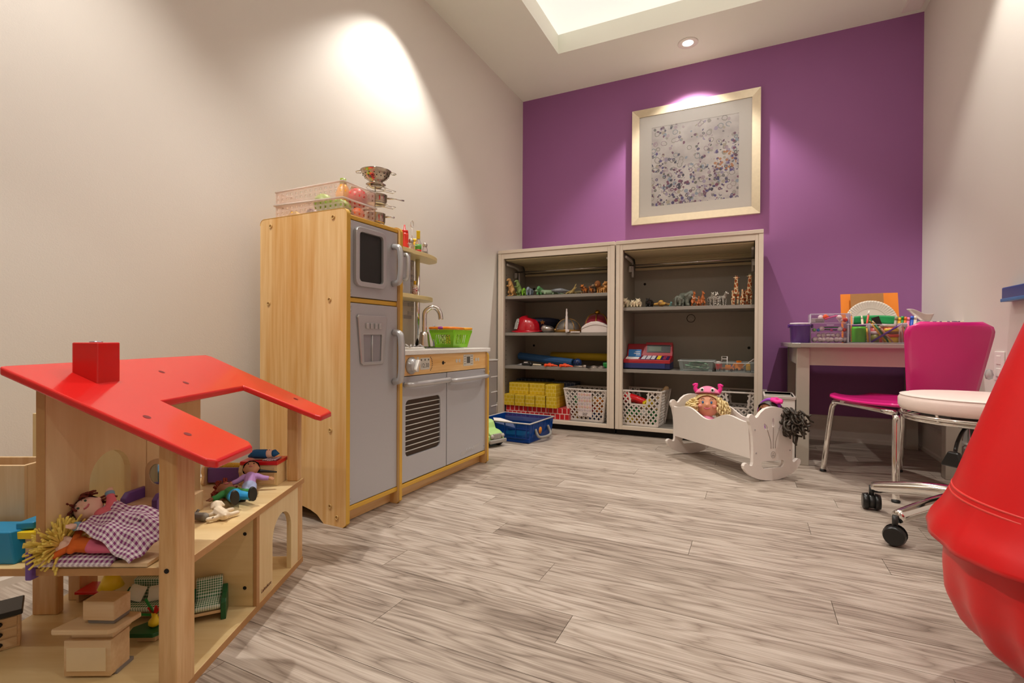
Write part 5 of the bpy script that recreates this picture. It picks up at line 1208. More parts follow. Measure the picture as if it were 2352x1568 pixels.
for a, e in ((-1.9, .3), (-1.2, .25), (-1.55, -.2), (-2.2, -.25), (-.9, -.2), (-1.6, .8)):
    dv_ = V((cos(a) * cos(e), sin(a) * cos(e), sin(e))); MB().cyl(dv_ * .0275, dv_ * .0297, .0048, n=10).build('hole', DARK, t)
p = V((sx(1210, 3.19), 3.19, Z3 + .013))
t = thing('toy_dagger', 'black-handled toy dagger with a grey point on the third shelf', 'toy dagger', p, .06)
MB().cap((-.028, 0, 0), .010, (.022, 0, 0), .010).build('grip', BLACK, t); MB().ell((.032, -.004, .001), .0145).build('pommel', BLACK, t); MB().cyl((-.034, 0, -.002), (-.075, 0, -.006), .008, .001, 10).build('blade', SILVER, t); MB().cbox((-.006, .0, .012), (.03, .008, .006)).build('guard', mat('pale_plastic'), t, .001)
p = V((sx(1234, 3.22), 3.22, Z3 + .008)); t = thing('toy_knife', 'cream plastic toy handle lying right of the black dagger', 'toy piece', p, -.2); MB().cap((-.03, 0, 0), .0075, (.03, 0, 0), .005).build('handle', mat('cream_plastic'), t)
OR = mat('neon_orange', 'f2501c', .4, noise=.04)
for i, (u, rz, lab) in enumerate(((1265, .05, 'bright orange toy water pistol lying at the shelf front'), (1300, .0, 'second orange toy pistol lying next to the silver toy'))):
    p = V((sx(u, 3.175), 3.178, Z3 + .011)); t = thing('toy_pistol', lab, 'toy pistol', p, rz, 'orange toy pistols')
    MB().cap((-.040, 0, 0), .0095, (.016, 0, 0), .0095).cap((.016, 0, 0), .007, (.048, 0, -.004), .004).build('barrel', OR, t); MB().cbox((-.008, 0, .011), (.018, .010, .008)).build('sight', OR, t, .001); MB().bar((-.030, -.004, 0), (-.034, -.026, -.005), .012, .008, (0, 0, 1)).build('grip', OR, t); MB().bar((.0, -.006, 0), (.002, -.018, -.006), .005, .005, (0, 0, 1)).build('trigger', OR, t)
p = V((sx(1335, 3.175), 3.178, Z3 + .008)); t = thing('toy_revolver', 'silver toy revolver lying at the right of the third shelf', 'toy pistol', p, -.02)
CH2 = mat('toy_chrome', 'b8aca4', .2, .8, noise=.08); MB().cyl((-.05, 0, 0), (.02, 0, 0), .006, n=12).build('barrel', CH2, t); MB().cyl((.012, 0, .001), (.036, 0, .001), .0115, n=14).build('drum', CH2, t); MB().cap((.04, -.004, 0), .008, (.062, -.02, -.002), .006).build('grip', BLACK, t)
p = V((sx(1372, 3.18), 3.185, Z3 + .007)); t = thing('toy_handcuffs', 'silver toy handcuffs at the right end of the third shelf', 'toy handcuffs', p)
for dx in (-.024, .024): MB().at((dx, 0, 0)).tube([(.022 * cos(a), .016 * sin(a), .004 * sin(a)) for a in [2 * pi * k / 20 for k in range(20)]], .0042, 7, True).build('ring', CH2, t)
p = V((sx(1392, 3.22), 3.22, Z3)); t = thing('green_block', 'small green toy piece at the right edge of the third shelf', 'toy piece', p); MB().cbox((0, 0, .019), (.034, .03, .036)).build('body', GRN, t, .006)
# --- left cabinet, bottom: cardboard brick blocks
YB_ = bricks('yellow_brick_print', 'd9b416', 'e8d070', .030, .024); RB_ = bricks('red_brick_print', 'c4141c', 'e6b8b0', .034, .040, .08); BB_P = bricks('blue_brick_print', '3a4a66', '8a96a8', .030, .024, .07)
sc_ = pxm((-1.3, 3.2, .2))
def block(label, u0, u1, z, h, y0, dep, mt, group, rz=0):
    xa, xb = sx(u0, y0), sx(u1, y0)
    o = MB().box(0, xb - xa - .001, 0, dep, 0, h - .0012).build('brick_block', mt, None, .0012, loc=(xa, y0, z), rz=rz); tag(o, label, 'toy block', group); return o
h1 = .078
rb = [block(l, a, b_, ZB, h1, 3.165, .16, RB_, 'red cardboard brick blocks') for l, a, b_ in (('red brick-print cardboard block at the left under the yellow ones', 1163, 1212), ('middle red brick-print cardboard block with white lettering', 1213, 1259), ('red brick-print cardboard block at the right, beside the white basket', 1260, 1308))]
text('Melissa & Doug', .012, mat('print_white', 'f0dcd4', .6), rb[1], (.075, -.0013, .018), (pi / 2, 0, 0), .0002, shear=.25)
h2 = .080
yl = [('yellow brick-print block, leftmost of the lower yellow row', 1159, 1182), ('yellow brick-print block, second of the lower yellow row', 1183, 1206), ('yellow brick-print block, middle of the lower yellow row', 1207, 1229), ('yellow brick-print block, fourth of the lower yellow row', 1230, 1253), ('yellow brick-print block, rightmost of the lower yellow row', 1255, 1279)]
yb = [block(l, a, b_, ZB + h1, h2, 3.155 - .004 * i, .19, YB_, 'yellow cardboard brick blocks') for i, (l, a, b_) in enumerate(yl)]
text('Melissa & Doug', .009, mat('print_pale', 'f0e0a0', .6), yb[2], (.034, -.0013, .022), (pi / 2, 0, 0), .0002, shear=.25)
for i, (l, a, b_, y0) in enumerate((('long yellow brick-print block, left of the upper yellow row', 1170, 1215, 3.19), ('long yellow brick-print block, middle of the upper yellow row', 1216, 1262, 3.19), ('yellow brick-print block set end-on at the upper row right', 1253, 1278, 3.14))):
    block(l, a, b_ if i != 1 else 1252, ZB + h1 + h2, h2, y0, .16, YB_, 'yellow cardboard brick blocks')
for i, (l, z) in enumerate((('grey-blue brick-print block on the back stack, lower', ZB), ('grey-blue brick-print block on the back stack, middle', ZB + .08), ('grey-blue brick-print block on the back stack, top', ZB + .16))): block(l, 1262, 1322, z, .08, 3.385, .12, BB_P, 'blue cardboard brick blocks')
for i, (l, a, b_) in enumerate((('blue brick-print block behind the yellow wall, left', 1182, 1221), ('blue brick-print block behind the yellow wall, right', 1222, 1261))): block(l, a, b_, ZB + .16, .09, 3.385, .12, BB_P, 'blue cardboard brick blocks')
for i, (l, a, b_) in enumerate((('lower blue block under the back row, left', 1182, 1221), ('lower blue block under the back row, right', 1222, 1261))): block(l, a, b_, ZB, .159, 3.385, .12, BB_P, 'blue cardboard brick blocks')
# --- white lattice baskets
BW = mat('basket_white', 'e2d8d0', .45, noise=.02)
def basket(label, loc, rz, wt, wb, dt, db, h, cut=True):
    t = thing('lattice_basket', label, 'basket', loc, rz, 'white lattice baskets')
    def P(side, s, tt):
        w_ = (wb + (wt - wb) * tt) / 2; d_ = (db + (dt - db) * tt) / 2; z = .004 + (h - .004) * tt; q = 2 * s - 1
        return V({0: (q * w_, -d_, z), 1: (w_, q * d_, z), 2: (-q * w_, d_, z), 3: (-w_, -q * d_, z)}[side])
    for side in range(4):
        b = MB(); W_ = wt if side % 2 == 0 else dt; nx = round(W_ / .036); ny = round(h / .036)
        nrm = (P(side, 1, .5) - P(side, 0, .5)).cross(P(side, .5, 1) - P(side, .5, 0))
        for sg in (1, -1):
            k0, k1 = (0, nx + ny) if sg > 0 else (-ny, nx)
            k = math.ceil(k0)
            while k < k1:
                # s*nx + sg*t*ny = k
                pts = []
                for q in range(int(2 * ny) + 1):
                    tt = q / int(2 * ny); s = (k - sg * tt * ny) / nx; pts.append((s, tt))
                for (s0, t0), (s1_, t1) in zip(pts[:-1], pts[1:]):
                    sm, tm = (s0 + s1_) / 2, (t0 + t1) / 2
                    if not (0 <= sm <= 1): continue
                    if cut and side % 2 == 0 and abs(sm - .5) < .20 + .06 * (tm - .6) and tm > .60: continue
                    c0, c1 = min(1, max(0, s0)), min(1, max(0, s1_))
                    b.bar(P(side, c0, t0), P(side, c1, t1), .0088, .003, nrm)
                k += 1
        for k in range(int(nx) + 1):
            pass
        if cut and side % 2 == 0:
            for (a0, a1) in (((.30, .60), (.70, .60)), ((.30, .60), (.27, .98)), ((.70, .60), (.73, .98))): b.bar(P(side, *a0), P(side, *a1), .010, .004, nrm)
        b.bar(P(side, .0, 0), P(side, 0, 1), .012, .004, nrm).bar(P(side, 1, 0), P(side, 1, 1), .012, .004, nrm).bar(P(side, 0, .02), P(side, 1, .02), .012, .004, nrm)
        b.build('side_lattice', BW, t)
    w_, d_ = wt / 2, dt / 2
    MB().prism([(-w_ - .006, -d_ - .006), (w_ + .006, -d_ - .006), (w_ + .006, d_ + .006), (-w_ - .006, d_ + .006)], h - .006, h + .003, [[(-w_ + .004, -d_ + .004), (w_ - .004, -d_ + .004), (w_ - .004, d_ - .004), (-w_ + .004, d_ - .004)]], 'xy').build('rim', BW, t, .0015)
    MB().cbox((0, 0, .002), (wb, db, .004)).build('base', BW, t); return t
bk1 = basket('white lattice basket with a taped picture sheet, in the left cabinet', (sx(1357, 3.27), 3.285, ZB), rad(-4), .295, .235, .235, .19, .215, False)
# taped sheet of little faces
sh = MB(); sh.add([(-.048, -.1085, .035), (.048, -.1085, .035), (.050, -.1245, .196), (-.050, -.1245, .196)], [(0, 1, 2, 3)]); sh = sh.build('picture_sheet', mat('paper_sheet', 'e6d8d4', .7, noise=.02), bk1, solid=.0006)
FC = [mat('dot_' + c, c, .7) for c in ('e08a84', 'c8b4c8', 'e0a868', 'b0a8a4')]
for r_ in range(6):
    for c_ in range(5):
        z = .182 - r_ * .021; x = -.037 + c_ * .0185; yy = -.1085 - .016 * (z - .035) / .161 - .0012
        MB().at((x, yy, z), 0, rad(-5.6)).tube([(.0058 * cos(a), 0, .0058 * sin(a)) for a in [2 * pi * q / 10 for q in range(10)]], .0011, 4, True).bar((-.0025, 0, -.002), (.0025, 0, -.002), .001, .001, (0, 1, 0)).build('face_icon', FC[(r_ * 3 + c_ * 2) % 4], sh)
b = MB(); R_ = random.Random(3)
for ln, z in enumerate((.056, .046)):
    for i in range(7 - ln): b.at((-.014 + i * .005, -.1115 - .016 * (z - .035) / .161, z)).tube([(.0018 * cos(a + i), 0, .003 * sin(a * (1 + i % 2) + i)) for a in [2 * pi * q / 8 for q in range(7)]], .0006, 4)
b.build('scribble_lettering', mat('ink_black', '1c1818', .7), sh)
bk2 = basket('white lattice basket of toys with a cut-out handle, in the right cabinet', (sx(1478, 3.25), 3.265, ZB), rad(-5), .285, .225, .23, .185, .225)
bk3 = basket('white lattice basket with a cut-out handle, half hidden behind the cradle', (sx(1698, 3.30), 3.325, ZB), rad(-2), .29, .23, .235, .19, .240)
def toyball(bk, name, label, cat, p, r, mt):
    o = MB().ell((0, 0, 0), r, 14, 10).build(name, mt, None, loc=bk.matrix_basis @ V(p)); return o
Mb = lambda bk: Matrix.Translation(bk.location) @ Matrix.Rotation(bk.rotation_euler.z, 4, 'Z')
R_ = random.Random(11); NM = ['red', 'orange', 'brown', 'yellow', 'blue', 'dark red', 'tan', 'navy', 'gold', 'green', 'white']
CL_ = [RED, ORG, mat('toy_brown', '7a4a2c', .6), YEL, BLU, mat('toy_maroon', '7a1420', .6), mat('toy_tan', 'c8a06a', .6), mat('toy_navy', '22305a', .6), mat('toy_gold', 'c8902c', .5), GRN, WHITE]
for bk, nm in ((bk1, 'picture-sheet basket'), (bk2, 'toy basket in the right cabinet')):
    i = 0
    for lz in range(3):
        for ix in range(4):
            for iy in range(2):
                if bk is bk2 and lz == 2: continue
                p = Mb(bk) @ V((-.076 + ix * .0505 + R_.uniform(-.004, .004), -.042 + iy * .075, .031 + lz * .050)); c_ = R_.randrange(len(CL_))
                o = MB().at((0, 0, 0), R_.uniform(0, 3)).cbox((0, 0, 0), (.042, .05, .046)).build('play_piece', CL_[c_], None, .008, loc=p)
                tag(o, NM[c_] + ' play piece seen through the holes of the ' + nm, 'toy piece', NM[c_] + ' play pieces in the ' + nm); i += 1
t = thing('toy_phone', 'red toy telephone handset lying in the white basket', 'toy telephone', Mb(bk2) @ V((-.045, -.03, .140)), .4)
MB().cap((-.055, 0, .034), .034, (.0, -.002, .024), .026).cap((0, -.002, .024), .026, (.05, -.01, .004), .026).build('handset', RED, t, remesh=.003); MB().cyl((.062, -.015, 0), (.072, -.018, -.002), .026, n=16).build('mouthpiece', mat('toy_maroon'), t)
t = thing('toy_microphone', 'yellow toy microphone in the white basket beside the red handset', 'toy microphone', Mb(bk2) @ V((.052, -.072, .142)), -.2)
MB().at((0, 0, 0), 0, 0, rad(75)).lathe([(.0001, -.035), (.022, -.03), (.027, -.01), (.027, .02), (.02, .034), (.0001, .036)], 20).build('grille_head', YEL, t)
sl = MB()
for k in range(5): sl.bar((-.012 + k * .009, -.0268, -.012), (-.009 + k * .009, -.0268, .012), .003, .002, (0, 1, 0))
sl.build('slot', BLACK, t)
t = thing('wooden_spatula', 'pale wooden toy handle sticking out of the white basket', 'toy piece', Mb(bk2) @ V((.118, .03, .17)), .4)
MB().cap((-.035, 0, 0), .014, (.02, 0, .065), .016).build('handle', mat('pale_wood', 'd2b48a', .5, noise=.1), t)
# --- right cabinet, upper shelf animals
PB, ZG, GG_, KG = 'toy polar bears', 'toy zebras', 'toy giraffes', 'toy kangaroos'
bear = lambda: quad(.5, .44, .24, .10, .35, .15, .20, .095, tail=None)
PBM = mat('polar_bear', 'e4d4b4', .5, noise=.06)
Y1 = 3.205
for u, hp, y, rz, l in ((1439, 23, Y1 + .03, -95, 'large cream toy polar bear at the left end of the shelf'), (1455, 17, Y1 - .005, -95, 'small polar bear cub, left of the pair'), (1463, 22, Y1 + .055, -70, 'adult polar bear standing behind the two cubs'), (1467, 18, Y1 - .005, -80, 'small polar bear cub, right of the pair')): animal('toy_polar_bear', l, 'toy bear', bear(), PBM, u, hp, R1, y, rad(rz), PB)
t, s_ = animal('toy_black_bear', 'black toy bear with a tan muzzle', 'toy bear', bear(), mat('black_bear', '1a1614', .45), 1491, 21, R1, Y1 + .01, rad(-100))
MB().ell((.0225, 0, .035), (.005, .006, .005), 8, 6).build('muzzle', mat('bear_tan', 'b07a4a', .6), t)
S = [((0, 0, .10), .2, (0, 0, .12), .2)] + [((.1 * cos(a), .1 * sin(a), .10), .11, (.55 * cos(a), .55 * sin(a), .05), .05) for a in [2 * pi * k / 5 + .3 for k in range(5)]]
animal('toy_starfish', 'flat yellow-brown toy sea creature with spread arms', 'toy starfish', S, voro('star_coat', '8a6230', 'd0a24c', 22, .12), 1518, 12, R1, Y1 + .01, 0)
animal('toy_dolphin', 'small teal toy sea animal beside the elephant', 'toy sea animal', [((-.3, 0, .1), .06, (0, 0, .18), .13), ((0, 0, .18), .13, (.15, 0, .4), .12), ((.15, 0, .42), .11, (.3, 0, .38), .05), ((.1, 0, .5), .03, (.05, 0, .62), .015), ((-.3, 0, .1), .05, (-.6, 0, .05), .02), ((0, .1, .1), .05, (.1, .25, .03), .03), ((0, -.1, .1), .05, (.1, -.25, .03), .03)], mat('teal_toy', '6a9490', .5, noise=.15), 1540, 13, R1, Y1, rad(-60))
def elephant():
    S = quad(.52, .56, .27, .08, .6, .17, .12, .105, tail=(.15, -.5), ears=False, neck_r=.17)
    S += [((.60, 0, .70), .085, (.70, 0, .45), .06), ((.70, 0, .45), .06, (.70, 0, .20), .042), ((.70, 0, .20), .04, (.76, 0, .10), .032)]
    for s in (-1, 1): S += [((.38, s * .17, .72), .07, (.28, s * .30, .60), .10), ((.28, s * .28, .62), .09, (.30, s * .27, .46), .05)]
    return S
EL = mat('elephant_grey', '6c7064', .5, noise=.15)
for u, hp, y, rz, l in ((1575, 36, Y1 + .06, -40, 'large grey toy elephant with white tusks'), (1560, 24, Y1 + .01, -110, 'small grey toy elephant calf beside its parent')):
    t, s_ = animal('toy_elephant', l, 'toy elephant', elephant(), EL, u, hp, R1, y, rad(rz), 'toy elephants')
    if hp > 30:
        b = MB()
        for s in (-1, 1): b.tube([(.58 * s_, s * .10 * s_, .56 * s_), (.72 * s_, s * .13 * s_, .42 * s_), (.84 * s_, s * .12 * s_, .48 * s_)], [.035 * s_, .01 * s_], 7, res=4)
        b.build('tusk', mat('ivory', 'ece2d0', .35), t)
def kanga():
    S = [((-.05, 0, .35), .15, (.02, 0, .62), .10), ((.02, 0, .62), .09, (.06, 0, .82), .055), ((.06, 0, .86), .07, (.2, 0, .80), .04), ((-.1, 0, .3), .10, (-.3, 0, .12), .05), ((-.3, 0, .12), .05, (-.55, 0, .03), .025)]
    for s in (-1, 1): S += [((-.02, s * .1, .32), .10, (.08, s * .12, .2), .06), ((.08, s * .12, .2), .055, (-.06, s * .12, .07), .035), ((-.06, s * .12, .03), .03, (.18, s * .13, .03), .025), ((.06, s * .07, .58), .03, (.15, s * .06, .44), .022), ((.04, s * .04, .90), .025, (.02, s * .07, 1.02), .015)]
    return S
KM = mat('kangaroo_coat', 'b4632c', .5, noise=.15)
for u, hp, y, rz, l in ((1593, 36, Y1 + .01, -60, 'orange-brown toy kangaroo, left of the three'), (1613, 36, Y1 + .01, -50, 'orange-brown toy kangaroo, right of the three'), (1604, 24, Y1 - .01, -70, 'small toy kangaroo joey between the two adults')): animal('toy_kangaroo', l, 'toy kangaroo', kanga(), KM, u, hp, R1, y, rad(rz), KG)
horse = lambda: quad(.52, .52, .15, .26, 1.05, .085, .2, .045, tail=(.15, -.7))
ZM = voro('zebra_coat', '1c1a18', 'e6ddd0', 55, .5, .5, 'stripes')
for u, hp, y, rz, l in ((1632, 31, Y1 + .035, -70, 'toy zebra at the left of its herd'), (1638, 31, Y1 + .0, -60, 'toy zebra, second from the left'), (1648, 28, Y1 - .005, -100, 'small toy zebra foal, third from the left'), (1657, 33, Y1 + .045, -50, 'toy zebra at the right of its herd')): animal('toy_zebra', l, 'toy zebra', horse(), ZM, u, hp, R1, y, rad(rz), ZG)
def gir():
    S = quad(.36, .62, .14, .62, 1.35, .062, .17, .04, tail=(.1, -.6), neck_r=.085)
    nx, nz = .18 + .14 * .3, .62 + .14 * .45; hx, hz = nx + .62 * cos(1.35), nz + .62 * sin(1.35)
    for s in (-1, 1): S += [((hx - .02, s * .03, hz + .04), .018, (hx - .03, s * .035, hz + .14), .018), ((hx - .03, s * .05, hz + .03), .025, (hx - .05, s * .14, hz + .05), .015)]
    return S
GM_ = voro('giraffe_coat', 'e6d2a8', 'a8501e', 46, .10, .5)
for u, hp, y, rz, l in ((1689, 68, Y1 + .05, -85, 'tall toy giraffe, left of the two adults'), (1717, 71, Y1 + .05, -75, 'tall toy giraffe at the right end of the shelf'), (1683, 34, Y1 - .01, -95, 'young toy giraffe in front of the left adult'), (1703, 36, Y1 - .01, -80, 'young toy giraffe between the two adults')): animal('toy_giraffe', l, 'toy giraffe', gir(), GM_, u, hp, R1, y, rad(rz), GG_)
# --- right cabinet: cash register
x0 = sx(1432, 3.19); x1_ = sx(1539, 3.19)
W_ = x1_ - x0
t = thing('cash_register', 'red and navy toy cash register with a grey display', 'toy cash register', (x0, 3.19, R3), rad(1))
CR = mat('register_red', '9c1220', .4, noise=.04); CN = mat('register_navy', '1c2450', .4, noise=.04)
MB().prism([(0, .004), (.17, .004), (.17, .050), (0, .042)], 0, W_, (), 'yz').build('drawer_case', CN, t, .004)
MB().box(.012, W_ - .03, -.003, .001, .008, .040).build('drawer_front', mat('register_navy2', '28336a', .4), t, .003)
MB().prism([(-.004, .040), (.17, .050), (.17, .160), (.150, .162), (.105, .085), (.0, .062)], 0, W_, (), 'yz').build('body', CR, t, .003)
b = MB().prism([(.108, .086), (.165, .086), (.165, .172), (.150, .172)], .118, W_ - .002, (), 'yz').build('display_hood', CR, t, .003)
def onface(xx0, xx1, v0, v1, name, mt, th=.004, seg=((.0, .062), (.105, .085))):
    (ya, za), (yb_, zb) = seg; n = V((0, -(zb - za), (yb_ - ya))).normalized(); o = MB(); P = lambda x, v, d_: V((x, ya + (yb_ - ya) * v, za + (zb - za) * v)) + n * d_
    vs = [P(x, v, d_) for d_ in (0, th) for x, v in ((xx0, v0), (xx1, v0), (xx1, v1), (xx0, v1))]
    o.add(vs, [(3, 2, 1, 0), (4, 5, 6, 7), (0, 1, 5, 4), (1, 2, 6, 5), (2, 3, 7, 6), (3, 0, 4, 7)]); return o.build(name, mt, t, .001)
onface(.104, W_ - .01, .05, .95, 'key_panel', CN, .0015)
onface(.012, .094, .1, .75, 'receipt_pad', WHITE)
for i in range(3):
    for j in range(3): onface(.110 + i * .030, .134 + i * .030, .12 + j * .28, .34 + j * .28, 'key', mat('key_white', 'd8d4d8', .4))
for j in range(3): onface(.205, .228, .12 + j * .28, .34 + j * .28, 'key', YEL)
for j in range(3): onface(.242, .262, .2 + j * .26, .30 + j * .26, 'key_mark', mat('key_red', 'c8303c', .4), .0022)
dseg = ((.108, .086), (.150, .172))
onface(.128, W_ - .014, .22, .80, 'display_window', mat('lcd_dark', '191a14', .3), .002, dseg); onface(.136, .22, .32, .66, 'display_screen', mat('lcd_green', '4a5a40', .3), .003, dseg)
c_ = MB().at((.02, .055, .078), 0, rad(-18)).box(0, .082, -.002, .002, 0, .050).build('toy_card', mat('card_blue', '1f6aa8', .4), None, .001); c_.location = (x0, 3.19, R3); tag(c_, 'blue toy bank card standing in the cash register slot', 'toy card')
MB().at((.02, .052, .078), 0, rad(-18)).box(.035, .075, -.0006, .0, .022, .026).box(.042, .076, -.0006, 0, .034, .037).box(.05, .077, -.0006, 0, .012, .015).build('card_print', WHITE, c_)
# --- clear trays
CLR = clear('clear_tray', 'e6ecea', .07, .12)
def tray(label, x0, x1, y0, y1, z, h, flare=.008, name='clear_tray', cat='tray'):
    t = thing(name, label, cat, ((x0 + x1) / 2, (y0 + y1) / 2, z)); w_, d_ = (x1 - x0) / 2, (y1 - y0) / 2; b = MB()
    A = [(-w_, -d_), (w_, -d_), (w_, d_), (-w_, d_)]; n = 4
    vs = [(x, y, .001) for x, y in A] + [(x * (1 + flare / w_), y * (1 + flare / d_), h) for x, y in A]
    b.add(vs, [(3, 2, 1, 0)] + [(i, (i + 1) % 4, 4 + (i + 1) % 4, 4 + i) for i in range(4)]); b.build('walls', CLR, t, solid=.002)
    MB().tube([(x * (1 + (flare + .004) / w_), y * (1 + (flare + .004) / d_), h) for x, y in A], .003, 6, True).build('rim', clear('clear_rim', 'f0f4f2', .35, .1), t); return t
xa, xb = sx(1563, 3.19), sx(1636, 3.19)
tray('clear plastic tray of green play money', xa, xb, 3.185, 3.34, R3, .062)
R_ = random.Random(5); bt = [mat('bill_green', '7fae8c', .8, noise=.15), mat('bill_teal', '4a9a7c', .8, noise=.15), mat('bill_pale', 'a8c0a0', .8, noise=.15)]
for i in range(14):
    o = MB().sheet(lambda u, v: (.085 * (u - .5), .05 * (v - .5), .004 * sin(5 * u + i) + .003 * sin(6 * v + 2 * i)), 6, 4).build('play_banknote', bt[i % 3], None, solid=.0005)
    o.location = ((xa + xb) / 2 + R_.uniform(-.035, .035) * .9, 3.262 + R_.uniform(-.03, .03), R3 + .010 + i * .0031); o.rotation_euler = (R_.uniform(-.1, .1), R_.uniform(-.1, .1), R_.uniform(-.4, .4))
    tag(o, 'green paper play banknote in the clear tray', 'play money', 'green play banknotes')
xc, xd = sx(1646, 3.19), sx(1733, 3.19)
tray('clear plastic tray of orange and red toy vehicles', xc, xd, 3.185, 3.34, R3, .055)
def vehicle(name, label, u, y, rz, body, cab, l=.05, h=.026, arm=None):
    t = thing(name, label, 'toy vehicle', (sx(u, y), y, R3 + .004), rz)
    MB().box(-l / 2, l / 2, -.012, .012, .008, h).build('body', body, t, .002); MB().box(-l * .2, l * .25, -.011, .011, h, h + .016).build('cab', cab, t, .002)
    for x in (-l * .3, l * .3):
        for s in (-1, 1): MB().cyl((x, s * .010, .008), (x, s * .015, .008), .008, n=12).build('wheel', BLACK, t)
    if arm: MB().bar((l * .3, 0, h), (l * .55, 0, h + .03), .006, .006, (0, 1, 0)).bar((l * .55, 0, h + .03), (l * .85, 0, h - .002), .005, .005, (0, 1, 0)).cbox((l * .88, 0, h - .006), (.012, .018, .012)).build('arm', arm, t)
OT = mat('truck_orange', 'ef8418', .4, noise=.05)
vehicle('toy_excavator', 'orange toy excavator lying in front of the vehicle tray', 1672, 3.205, .05, OT, OT, .07, .022, OT)
vehicle('toy_fire_engine', 'red toy fire engine at the left of the vehicle tray', 1651, 3.26, 1.3, RED, WHITE, .055, .040)
vehicle('toy_bus', 'yellow toy school bus seen end-on at the right of the tray', 1719, 3.225, 1.57, mat('bus_yellow', 'e6b01c', .4), mat('bus_yellow'), .05, .036)
vehicle('toy_dump_truck', 'orange toy dump truck behind the excavator', 1697, 3.285, .4, OT, OT, .05, .046)
vehicle('toy_car', 'small blue toy car half buried in the vehicle tray', 1680, 3.27, .4, BLU, BLU, .034, .018)
t = thing('toy_ladder', 'white plastic toy ladder frame rising from the vehicle tray', 'toy ladder', (sx(1664, 3.30), 3.305, R3 + .004))
MB().tube([(-.014, 0, 0), (-.014, 0, .085), (.016, 0, .085), (.016, 0, 0)], .0028, 6).bar((-.014, 0, .07), (.016, 0, .07), .004, .003, (0, 1, 0)).build('frame', WHITE, t)
t = thing('toy_crane_arm', 'pale stick leaning out of the tray by the yellow bus', 'toy piece', (sx(1706, 3.255), 3.25, R3 + .03), 0)
MB().cyl((0, 0, 0), (.062, 0, .05), .0028, n=8).build('stick', mat('pale_plastic'), t)
# --- dolls in the cradle
def curls(n, R0, seed, spread, rr=.006, coil=.008, L=.05, below=-.5):
    """coiled locks rooted on a skull of radius R0 centred on the origin"""
    def fn(b, S, h):
        R = random.Random(seed); k = 0
        while k < n:
            d_ = V((R.gauss(0, 1), R.gauss(0, 1), R.gauss(0, 1))).normalized()
            if d_.y < .05 and abs(d_.x) < .70: continue
            if d_.z < below: continue
            p0 = V((0, 0, h * .86)) + d_ * R0; out = (d_ * V((1, .6, .4)) + V((0, 0, -spread))).normalized(); a = out.orthogonal().normalized(); c_ = out.cross(a); ph = R.uniform(0, 6)
            P = [p0 + out * L * q / 9 + (a * cos(ph + q * 1.25) + c_ * sin(ph + q * 1.25)) * coil * min(1, q / 2) for q in range(10)]
            b.tube(P, [rr, rr * .55], 5); k += 1
    return fn
cm = Matrix.Translation(cb_) @ Matrix.Rotation(crz, 4, 'Z')
FLESH = mat('vinyl_flesh', 'e6a27c', .45, noise=.02); BL_ = mat('blonde_hair', 'e8cf94', .6, noise=.2, nscale=120)
hd = V((sx(1626, 2.72), 2.72, .278)); H_ = .45
Mh = Matrix.Translation(hd) @ Matrix.Rotation(rad(2), 4, 'Z') @ Matrix.Rotation(rad(-12), 4, 'X') @ Matrix.Translation((0, 0, -.86 * H_))
bd = doll('baby_doll', 'blonde doll in a pink animal hat sitting in the white cradle', H_, Mh, FLESH, BL_, mat('pink_dress', 'e68aa8', .8), mat('pink_dress'), mat('pink_dress'),
          [(-.09, -.03, .60), (.09, -.03, .60)], [(-.03, -.04, .60), (.03, -.04, .60)], hairfn=lambda b, S, h: (hair_cap(.016)(b, S, h), curls(190, h * .128, 3, .75, .0052, .009, .062, -.35)(b, S, h)), eyes='3a6a9a', hz=.60)
b = MB(); S = lambda x, y, z: (x * H_, y * H_, z * H_)
def capf(u, v): a = 2 * pi * u; th = v * 1.0; return (H_ * .158 * sin(th) * cos(a), H_ * .15 * sin(th) * sin(a) + H_ * .012, H_ * .885 + H_ * .185 * cos(th))
MB().sheet(capf, 28, 12).build('hat', mat('pink_fleece', 'e07a9c', .9, noise=.05), bd, solid=.004)
for s in (-1, 1):
    MB().ell(S(s * .056, -.098, 1.015), (.0105, .006, .012), 12, 8).build('hat_eye', WHITE, bd); MB().ell(S(s * .054, -.114, 1.015), (.0055, .004, .006), 8, 6).build('hat_pupil', BLACK, bd)
    MB().tube([S(s * .11, 0, 1.0), S(s * .135, 0, 1.045), S(s * .12, 0, 1.09), S(s * .16, -.01, 1.075)], [.012, .006], 8, res=3).build('hat_ear', mat('hot_pink', 'e42a8a', .8), bd)
for s in (-1, 1): MB().ell(S(s * .072, -.095, .835), (.011, .006, .009), 10, 8).build('cheek', mat('blush', 'e89684', .5), bd)
hd2 = V((sx(1768, 2.53), 2.53, .276)); H2 = .40
Mh2 = Matrix.Translation(hd2) @ Matrix.Rotation(rad(-38), 4, 'Z') @ Matrix.Rotation(rad(-18), 4, 'X') @ Matrix.Rotation(rad(14), 4, 'Y') @ Matrix.Translation((0, 0, -.86 * H2))
KH = mat('dark_curls', '3a3024', .55, noise=.35, nscale=150)
d2 = doll('baby_doll', 'brown doll with dark curly hair and a pink headband at the cradle head', H2, Mh2, mat('brown_vinyl', '8a5636', .45, noise=.02), KH, mat('purple_dress', 'a03ac0', .8), mat('purple_dress'), mat('purple_dress'),
          [(-.09, -.03, .60), (.09, -.03, .60)], [(-.03, -.04, .60), (.03, -.04, .60)], hairfn=lambda b, S, h: hair_cap(.016)(b, S, h), eyes='2a1a10', hz=.60)
b = MB(); R_ = random.Random(21)
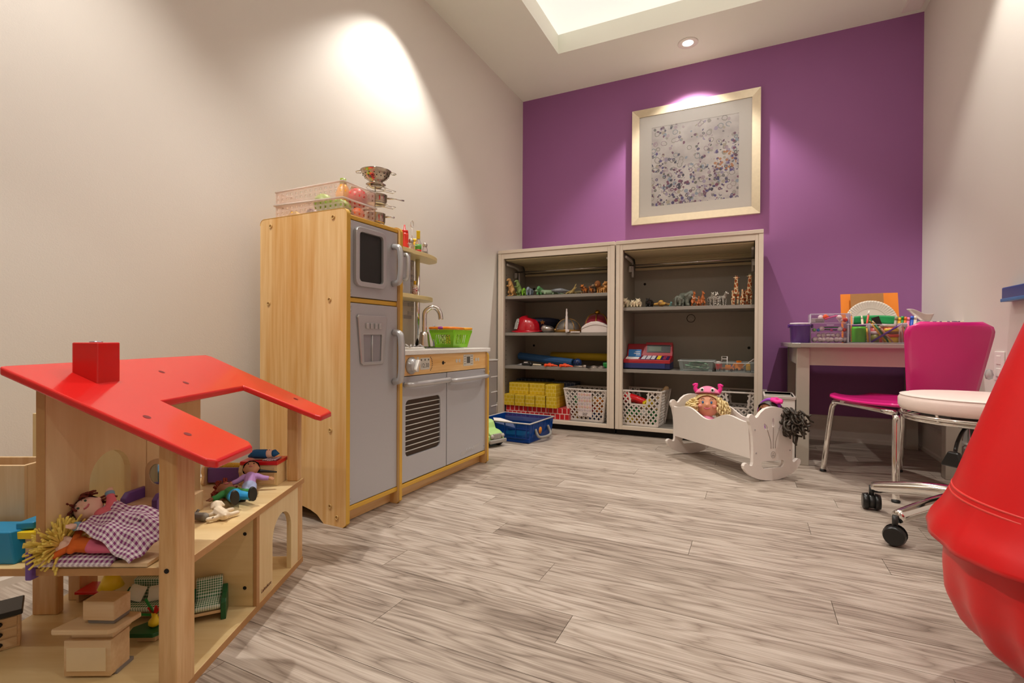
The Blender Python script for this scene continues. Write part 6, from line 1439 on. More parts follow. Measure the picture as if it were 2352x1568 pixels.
for k in range(120):
    p0 = V((H2 * .10 + R_.uniform(-.01, .025), H2 * .03 + R_.uniform(-.02, .025), H2 * (.90 + R_.uniform(-.06, .06)))); out = V((R_.uniform(.5, 1.1), R_.uniform(-.35, .5), R_.uniform(-.35, .40))).normalized()
    a = out.orthogonal().normalized(); c_ = out.cross(a); ph = R_.uniform(0, 6); L = R_.uniform(.05, .125)
    b.tube([p0 + out * L * q / 10 + V((0, 0, -.025 * (q / 10) ** 2)) + (a * cos(ph + q * 1.3) + c_ * sin(ph + q * 1.3)) * .010 for q in range(11)], [.0062, .0042], 5)
b.build('curly_ponytail', KH, d2)
S = lambda x, y, z: (x * H2, y * H2, z * H2)
hb = MB(); hb.tube([(H2 * .152 * cos(a), H2 * .02 - H2 * .05 * sin(a), H2 * .86 + H2 * .158 * sin(a)) for a in [pi * (-.05 + 1.1 * i / 20) for i in range(21)]], .0085, 8).build('headband', mat('violet_band', 'a044c4', .6), d2)
fl = MB()
for k in range(6): a = 2 * pi * k / 6; fl.ell(S(.055 + .045 * cos(a), -.055 + .03 * sin(a), 1.03 + .02 * sin(a)), (.014, .010, .008), 10, 8)
fl.ell(S(.055, -.06, 1.05), (.008, .007, .007), 8, 6).build('flower', mat('hot_pink'), d2, remesh=.003)
# --- white bin between cabinet and table
t = thing('storage_bin', 'white storage bin standing between the right cabinet and the grey table', 'storage bin', (.057, 2.80, 0))
for nm, a in (('front_panel', (0, .134, 0, .004, 0, .33)), ('back_panel', (0, .134, .236, .24, 0, .33)), ('side_panel', (0, .004, .004, .236, 0, .33)), ('side_panel', (.130, .134, .004, .236, 0, .33)), ('bottom_panel', (.004, .130, .004, .236, 0, .004))): MB().box(*a).build(nm, WPAINT, t, .001)
MB().prism([(-.004, -.004), (.138, -.004), (.138, .244), (-.004, .244)], .316, .331, [[(.004, .004), (.130, .004), (.130, .236), (.004, .236)]], 'xy').build('rim', mat('bin_rim', 'c8bcb4', .4), t, .002)
# ================================================================== floor beside the cabinets
TB = clear('blue_bin_plastic', '1458b4', .34, .15)
t = thing('toy_bin', 'translucent blue plastic bin with a grey carry handle on the floor', 'bin', (-1.322, 2.79, 0), rad(-3))
w_, d_, h_ = .165, .155, .118
A = [(-w_, -d_), (w_, -d_), (w_, d_), (-w_, d_)]; fl_ = 1.07
b = MB(); b.add([(x, y, .004) for x, y in A] + [(x * fl_, y * fl_, h_) for x, y in A], [(3, 2, 1, 0)] + [(i, (i + 1) % 4, 4 + (i + 1) % 4, 4 + i) for i in range(4)]); b.build('walls', TB, t, .006, solid=.004)
MB().tube([(x * (fl_ + .02), y * (fl_ + .02), h_) for x, y in A], .0045, 6, True).build('rim', mat('bin_rim_pale', 'b8b0a8', .35), t)
rb_ = MB()
for i in range(5): x = -w_ + .035 + i * .07; rb_.bar((x, -d_ - .002, .03), (x * 1.05, -d_ * 1.06 - .002, .112), .006, .005, (0, 1, 0))
for z in (.03, .085): rb_.bar((.03, -d_ - .004 - z * .09, z), (w_ * 1.03, -d_ - .004 - z * .09, z), .003, .004, (0, 1, 0))
for i in range(4): y = -d_ + .04 + i * .076; rb_.bar((w_ + .002, y, .03), (w_ * 1.06 + .002, y * 1.05, .112), .006, .005, (1, 0, 0))
rb_.build('rib', mat('bin_blue_rib', '123c88', .3), t)
hn = MB(); hn.tube([(w_ + .008, -.085, .075), (w_ + .022, -.088, .045), (w_ + .034, -.078, .030), (w_ + .046, -.03, .026), (w_ + .046, .03, .026), (w_ + .034, .078, .030), (w_ + .022, .088, .045), (w_ + .008, .085, .075)], .0085, 8, res=3).build('handle', mat('bin_handle', '8a857e', .4), t)
MB().at((w_ + .0065, -.018, .06), 0, 0, pi / 2).lathe([(.021, 0), (.021, .003), (.0001, .004)], 20).build('orange_badge', mat('badge_orange', 'e28a1e', .5), t)
tag(MB().at((0, 0, 0), .2).prism([(-.07, -.05), (.06, -.05), (.05, .05), (-.03, .06), (-.08, .03)], 0, .004).build('paper_sheet', mat('paper_white', 'e6ded8', .8), None, loc=(-1.40, 2.79, .0795), rz=0), 'curved white sheet lying in the blue bin', 'paper').rotation_euler = (rad(8), rad(18), .4)
tag(MB().box(-.08, .08, -.06, .06, 0, .030).build('toy_board', mat('teal_board', '1f8a8a', .5, noise=.1), None, .003, loc=(-1.30, 2.735, .0085), rz=-.1), 'teal and green toy seen through the wall of the blue bin', 'toy piece')
# green truck
TGm = mat('mint_plastic', 'a9cf7e', .45, noise=.03); TGr = mat('truck_grey', '9a948c', .45)
t = thing('toy_truck', 'mint green toy truck with a grey grille in front of the blue bin', 'toy truck', (-1.36, 2.50, 0), rad(-20))
# local +x is the front
b = MB(); b.prism([(-.20, .035), (.055, .035), (.07, .05), (.068, .075), (.045, .088), (.01, .094), (-.004, .128), (-.02, .142), (-.07, .142), (-.085, .128), (-.088, .06), (-.20, .055)], -.048, .048, (), 'xz').build('cab', TGm, t, .010, 4)
for s in (-1, 1): MB().prism([(-.012, .03), (.07, .03), (.064, .06), (.045, .076), (.015, .074), (-.006, .055)], s * .05 - .012, s * .05 + .012, (), 'xz').build('mudguard', TGm, t, .009, 3)
MB().at((-.0035, 0, .114), 0, 0, rad(-24)).cbox((0, 0, 0), (.006, .066, .026)).build('windscreen', BLACK, t, .002)
for s in (-1, 1): MB().cbox((-.045, s * .0475, .116), (.05, .003, .026)).build('side_window', BLACK, t, .004)
gr = MB().at((.069, 0, .06)).cbox((0, 0, 0), (.008, .06, .030)).build('grille', TGr, t, .003)
gb = MB()
for k in range(6): gb.cbox((.0735, -.022 + k * .0088, .06), (.003, .003, .024))
gb.build('grille_bars', mat('truck_grey_light', 'b8b2aa', .4), t)
for s in (-1, 1): MB().at((.072, s * .040, .062), 0, 0, pi / 2).lathe([(.0125, 0), (.011, .005), (.0001, .007)], 16).build('headlight', mat('truck_grey_light'), t)
MB().cbox((.078, 0, .034), (.016, .125, .022)).build('bumper', TGr, t, .006, 3)
for x in (.028, -.15):
    for s in (-1, 1): wv_ = MB().cyl((x, s * .036, .033), (x, s * .062, .033), .033, n=24).build('wheel', mat('tyre', '1a1816', .8), t, .005); MB().cyl((x, s * .0615, .033), (x, s * .064, .033), .016, n=16).build('hub', TGr, wv_)
MB().prism([(-.2, .056), (-.095, .056), (-.09, .15), (-.1, .16), (-.2, .16)], -.05, .05, (), 'xz').build('hopper', mat('hopper_green', '2f8a3e', .45), t, .008, 3)
# clear bin behind the kitchen
t = thing('clear_bin', 'tall clear plastic bin standing behind the play kitchen', 'storage bin', (-1.582, 2.795, 0))
CB = clear('bin_clear', 'd8d0ca', .28, .2)
pts = rrect(-.058, .058, -.135, .135, .025)
n = len(pts); b = MB(); b.add([(x * .94, y * .94, .002) for x, y in pts] + [(x, y, .47) for x, y in pts], [tuple(range(n - 1, -1, -1))] + [(i, (i + 1) % n, n + (i + 1) % n, n + i) for i in range(n)]); b.build('walls', CB, t, solid=.003)
MB().tube([(x * 1.03, y * 1.03, .47) for x, y in pts], .005, 6, True).build('rim', clear('bin_rim_clear', 'e6e0da', .45), t)
for z in (.36, .26, .17): MB().box(.0575, .0605, .03, .12, z, z + .005).build('mark', WHITE, t)
MB().at((.062, -.05, .40), 0, 0, pi / 2).lathe([(.035, 0), (.035, .005), (.0001, .006)], 24).build('disc', mat('disc_grey', '8a847e', .4), t); MB().at((.066, -.05, .40), 0, 0, pi / 2).lathe([(.012, 0), (.013, .02), (.0001, .022)], 14).build('catch', mat('truck_grey_light'), t)
# ================================================================== on top of the play kitchen
# perforated crate
KX, KY = FXK, 1.19
t = thing('fruit_crate', 'frosted perforated plastic crate of play food on top of the toy fridge', 'crate', (-1.525, 1.213, 1.0125))
FRO = clear('frosted_pink', 'fff0e6', .20, .4, 1.25)
cw, cd_, chh = .320, .152, .112
def perf(w_, h_, nx, ny):
    H = []
    for i in range(nx):
        for j in range(ny):
            x = (i + .5) * w_ / nx; z = .012 + (j + .5) * (h_ - .018) / ny; s_ = .0042
            if abs(z - h_ * .55) > .008: H.append([(x - s_, z - s_), (x + s_, z - s_), (x + s_, z + s_), (x - s_, z + s_)])
    return H
for nm, y in (('front_wall', 0), ('back_wall', cd_ - .003)): MB().prism([(0, 0), (cw, 0), (cw, chh), (0, chh)], y, y + .003, perf(cw, chh, 14, 6), 'xz').build(nm, FRO, t)
for nm, x in (('left_wall', 0), ('right_wall', cw - .003)): MB().prism([(.0032, 0), (cd_ - .0032, 0), (cd_ - .0032, chh), (.0032, chh)], x, x + .003, perf(cd_, chh, 7, 6), 'yz').build(nm, FRO, t)
MB().box(.003, cw - .003, .003, cd_ - .003, 0, .003).build('floor_panel', FRO, t)
MB().tube([(-.003, -.003, chh * .58), (cw + .003, -.003, chh * .50), (cw + .003, cd_ + .003, chh * .50), (-.003, cd_ + .003, chh * .58)], .004, 6, True).build('fold_rib', clear('frosted_rib', 'fbeee6', .4, .3), t)
MB().tube([(0, 0, chh), (cw, 0, chh), (cw, cd_, chh), (0, cd_, chh)], .003, 6, True).build('rim', clear('frosted_rib'), t)
def fruit(name, label, x, y, z, build, mt):
    b = MB(); build(b); o = b.build(name, mt, None, loc=(-1.525 + x, 1.213 + y, 1.0165 + z)); tag(o, label, 'play food', None); return o
ball = lambda r, sz=1: (lambda b: b.ell((0, 0, r * sz), (r, r, r * sz), 16, 10))
fruit('play_apple', 'green play apple in the frosted crate', .175, .055, .028, ball(.034), mat('apple_green', '8fc03a', .4, noise=.05))
fruit('play_lettuce', 'lime green knobbly play lettuce at the front corner of the crate', .262, .045, 0, lambda b: b.sheet(lambda u, v: ((.036 * (1 + .1 * sin(14 * pi * u) * sin(9 * v))) * sin(pi * v) * cos(2 * pi * u), .036 * (1 + .1 * sin(14 * pi * u) * sin(9 * v)) * sin(pi * v) * sin(2 * pi * u), .032 - .032 * cos(pi * v)), 36, 16), mat('lettuce', '9ccc4a', .5, noise=.1))
fruit('play_tomato', 'red play tomato at the right of the crate', .278, .108, .045, ball(.036), mat('tomato', 'e03a44', .35))
fruit('play_orange', 'orange play fruit low at the right of the crate', .288, .100, 0, ball(.0235), mat('orange_fruit', 'f0672a', .45))
fruit('play_plum', 'dark plum-coloured play fruit in the crate', .115, .060, 0, ball(.026), mat('plum', '5a2a3a', .4))
fruit('play_lemon', 'yellow play lemon at the left of the crate', .045, .045, 0, ball(.026, .9), mat('lemon', 'f0c22e', .45))
fruit('play_aubergine', 'dark blue-green play vegetable beside the apple', .218, .112, 0, ball(.030), mat('aubergine', '3a4a4e', .4))
fruit('play_onion', 'purple play onion at the back of the crate', .150, .118, 0, ball(.026), mat('onion', '7a3450', .4))
fruit('play_peach', 'pink play peach at the back left of the crate', .080, .115, 0, ball(.028), mat('peach', 'e88a6a', .5))
t = thing('squeeze_bottle', 'yellow toy squeeze bottle with a green cap standing in the frosted crate', 'toy bottle', (-1.525 + .245, 1.213 + .075, 1.0160))
MB().lathe([(.021, .060), (.025, .07), (.025, .095), (.016, .118), (.009, .128), (.0001, .128)], 18).lathe([(.019, 0), (.021, .060)], 18).build('bottle', mat('bottle_amber', 'eda522', .35), t)
MB().lathe([(.011, .1275), (.012, .130), (.010, .146), (.0001, .147)], 14).build('cap', mat('cap_olive', '8a9a1e', .4), t)
# wire rack with pans
rc = V((-1.245, 1.414, 1.0125))
t = thing('pan_rack', 'small chrome wire rack carrying toy pans on top of the toy fridge', 'pan rack', rc)
wr = MB()
def ringpts(r, z, n=20, sx_=1): return [(r * cos(2 * pi * i / n) * sx_, r * sin(2 * pi * i / n), z) for i in range(n)]
wr.cyl((-.030, .030, 0), (-.030, .030, .165), .0026, n=8)
for z, r in ((.010, .036), (.088, .036), (.146, .034)):
    wr.tube(ringpts(r, z), .0016, 6, True); wr.tube([(-.030, .030, z), (0, 0, z), (.030, .052, z)], .0016, 6)
    wr.tube([(.036, 0, z), (.055, .045, z - .006), (.030, .06, z - .006), (0, .036, z)], .0014, 6)
for a in (0, 2.1, 4.2): wr.cyl((.034 * cos(a), .034 * sin(a), 0), (.034 * cos(a), .034 * sin(a), .010), .002, n=6)
wr.build('wire_frame', CHROME, t)
PAN = mat('pan_steel', 'c4b8a8', .16, .95, noise=.04)
def pan(label, z, r, h, hl, ang, name='toy_pan'):
    t = thing(name, label, 'toy pan', rc + V((0, 0, z)))
    MB().lathe([(r * .86, 0), (r, h * .3), (r, h), (r * 1.04, h + .001), (r * .96, h), (r * .94, h * .3), (r * .8, .003), (.0001, .003)], 28).build('bowl', PAN, t)
    d_ = V((cos(ang), sin(ang), 0)); MB().tube([d_ * r + V((0, 0, h * .85)), d_ * (r + hl * .5) + V((0, 0, h * .9 + .002)), d_ * (r + hl) + V((0, 0, h * .9))], .0036, 8).build('handle', CHROME, t)
pan('small deep toy saucepan on the lowest tier of the wire rack', .0118, .034, .040, .035, .95, 'toy_saucepan')
pan('shallow toy frying pan with a long handle on the middle tier', .0898, .040, .030, .066, .98)
t = thing('toy_strainer', 'small flat steel toy strainer on the upper tier of the wire rack', 'toy strainer', rc + V((0, 0, .1478)))
MB().lathe([(.018, 0), (.030, .008), (.036, .012), (.034, .013), (.016, .003), (.0001, .003)], 24).build('dish', PAN, t)
t = thing('toy_colander', 'steel toy colander with two wire handles topping the pan stack', 'toy colander', rc + V((0, 0, .1615)))
MB().lathe([(.026, 0), (.024, .010), (.036, .018), (.049, .034), (.053, .046), (.056, .047), (.052, .045), (.045, .033), (.032, .018), (.0001, .014)], 32).build('bowl', PAN, t)
hb = MB()
for q in range(16):
    for z, r in ((.023, .0402), (.031, .0466)): a = 2 * pi * (q + (z > .03) * .5) / 16; hb.cyl((r * cos(a) * .995, r * sin(a) * .995, z), ((r + .001) * cos(a), (r + .001) * sin(a), z), .0022, n=6)
o = hb.build('perforation', DARK, t); o['kind'] = 'stuff'
for a in (.62, .62 + pi): c_, s_ = cos(a), sin(a); MB().tube([(.054 * c_ - .013 * s_, .054 * s_ + .013 * c_, .043), (.069 * c_ - .008 * s_, .069 * s_ + .008 * c_, .041), (.069 * c_ + .008 * s_, .069 * s_ - .008 * c_, .041), (.054 * c_ + .013 * s_, .054 * s_ - .013 * c_, .043)], .0022, 6, res=3).build('handle', CHROME, t)
t = thing('wooden_spatula', 'slotted wooden toy spatula standing behind the frosted crate', 'toy spatula', (-1.335, 1.405, 1.0128), 1.05)
MB().prism([(-.016, .10), (.016, .10), (.018, .155), (.014, .160), (-.014, .160), (-.018, .155)], -.003, .003, [[(x - .0025, .108), (x + .0025, .108), (x + .0025, .15), (x - .0025, .15)] for x in (-.009, 0, .009)], 'xz').box(-.004, .004, -.003, .003, 0, .10).build('spatula', wood('spatula_wood', 'cf9a6a', 'b57f4e', 'z', 30), t, .001)
# condiments on the upper shelf (top z = 1.023)
def onshelf(u, x=-1.475): return V((x, XP(u, 600, x).y, 1.0235))
SZ = lambda p: 1 / pxm(p)
p = onshelf(929, -1.47); t = thing('ketchup_bottle', 'red toy ketchup bottle with a pointed cap on the upper kitchen shelf', 'toy bottle', p)
KR = mat('ketchup_red', 'e2301a', .3)
MB().lathe([(.017, 0), (.020, .004), (.020, .016), (.018, .020), (.0185, .070), (.0175, .078), (.0001, .079)], 20).build('bottle', KR, t); MB().lathe([(.0175, .079), (.0165, .092), (.005, .095), (.0035, .118), (.0001, .12)], 16).build('cap', mat('ketchup_cap', 'd81f14', .3), t)
p = onshelf(953, -1.50); t = thing('mustard_bottle', 'yellow toy mustard bottle behind the wire caddy', 'toy bottle', p)
MB().lathe([(.016, 0), (.019, .004), (.018, .055), (.014, .060), (.0001, .061)], 18).build('bottle', mat('mustard', 'f0be2a', .35), t); MB().lathe([(.015, .061), (.015, .076), (.0001, .077)], 16).build('cap', mat('mustard_cap', 'f6cf3a', .35), t)
p = onshelf(946, -1.455); t = thing('cruet_caddy', 'chrome wire cruet stand with a ring handle on the upper kitchen shelf', 'caddy', p)
w_ = MB().tube([(.010 * cos(a), .013 * sin(a) * 1.0, .128 + .018 * sin(a)) if False else (0, .012 * cos(a), .128 + .016 * sin(a)) for a in [2 * pi * i / 18 for i in range(18)]], .0022, 6, True).cyl((0, 0, .004), (0, 0, .112), .0022, n=8)
for y in (-.022, .030): w_.tube([(.016 * cos(a), y + .016 * sin(a), .030) for a in [2 * pi * i / 16 for i in range(16)]], .0016, 6, True)
w_.tube([(-.018, -.042, .003), (.018, -.042, .003), (.018, .05, .003), (-.018, .05, .003)], .002, 6, True)
for x, y in ((-.018, -.04), (.018, -.04), (.018, .048), (-.018, .048)): w_.tube([(x, y, .003), (x, y, .028), (x * .6, y * .8, .034)], .0016, 6)
w_.build('wire_frame', CHROME, t)
GL = clear('shaker_glass', 'eee4e6', .25, .06)
for lab, u, xx in (('clear toy salt shaker with a steel lid in the wire cruet stand', 944, -1.452), ('clear toy pepper shaker with speckles at the shelf end', 976, -1.455)):
    p = onshelf(u, xx) + V((0, 0, .0)); t = thing('toy_shaker', lab, 'toy shaker', p)
    MB().lathe([(.014, 0), (.0155, .004), (.013, .024), (.010, .036), (.010, .040)], 16).build('jar', GL, t); MB().lathe([(.0112, .040), (.012, .043), (.0115, .052), (.006, .057), (.0001, .058)], 16).build('lid', STEEL, t)
    if u > 960: MB().lathe([(.0125, .002), (.0135, .005), (.0125, .014), (.0001, .015)], 14).build('contents', voro('pepper_mix', '4a3a30', 'c8b8a4', 300, .3), t)
p = onshelf(960.5, -1.445); t = thing('oil_bottle', 'clear toy oil bottle with a yellow cap and green label', 'toy bottle', p)
MB().lathe([(.0135, 0), (.015, .003), (.015, .042), (.009, .056), (.0075, .064), (.0001, .065)], 18).build('bottle', GL, t); MB().lathe([(.008, .063), (.0088, .066), (.0088, .096), (.0095, .098), (.0095, .102), (.0001, .103)], 16).build('cap', YEL, t)
MB().lathe([(.0154, .012), (.0154, .036)], 18).build('label', mat('label_green', '5fa03a', .5), t); MB().lathe([(.0155, .003), (.0155, .011)], 18).build('label_base', mat('label_red', 'd8382a', .5), t)
p = V((-1.445, XP(953, 660, -1.445).y, .8155)); t = thing('sauce_bottle', 'small toy sauce bottle with a yellow cap on the lower kitchen shelf', 'toy bottle', p)
MB().lathe([(.010, 0), (.0125, .003), (.0125, .040), (.007, .050), (.0001, .051)], 16).build('bottle', mat('sauce_pale', 'e4c8a4', .4), t); MB().lathe([(.006, .05), (.0065, .068), (.0001, .069)], 12).build('cap', mat('sauce_cap', 'e8b422', .4), t); MB().lathe([(.0129, .006), (.0129, .036)], 16).build('label', voro('sauce_label', 'b03028', 'ece0d8', 120, .1), t)
# green shopping basket by the sink
p = V((-1.325, 2.045, .5685)); t = thing('shopping_basket', 'lime green toy shopping basket with orange handles beside the toy tap', 'basket', p, rad(94))
LM = mat('lime_plastic', '8ed02c', .35, noise=.03)
bw_, bd_, bh = .072, .05, .085
def bside(w0, w1, name, M):
    n = 7; H = []
    for i in range(n):
        x = -w0 * .82 + (i + .5) * 2 * w0 * .82 / n; H.append([(x - .0046, .016), (x + .0046, .016), (x + .0056, .062), (x - .0056, .062)])
    b = MB(); b.M = M; b.prism([(-w0, 0), (w0, 0), (w1, bh - .016), (w1 + .003, bh - .012), (w1 + .003, bh), (-w1 - .003, bh), (-w1 - .003, bh - .012), (-w1, bh - .016)], -.0015, .0015, H, 'xz'); b.build(name, LM, t)
tl = math.atan(.016 / bh)
for s in (-1, 1):
    bside(bw_, bw_ + .018, 'long_side', Matrix.Translation((0, s * bd_, 0)) @ Matrix.Rotation(-s * tl, 4, 'X'))
    bside(bd_, bd_ + .016, 'short_side', Matrix.Translation((s * bw_, 0, 0)) @ Matrix.Rotation(s * tl * 1.1, 4, 'Y') @ Matrix.Rotation(pi / 2, 4, 'Z'))
MB().box(-bw_, bw_, -bd_, bd_, 0, .003).build('base', LM, t)
OH = mat('handle_orange', 'f2891e', .35, noise=.15, nscale=40)
for s in (-1, 1):
    MB().tube([(s * .012, -bd_ - .020, bh + .004), (s * (bw_ + .02), -bd_ - .014, bh + .006), (s * (bw_ + .026), 0, bh + .007), (s * (bw_ + .02), bd_ + .014, bh + .006), (s * .012, bd_ + .02, bh + .004)], .006, 8, res=4).build('handle', OH if s < 0 else mat('handle_amber', 'f4a826', .35), t)
    MB().ell((s * (bw_ + .027), 0, bh + .007), (.008, .02, .007)).build('handle_grip', mat('grip_purple', '9a3a8a', .4), t)
Mg = Matrix.Translation(p) @ Matrix.Rotation(rad(94), 4, 'Z')
for i, (x, y, c_, lab) in enumerate(((-.045, -.018, 'f2d84a', 'yellow play food carton at the left of the green basket'), (-.015, -.018, 'f0e26a', 'pale yellow play food carton in the middle of the green basket'), (.015, -.018, 'e8c8d8', 'pale pink play food carton in the green basket'), (.045, -.018, 'b08a5a', 'brown play food carton at the right of the green basket'), (-.03, .02, 'e8e0b0', 'cream play food carton at the back of the green basket'), (.03, .02, 'e2c23a', 'mustard play food carton at the back of the green basket'))):
    o = MB().cbox((0, 0, .036), (.025, .032, .068)).build('play_carton', voro('carton_%d' % i, '6a5a3a', c_, 70, .06), None, .002, loc=Mg @ V((x, y, .0045)), rz=rad(94)); tag(o, lab, 'play food')

# ================================================================== on the grey craft table (top z = .597)
TZ_ = .5975
def ontable(u, y): return V((sx(u, y), y, TZ_))
p = ontable(1838, 2.87); t = thing('lidded_bucket', 'purple plastic bucket with a white lid on the grey table', 'bucket', p)
PB_ = mat('bucket_purple', '55267e', .3, noise=.03, coat=.3)
MB().lathe([(.041, 0), (.043, .003), (.047, .082), (.0495, .084), (.0495, .09), (.0001, .091)], 32).build('pail', PB_, t); MB().lathe([(.046, .091), (.047, .098), (.044, .100), (.0001, .100)], 32).build('lid', mat('lid_white', 'd8ccd4', .35), t)
for s in (-1, 1): MB().cbox((s * .051, 0, .084), (.010, .016, .018)).build('ear', PB_, t, .003)
# three-drawer organiser with pompoms
p = ontable(1906.5, 2.85); t = thing('drawer_organizer', 'clear three-drawer acrylic organiser full of pompoms on the table', 'organizer', p)
AC = clear('acrylic', 'f0eaf0', .02, .06, 1.15); AE = clear('acrylic_edge', 'efe4ee', .4, .1)
ow, od, oh = .166, .12, .143
b = MB().box(-ow / 2, -ow / 2 + .003, 0, od, 0, oh).box(ow / 2 - .003, ow / 2, 0, od, 0, oh).box(-ow / 2 + .003, ow / 2 - .003, od - .003, od, 0, oh).box(-ow / 2 + .003, ow / 2 - .003, 0, od - .003, oh - .003, oh).box(-ow / 2 + .003, ow / 2 - .003, 0, od - .003, 0, .003); b.build('case', AC, t)
for z in (.050, .098): MB().box(-ow / 2 + .003, ow / 2 - .003, 0, od - .003, z - .0015, z + .0015).build('divider', AE, t)
for i in range(3):
    z0 = (.004, .052, .100)[i]; dr = MB().box(-ow / 2 + .004, ow / 2 - .004, -.003, -.001, z0, z0 + .040).build('drawer', AC, t)
    MB().cbox((0, -.006, z0 + .036), (.03, .006, .004)).build('drawer_pull', AE, dr)
e_ = MB()
for x in (-ow / 2, ow / 2): e_.tube([(x, 0, 0), (x, 0, oh)], .0014, 5)
e_.tube([(-ow / 2, 0, oh), (ow / 2, 0, oh)], .0014, 5); e_.build('edge', AE, t)
R_ = random.Random(17)
PW_ = mat('pompom_white', 'efe0dc', .95, noise=.05); pc = {'white': PW_, 'orange': mat('pompom_orange', 'f0602a', .9), 'pink': mat('pompom_pink', 'e85a9a', .9), 'green': mat('pompom_green', '8aca6a', .9), 'blue': mat('pompom_blue', '4a7ac8', .9), 'red': mat('pompom_red', 'd8342a', .9)}
pm0 = MB().ell((0, 0, 0), .0125, 12, 8)
spots = [(-.062 + .018 * i + R_.uniform(-.003, .003), .018 + R_.uniform(-.004, .004), .0175 if i % 2 else .0175, 'white', 1) for i in range(8)] + [(-.045 + .020 * i, .024, .0385, 'white', .85) for i in range(5)] + [(-.062, .045, .0155, 'green', .9), (-.03, .05, .0155, 'white', 1), (.0, .05, .0155, 'white', 1), (.032, .052, .0155, 'white', 1), (.06, .05, .0155, 'green', .9)]
spots += [(-.065, .018, .0645, 'green', .7), (-.048, .016, .0635, 'blue', .6), (-.033, .02, .071, 'white', 1), (.045, .02, .068, 'white', 1), (.061, .016, .0645, 'red', .75), (.008, .02, .0635, 'pink', .5)]
spots += [(-.016, .022, .128, 'orange', 1.05), (-.036, .03, .126, 'white', 1), (.040, .022, .125, 'white', 1), (.045, .025, .112, 'white', .8), (.064, .018, .1125, 'red', .8)]
spots = spots
first = None
CNT = {}
for x, y, z, c_, s_ in spots:
    o = bpy.data.objects.new('pompom', first.data) if first and c_ == 'white' else MB().ell((0, 0, 0), .0125, 12, 8).build('pompom', pc[c_])
    if first is None: first = o
    if o.name not in COL.objects: COL.objects.link(o)
    o.location = p + V((x, y, z)); o.scale = (s_,) * 3
    row = 'bottom' if z < .05 else 'middle' if z < .09 else 'top'
    tag(o, '%s craft pompom in the %s drawer of the clear organiser' % (c_, row), 'pompom', '%s pompoms in the %s drawer' % (c_, row))
for lab, c_, z, x, l, rz in (('thin green craft stick in the middle drawer', GRN, .0775, .01, .07, .0), ('pink craft stick in the top drawer of the organiser', PNK, .1265, .005, .05, .3), ('black craft stick in the middle drawer', BLACK, .066, .0, .06, -.05)):
    o = MB().cap((-l / 2, 0, 0), .003, (l / 2, 0, 0), .003, 8).build('craft_stick', c_, None, loc=p + V((x, .012 if 'top' in lab else .034, z)), rz=0); o.rotation_euler = (0, -rz, 0); tag(o, lab, 'craft stick')
t = thing('plastic_box', 'grey plastic box at the left of the top organiser drawer', 'box', p + V((-.048, .030, .1003))); MB().box(-.028, .026, -.014, .016, 0, .022).build('box', mat('box_grey', 'b4aaa8', .5), t, .002); MB().box(-.012, .022, -.0155, -.0145, .005, .018).build('window', mat('box_grey_dark', '968c8a', .5), t)
# papers, plate behind
py = 3.12
p = ontable(1999, py)
def leaning(name, label, cat, w_, h_, dx, y, mt, tilt, th=.003, z=0):
    o = MB().box(-w_ / 2, w_ / 2, 0, th, 0, h_).build(name, mt, None, loc=V((sx(2000, y) + dx, y, TZ_ + z + .0005))); o.rotation_euler.x = -tilt; return tag(o, label, cat)
leaning('orange_paper', 'stack of orange craft paper leaning upright at the back of the table', 'paper', .255, .275, .0, 3.18, mat('paper_orange', 'f28a24', .75, noise=.03), rad(14), .006)
o = leaning('paper_bag', 'brown paper bag in front of the orange paper', 'paper bag', .145, .272, -.008, 3.148, mat('kraft', 'ab7a48', .85, noise=.1), rad(14), .004)
t = thing('paper_plate', 'white fluted paper plate leaning in front of the brown bag', 'plate', V((sx(2001, 3.085), 3.098, TZ_ + .108)), 0, None, rad(90 - 12))
def plate(u, v): a = 2 * pi * u; r = .112 * v; z = .010 * max(0, (v - .62) / .38) ** 1.2 + (.0022 * cos(56 * a) * max(0, (v - .7) / .3)); return (r * cos(a), r * sin(a), z)
MB().sheet(plate, 224, 14).build('plate', mat('plate_white', 'e2d8ca', .8), t, solid=.0012)
MB().tube([(.072 * cos(a), .072 * sin(a), .0014) for a in [2 * pi * i / 48 for i in range(48)]], .0008, 5, True).build('ring_crease', mat('plate_crease', 'c8bcae', .8), t)
# clear divided caddy with dough pots, brushes and pencils
c0, c1 = sx(1949, 2.80), sx(2084, 2.80)
t = thing('craft_caddy', 'clear divided acrylic caddy of brushes, pencils and dough tubs', 'caddy', (c0, 2.80, TZ_))
cw_ = c1 - c0; b = MB().box(0, cw_, 0, .003, 0, .088).box(0, cw_, .157, .16, 0, .125).box(0, .003, .003, .157, 0, .095).box(cw_ - .003, cw_, .003, .157, 0, .095).box(.003, cw_ - .003, .003, .157, 0, .003); b.build('case', AC, t)
for x in (.083, .205): MB().box(x, x + .003, .003, .157, .003, .095).build('divider', AE, t)
e_ = MB().tube([(0, 0, .088), (cw_, 0, .088)], .0016, 5).tube([(0, .16, .125), (cw_, .16, .125)], .0016, 5).tube([(0, 0, .003), (cw_, 0, .003)], .0014, 5).tube([(0, .0, .088), (0, .16, .095)], .0014, 5); e_.build('edge', AE, t)
def tub(label, x, y, z, r, h, c_, lid):
    q = thing('dough_tub', label, 'tub', (c0 + x, 2.80 + y, TZ_ + .0035 + z)); MB().lathe([(r * .92, 0), (r, .003), (r, h), (.0001, h)], 22).build('pot', c_, q); MB().lathe([(r * 1.06, h), (r * 1.06, h + .011), (r, h + .013), (.0001, h + .013)], 22).build('lid', lid, q)
DOY, DOO, DOG = mat('dough_yellow', 'e8c81e', .4), mat('dough_orange', 'f07a2a', .4), mat('dough_green', '3a6a34', .4)
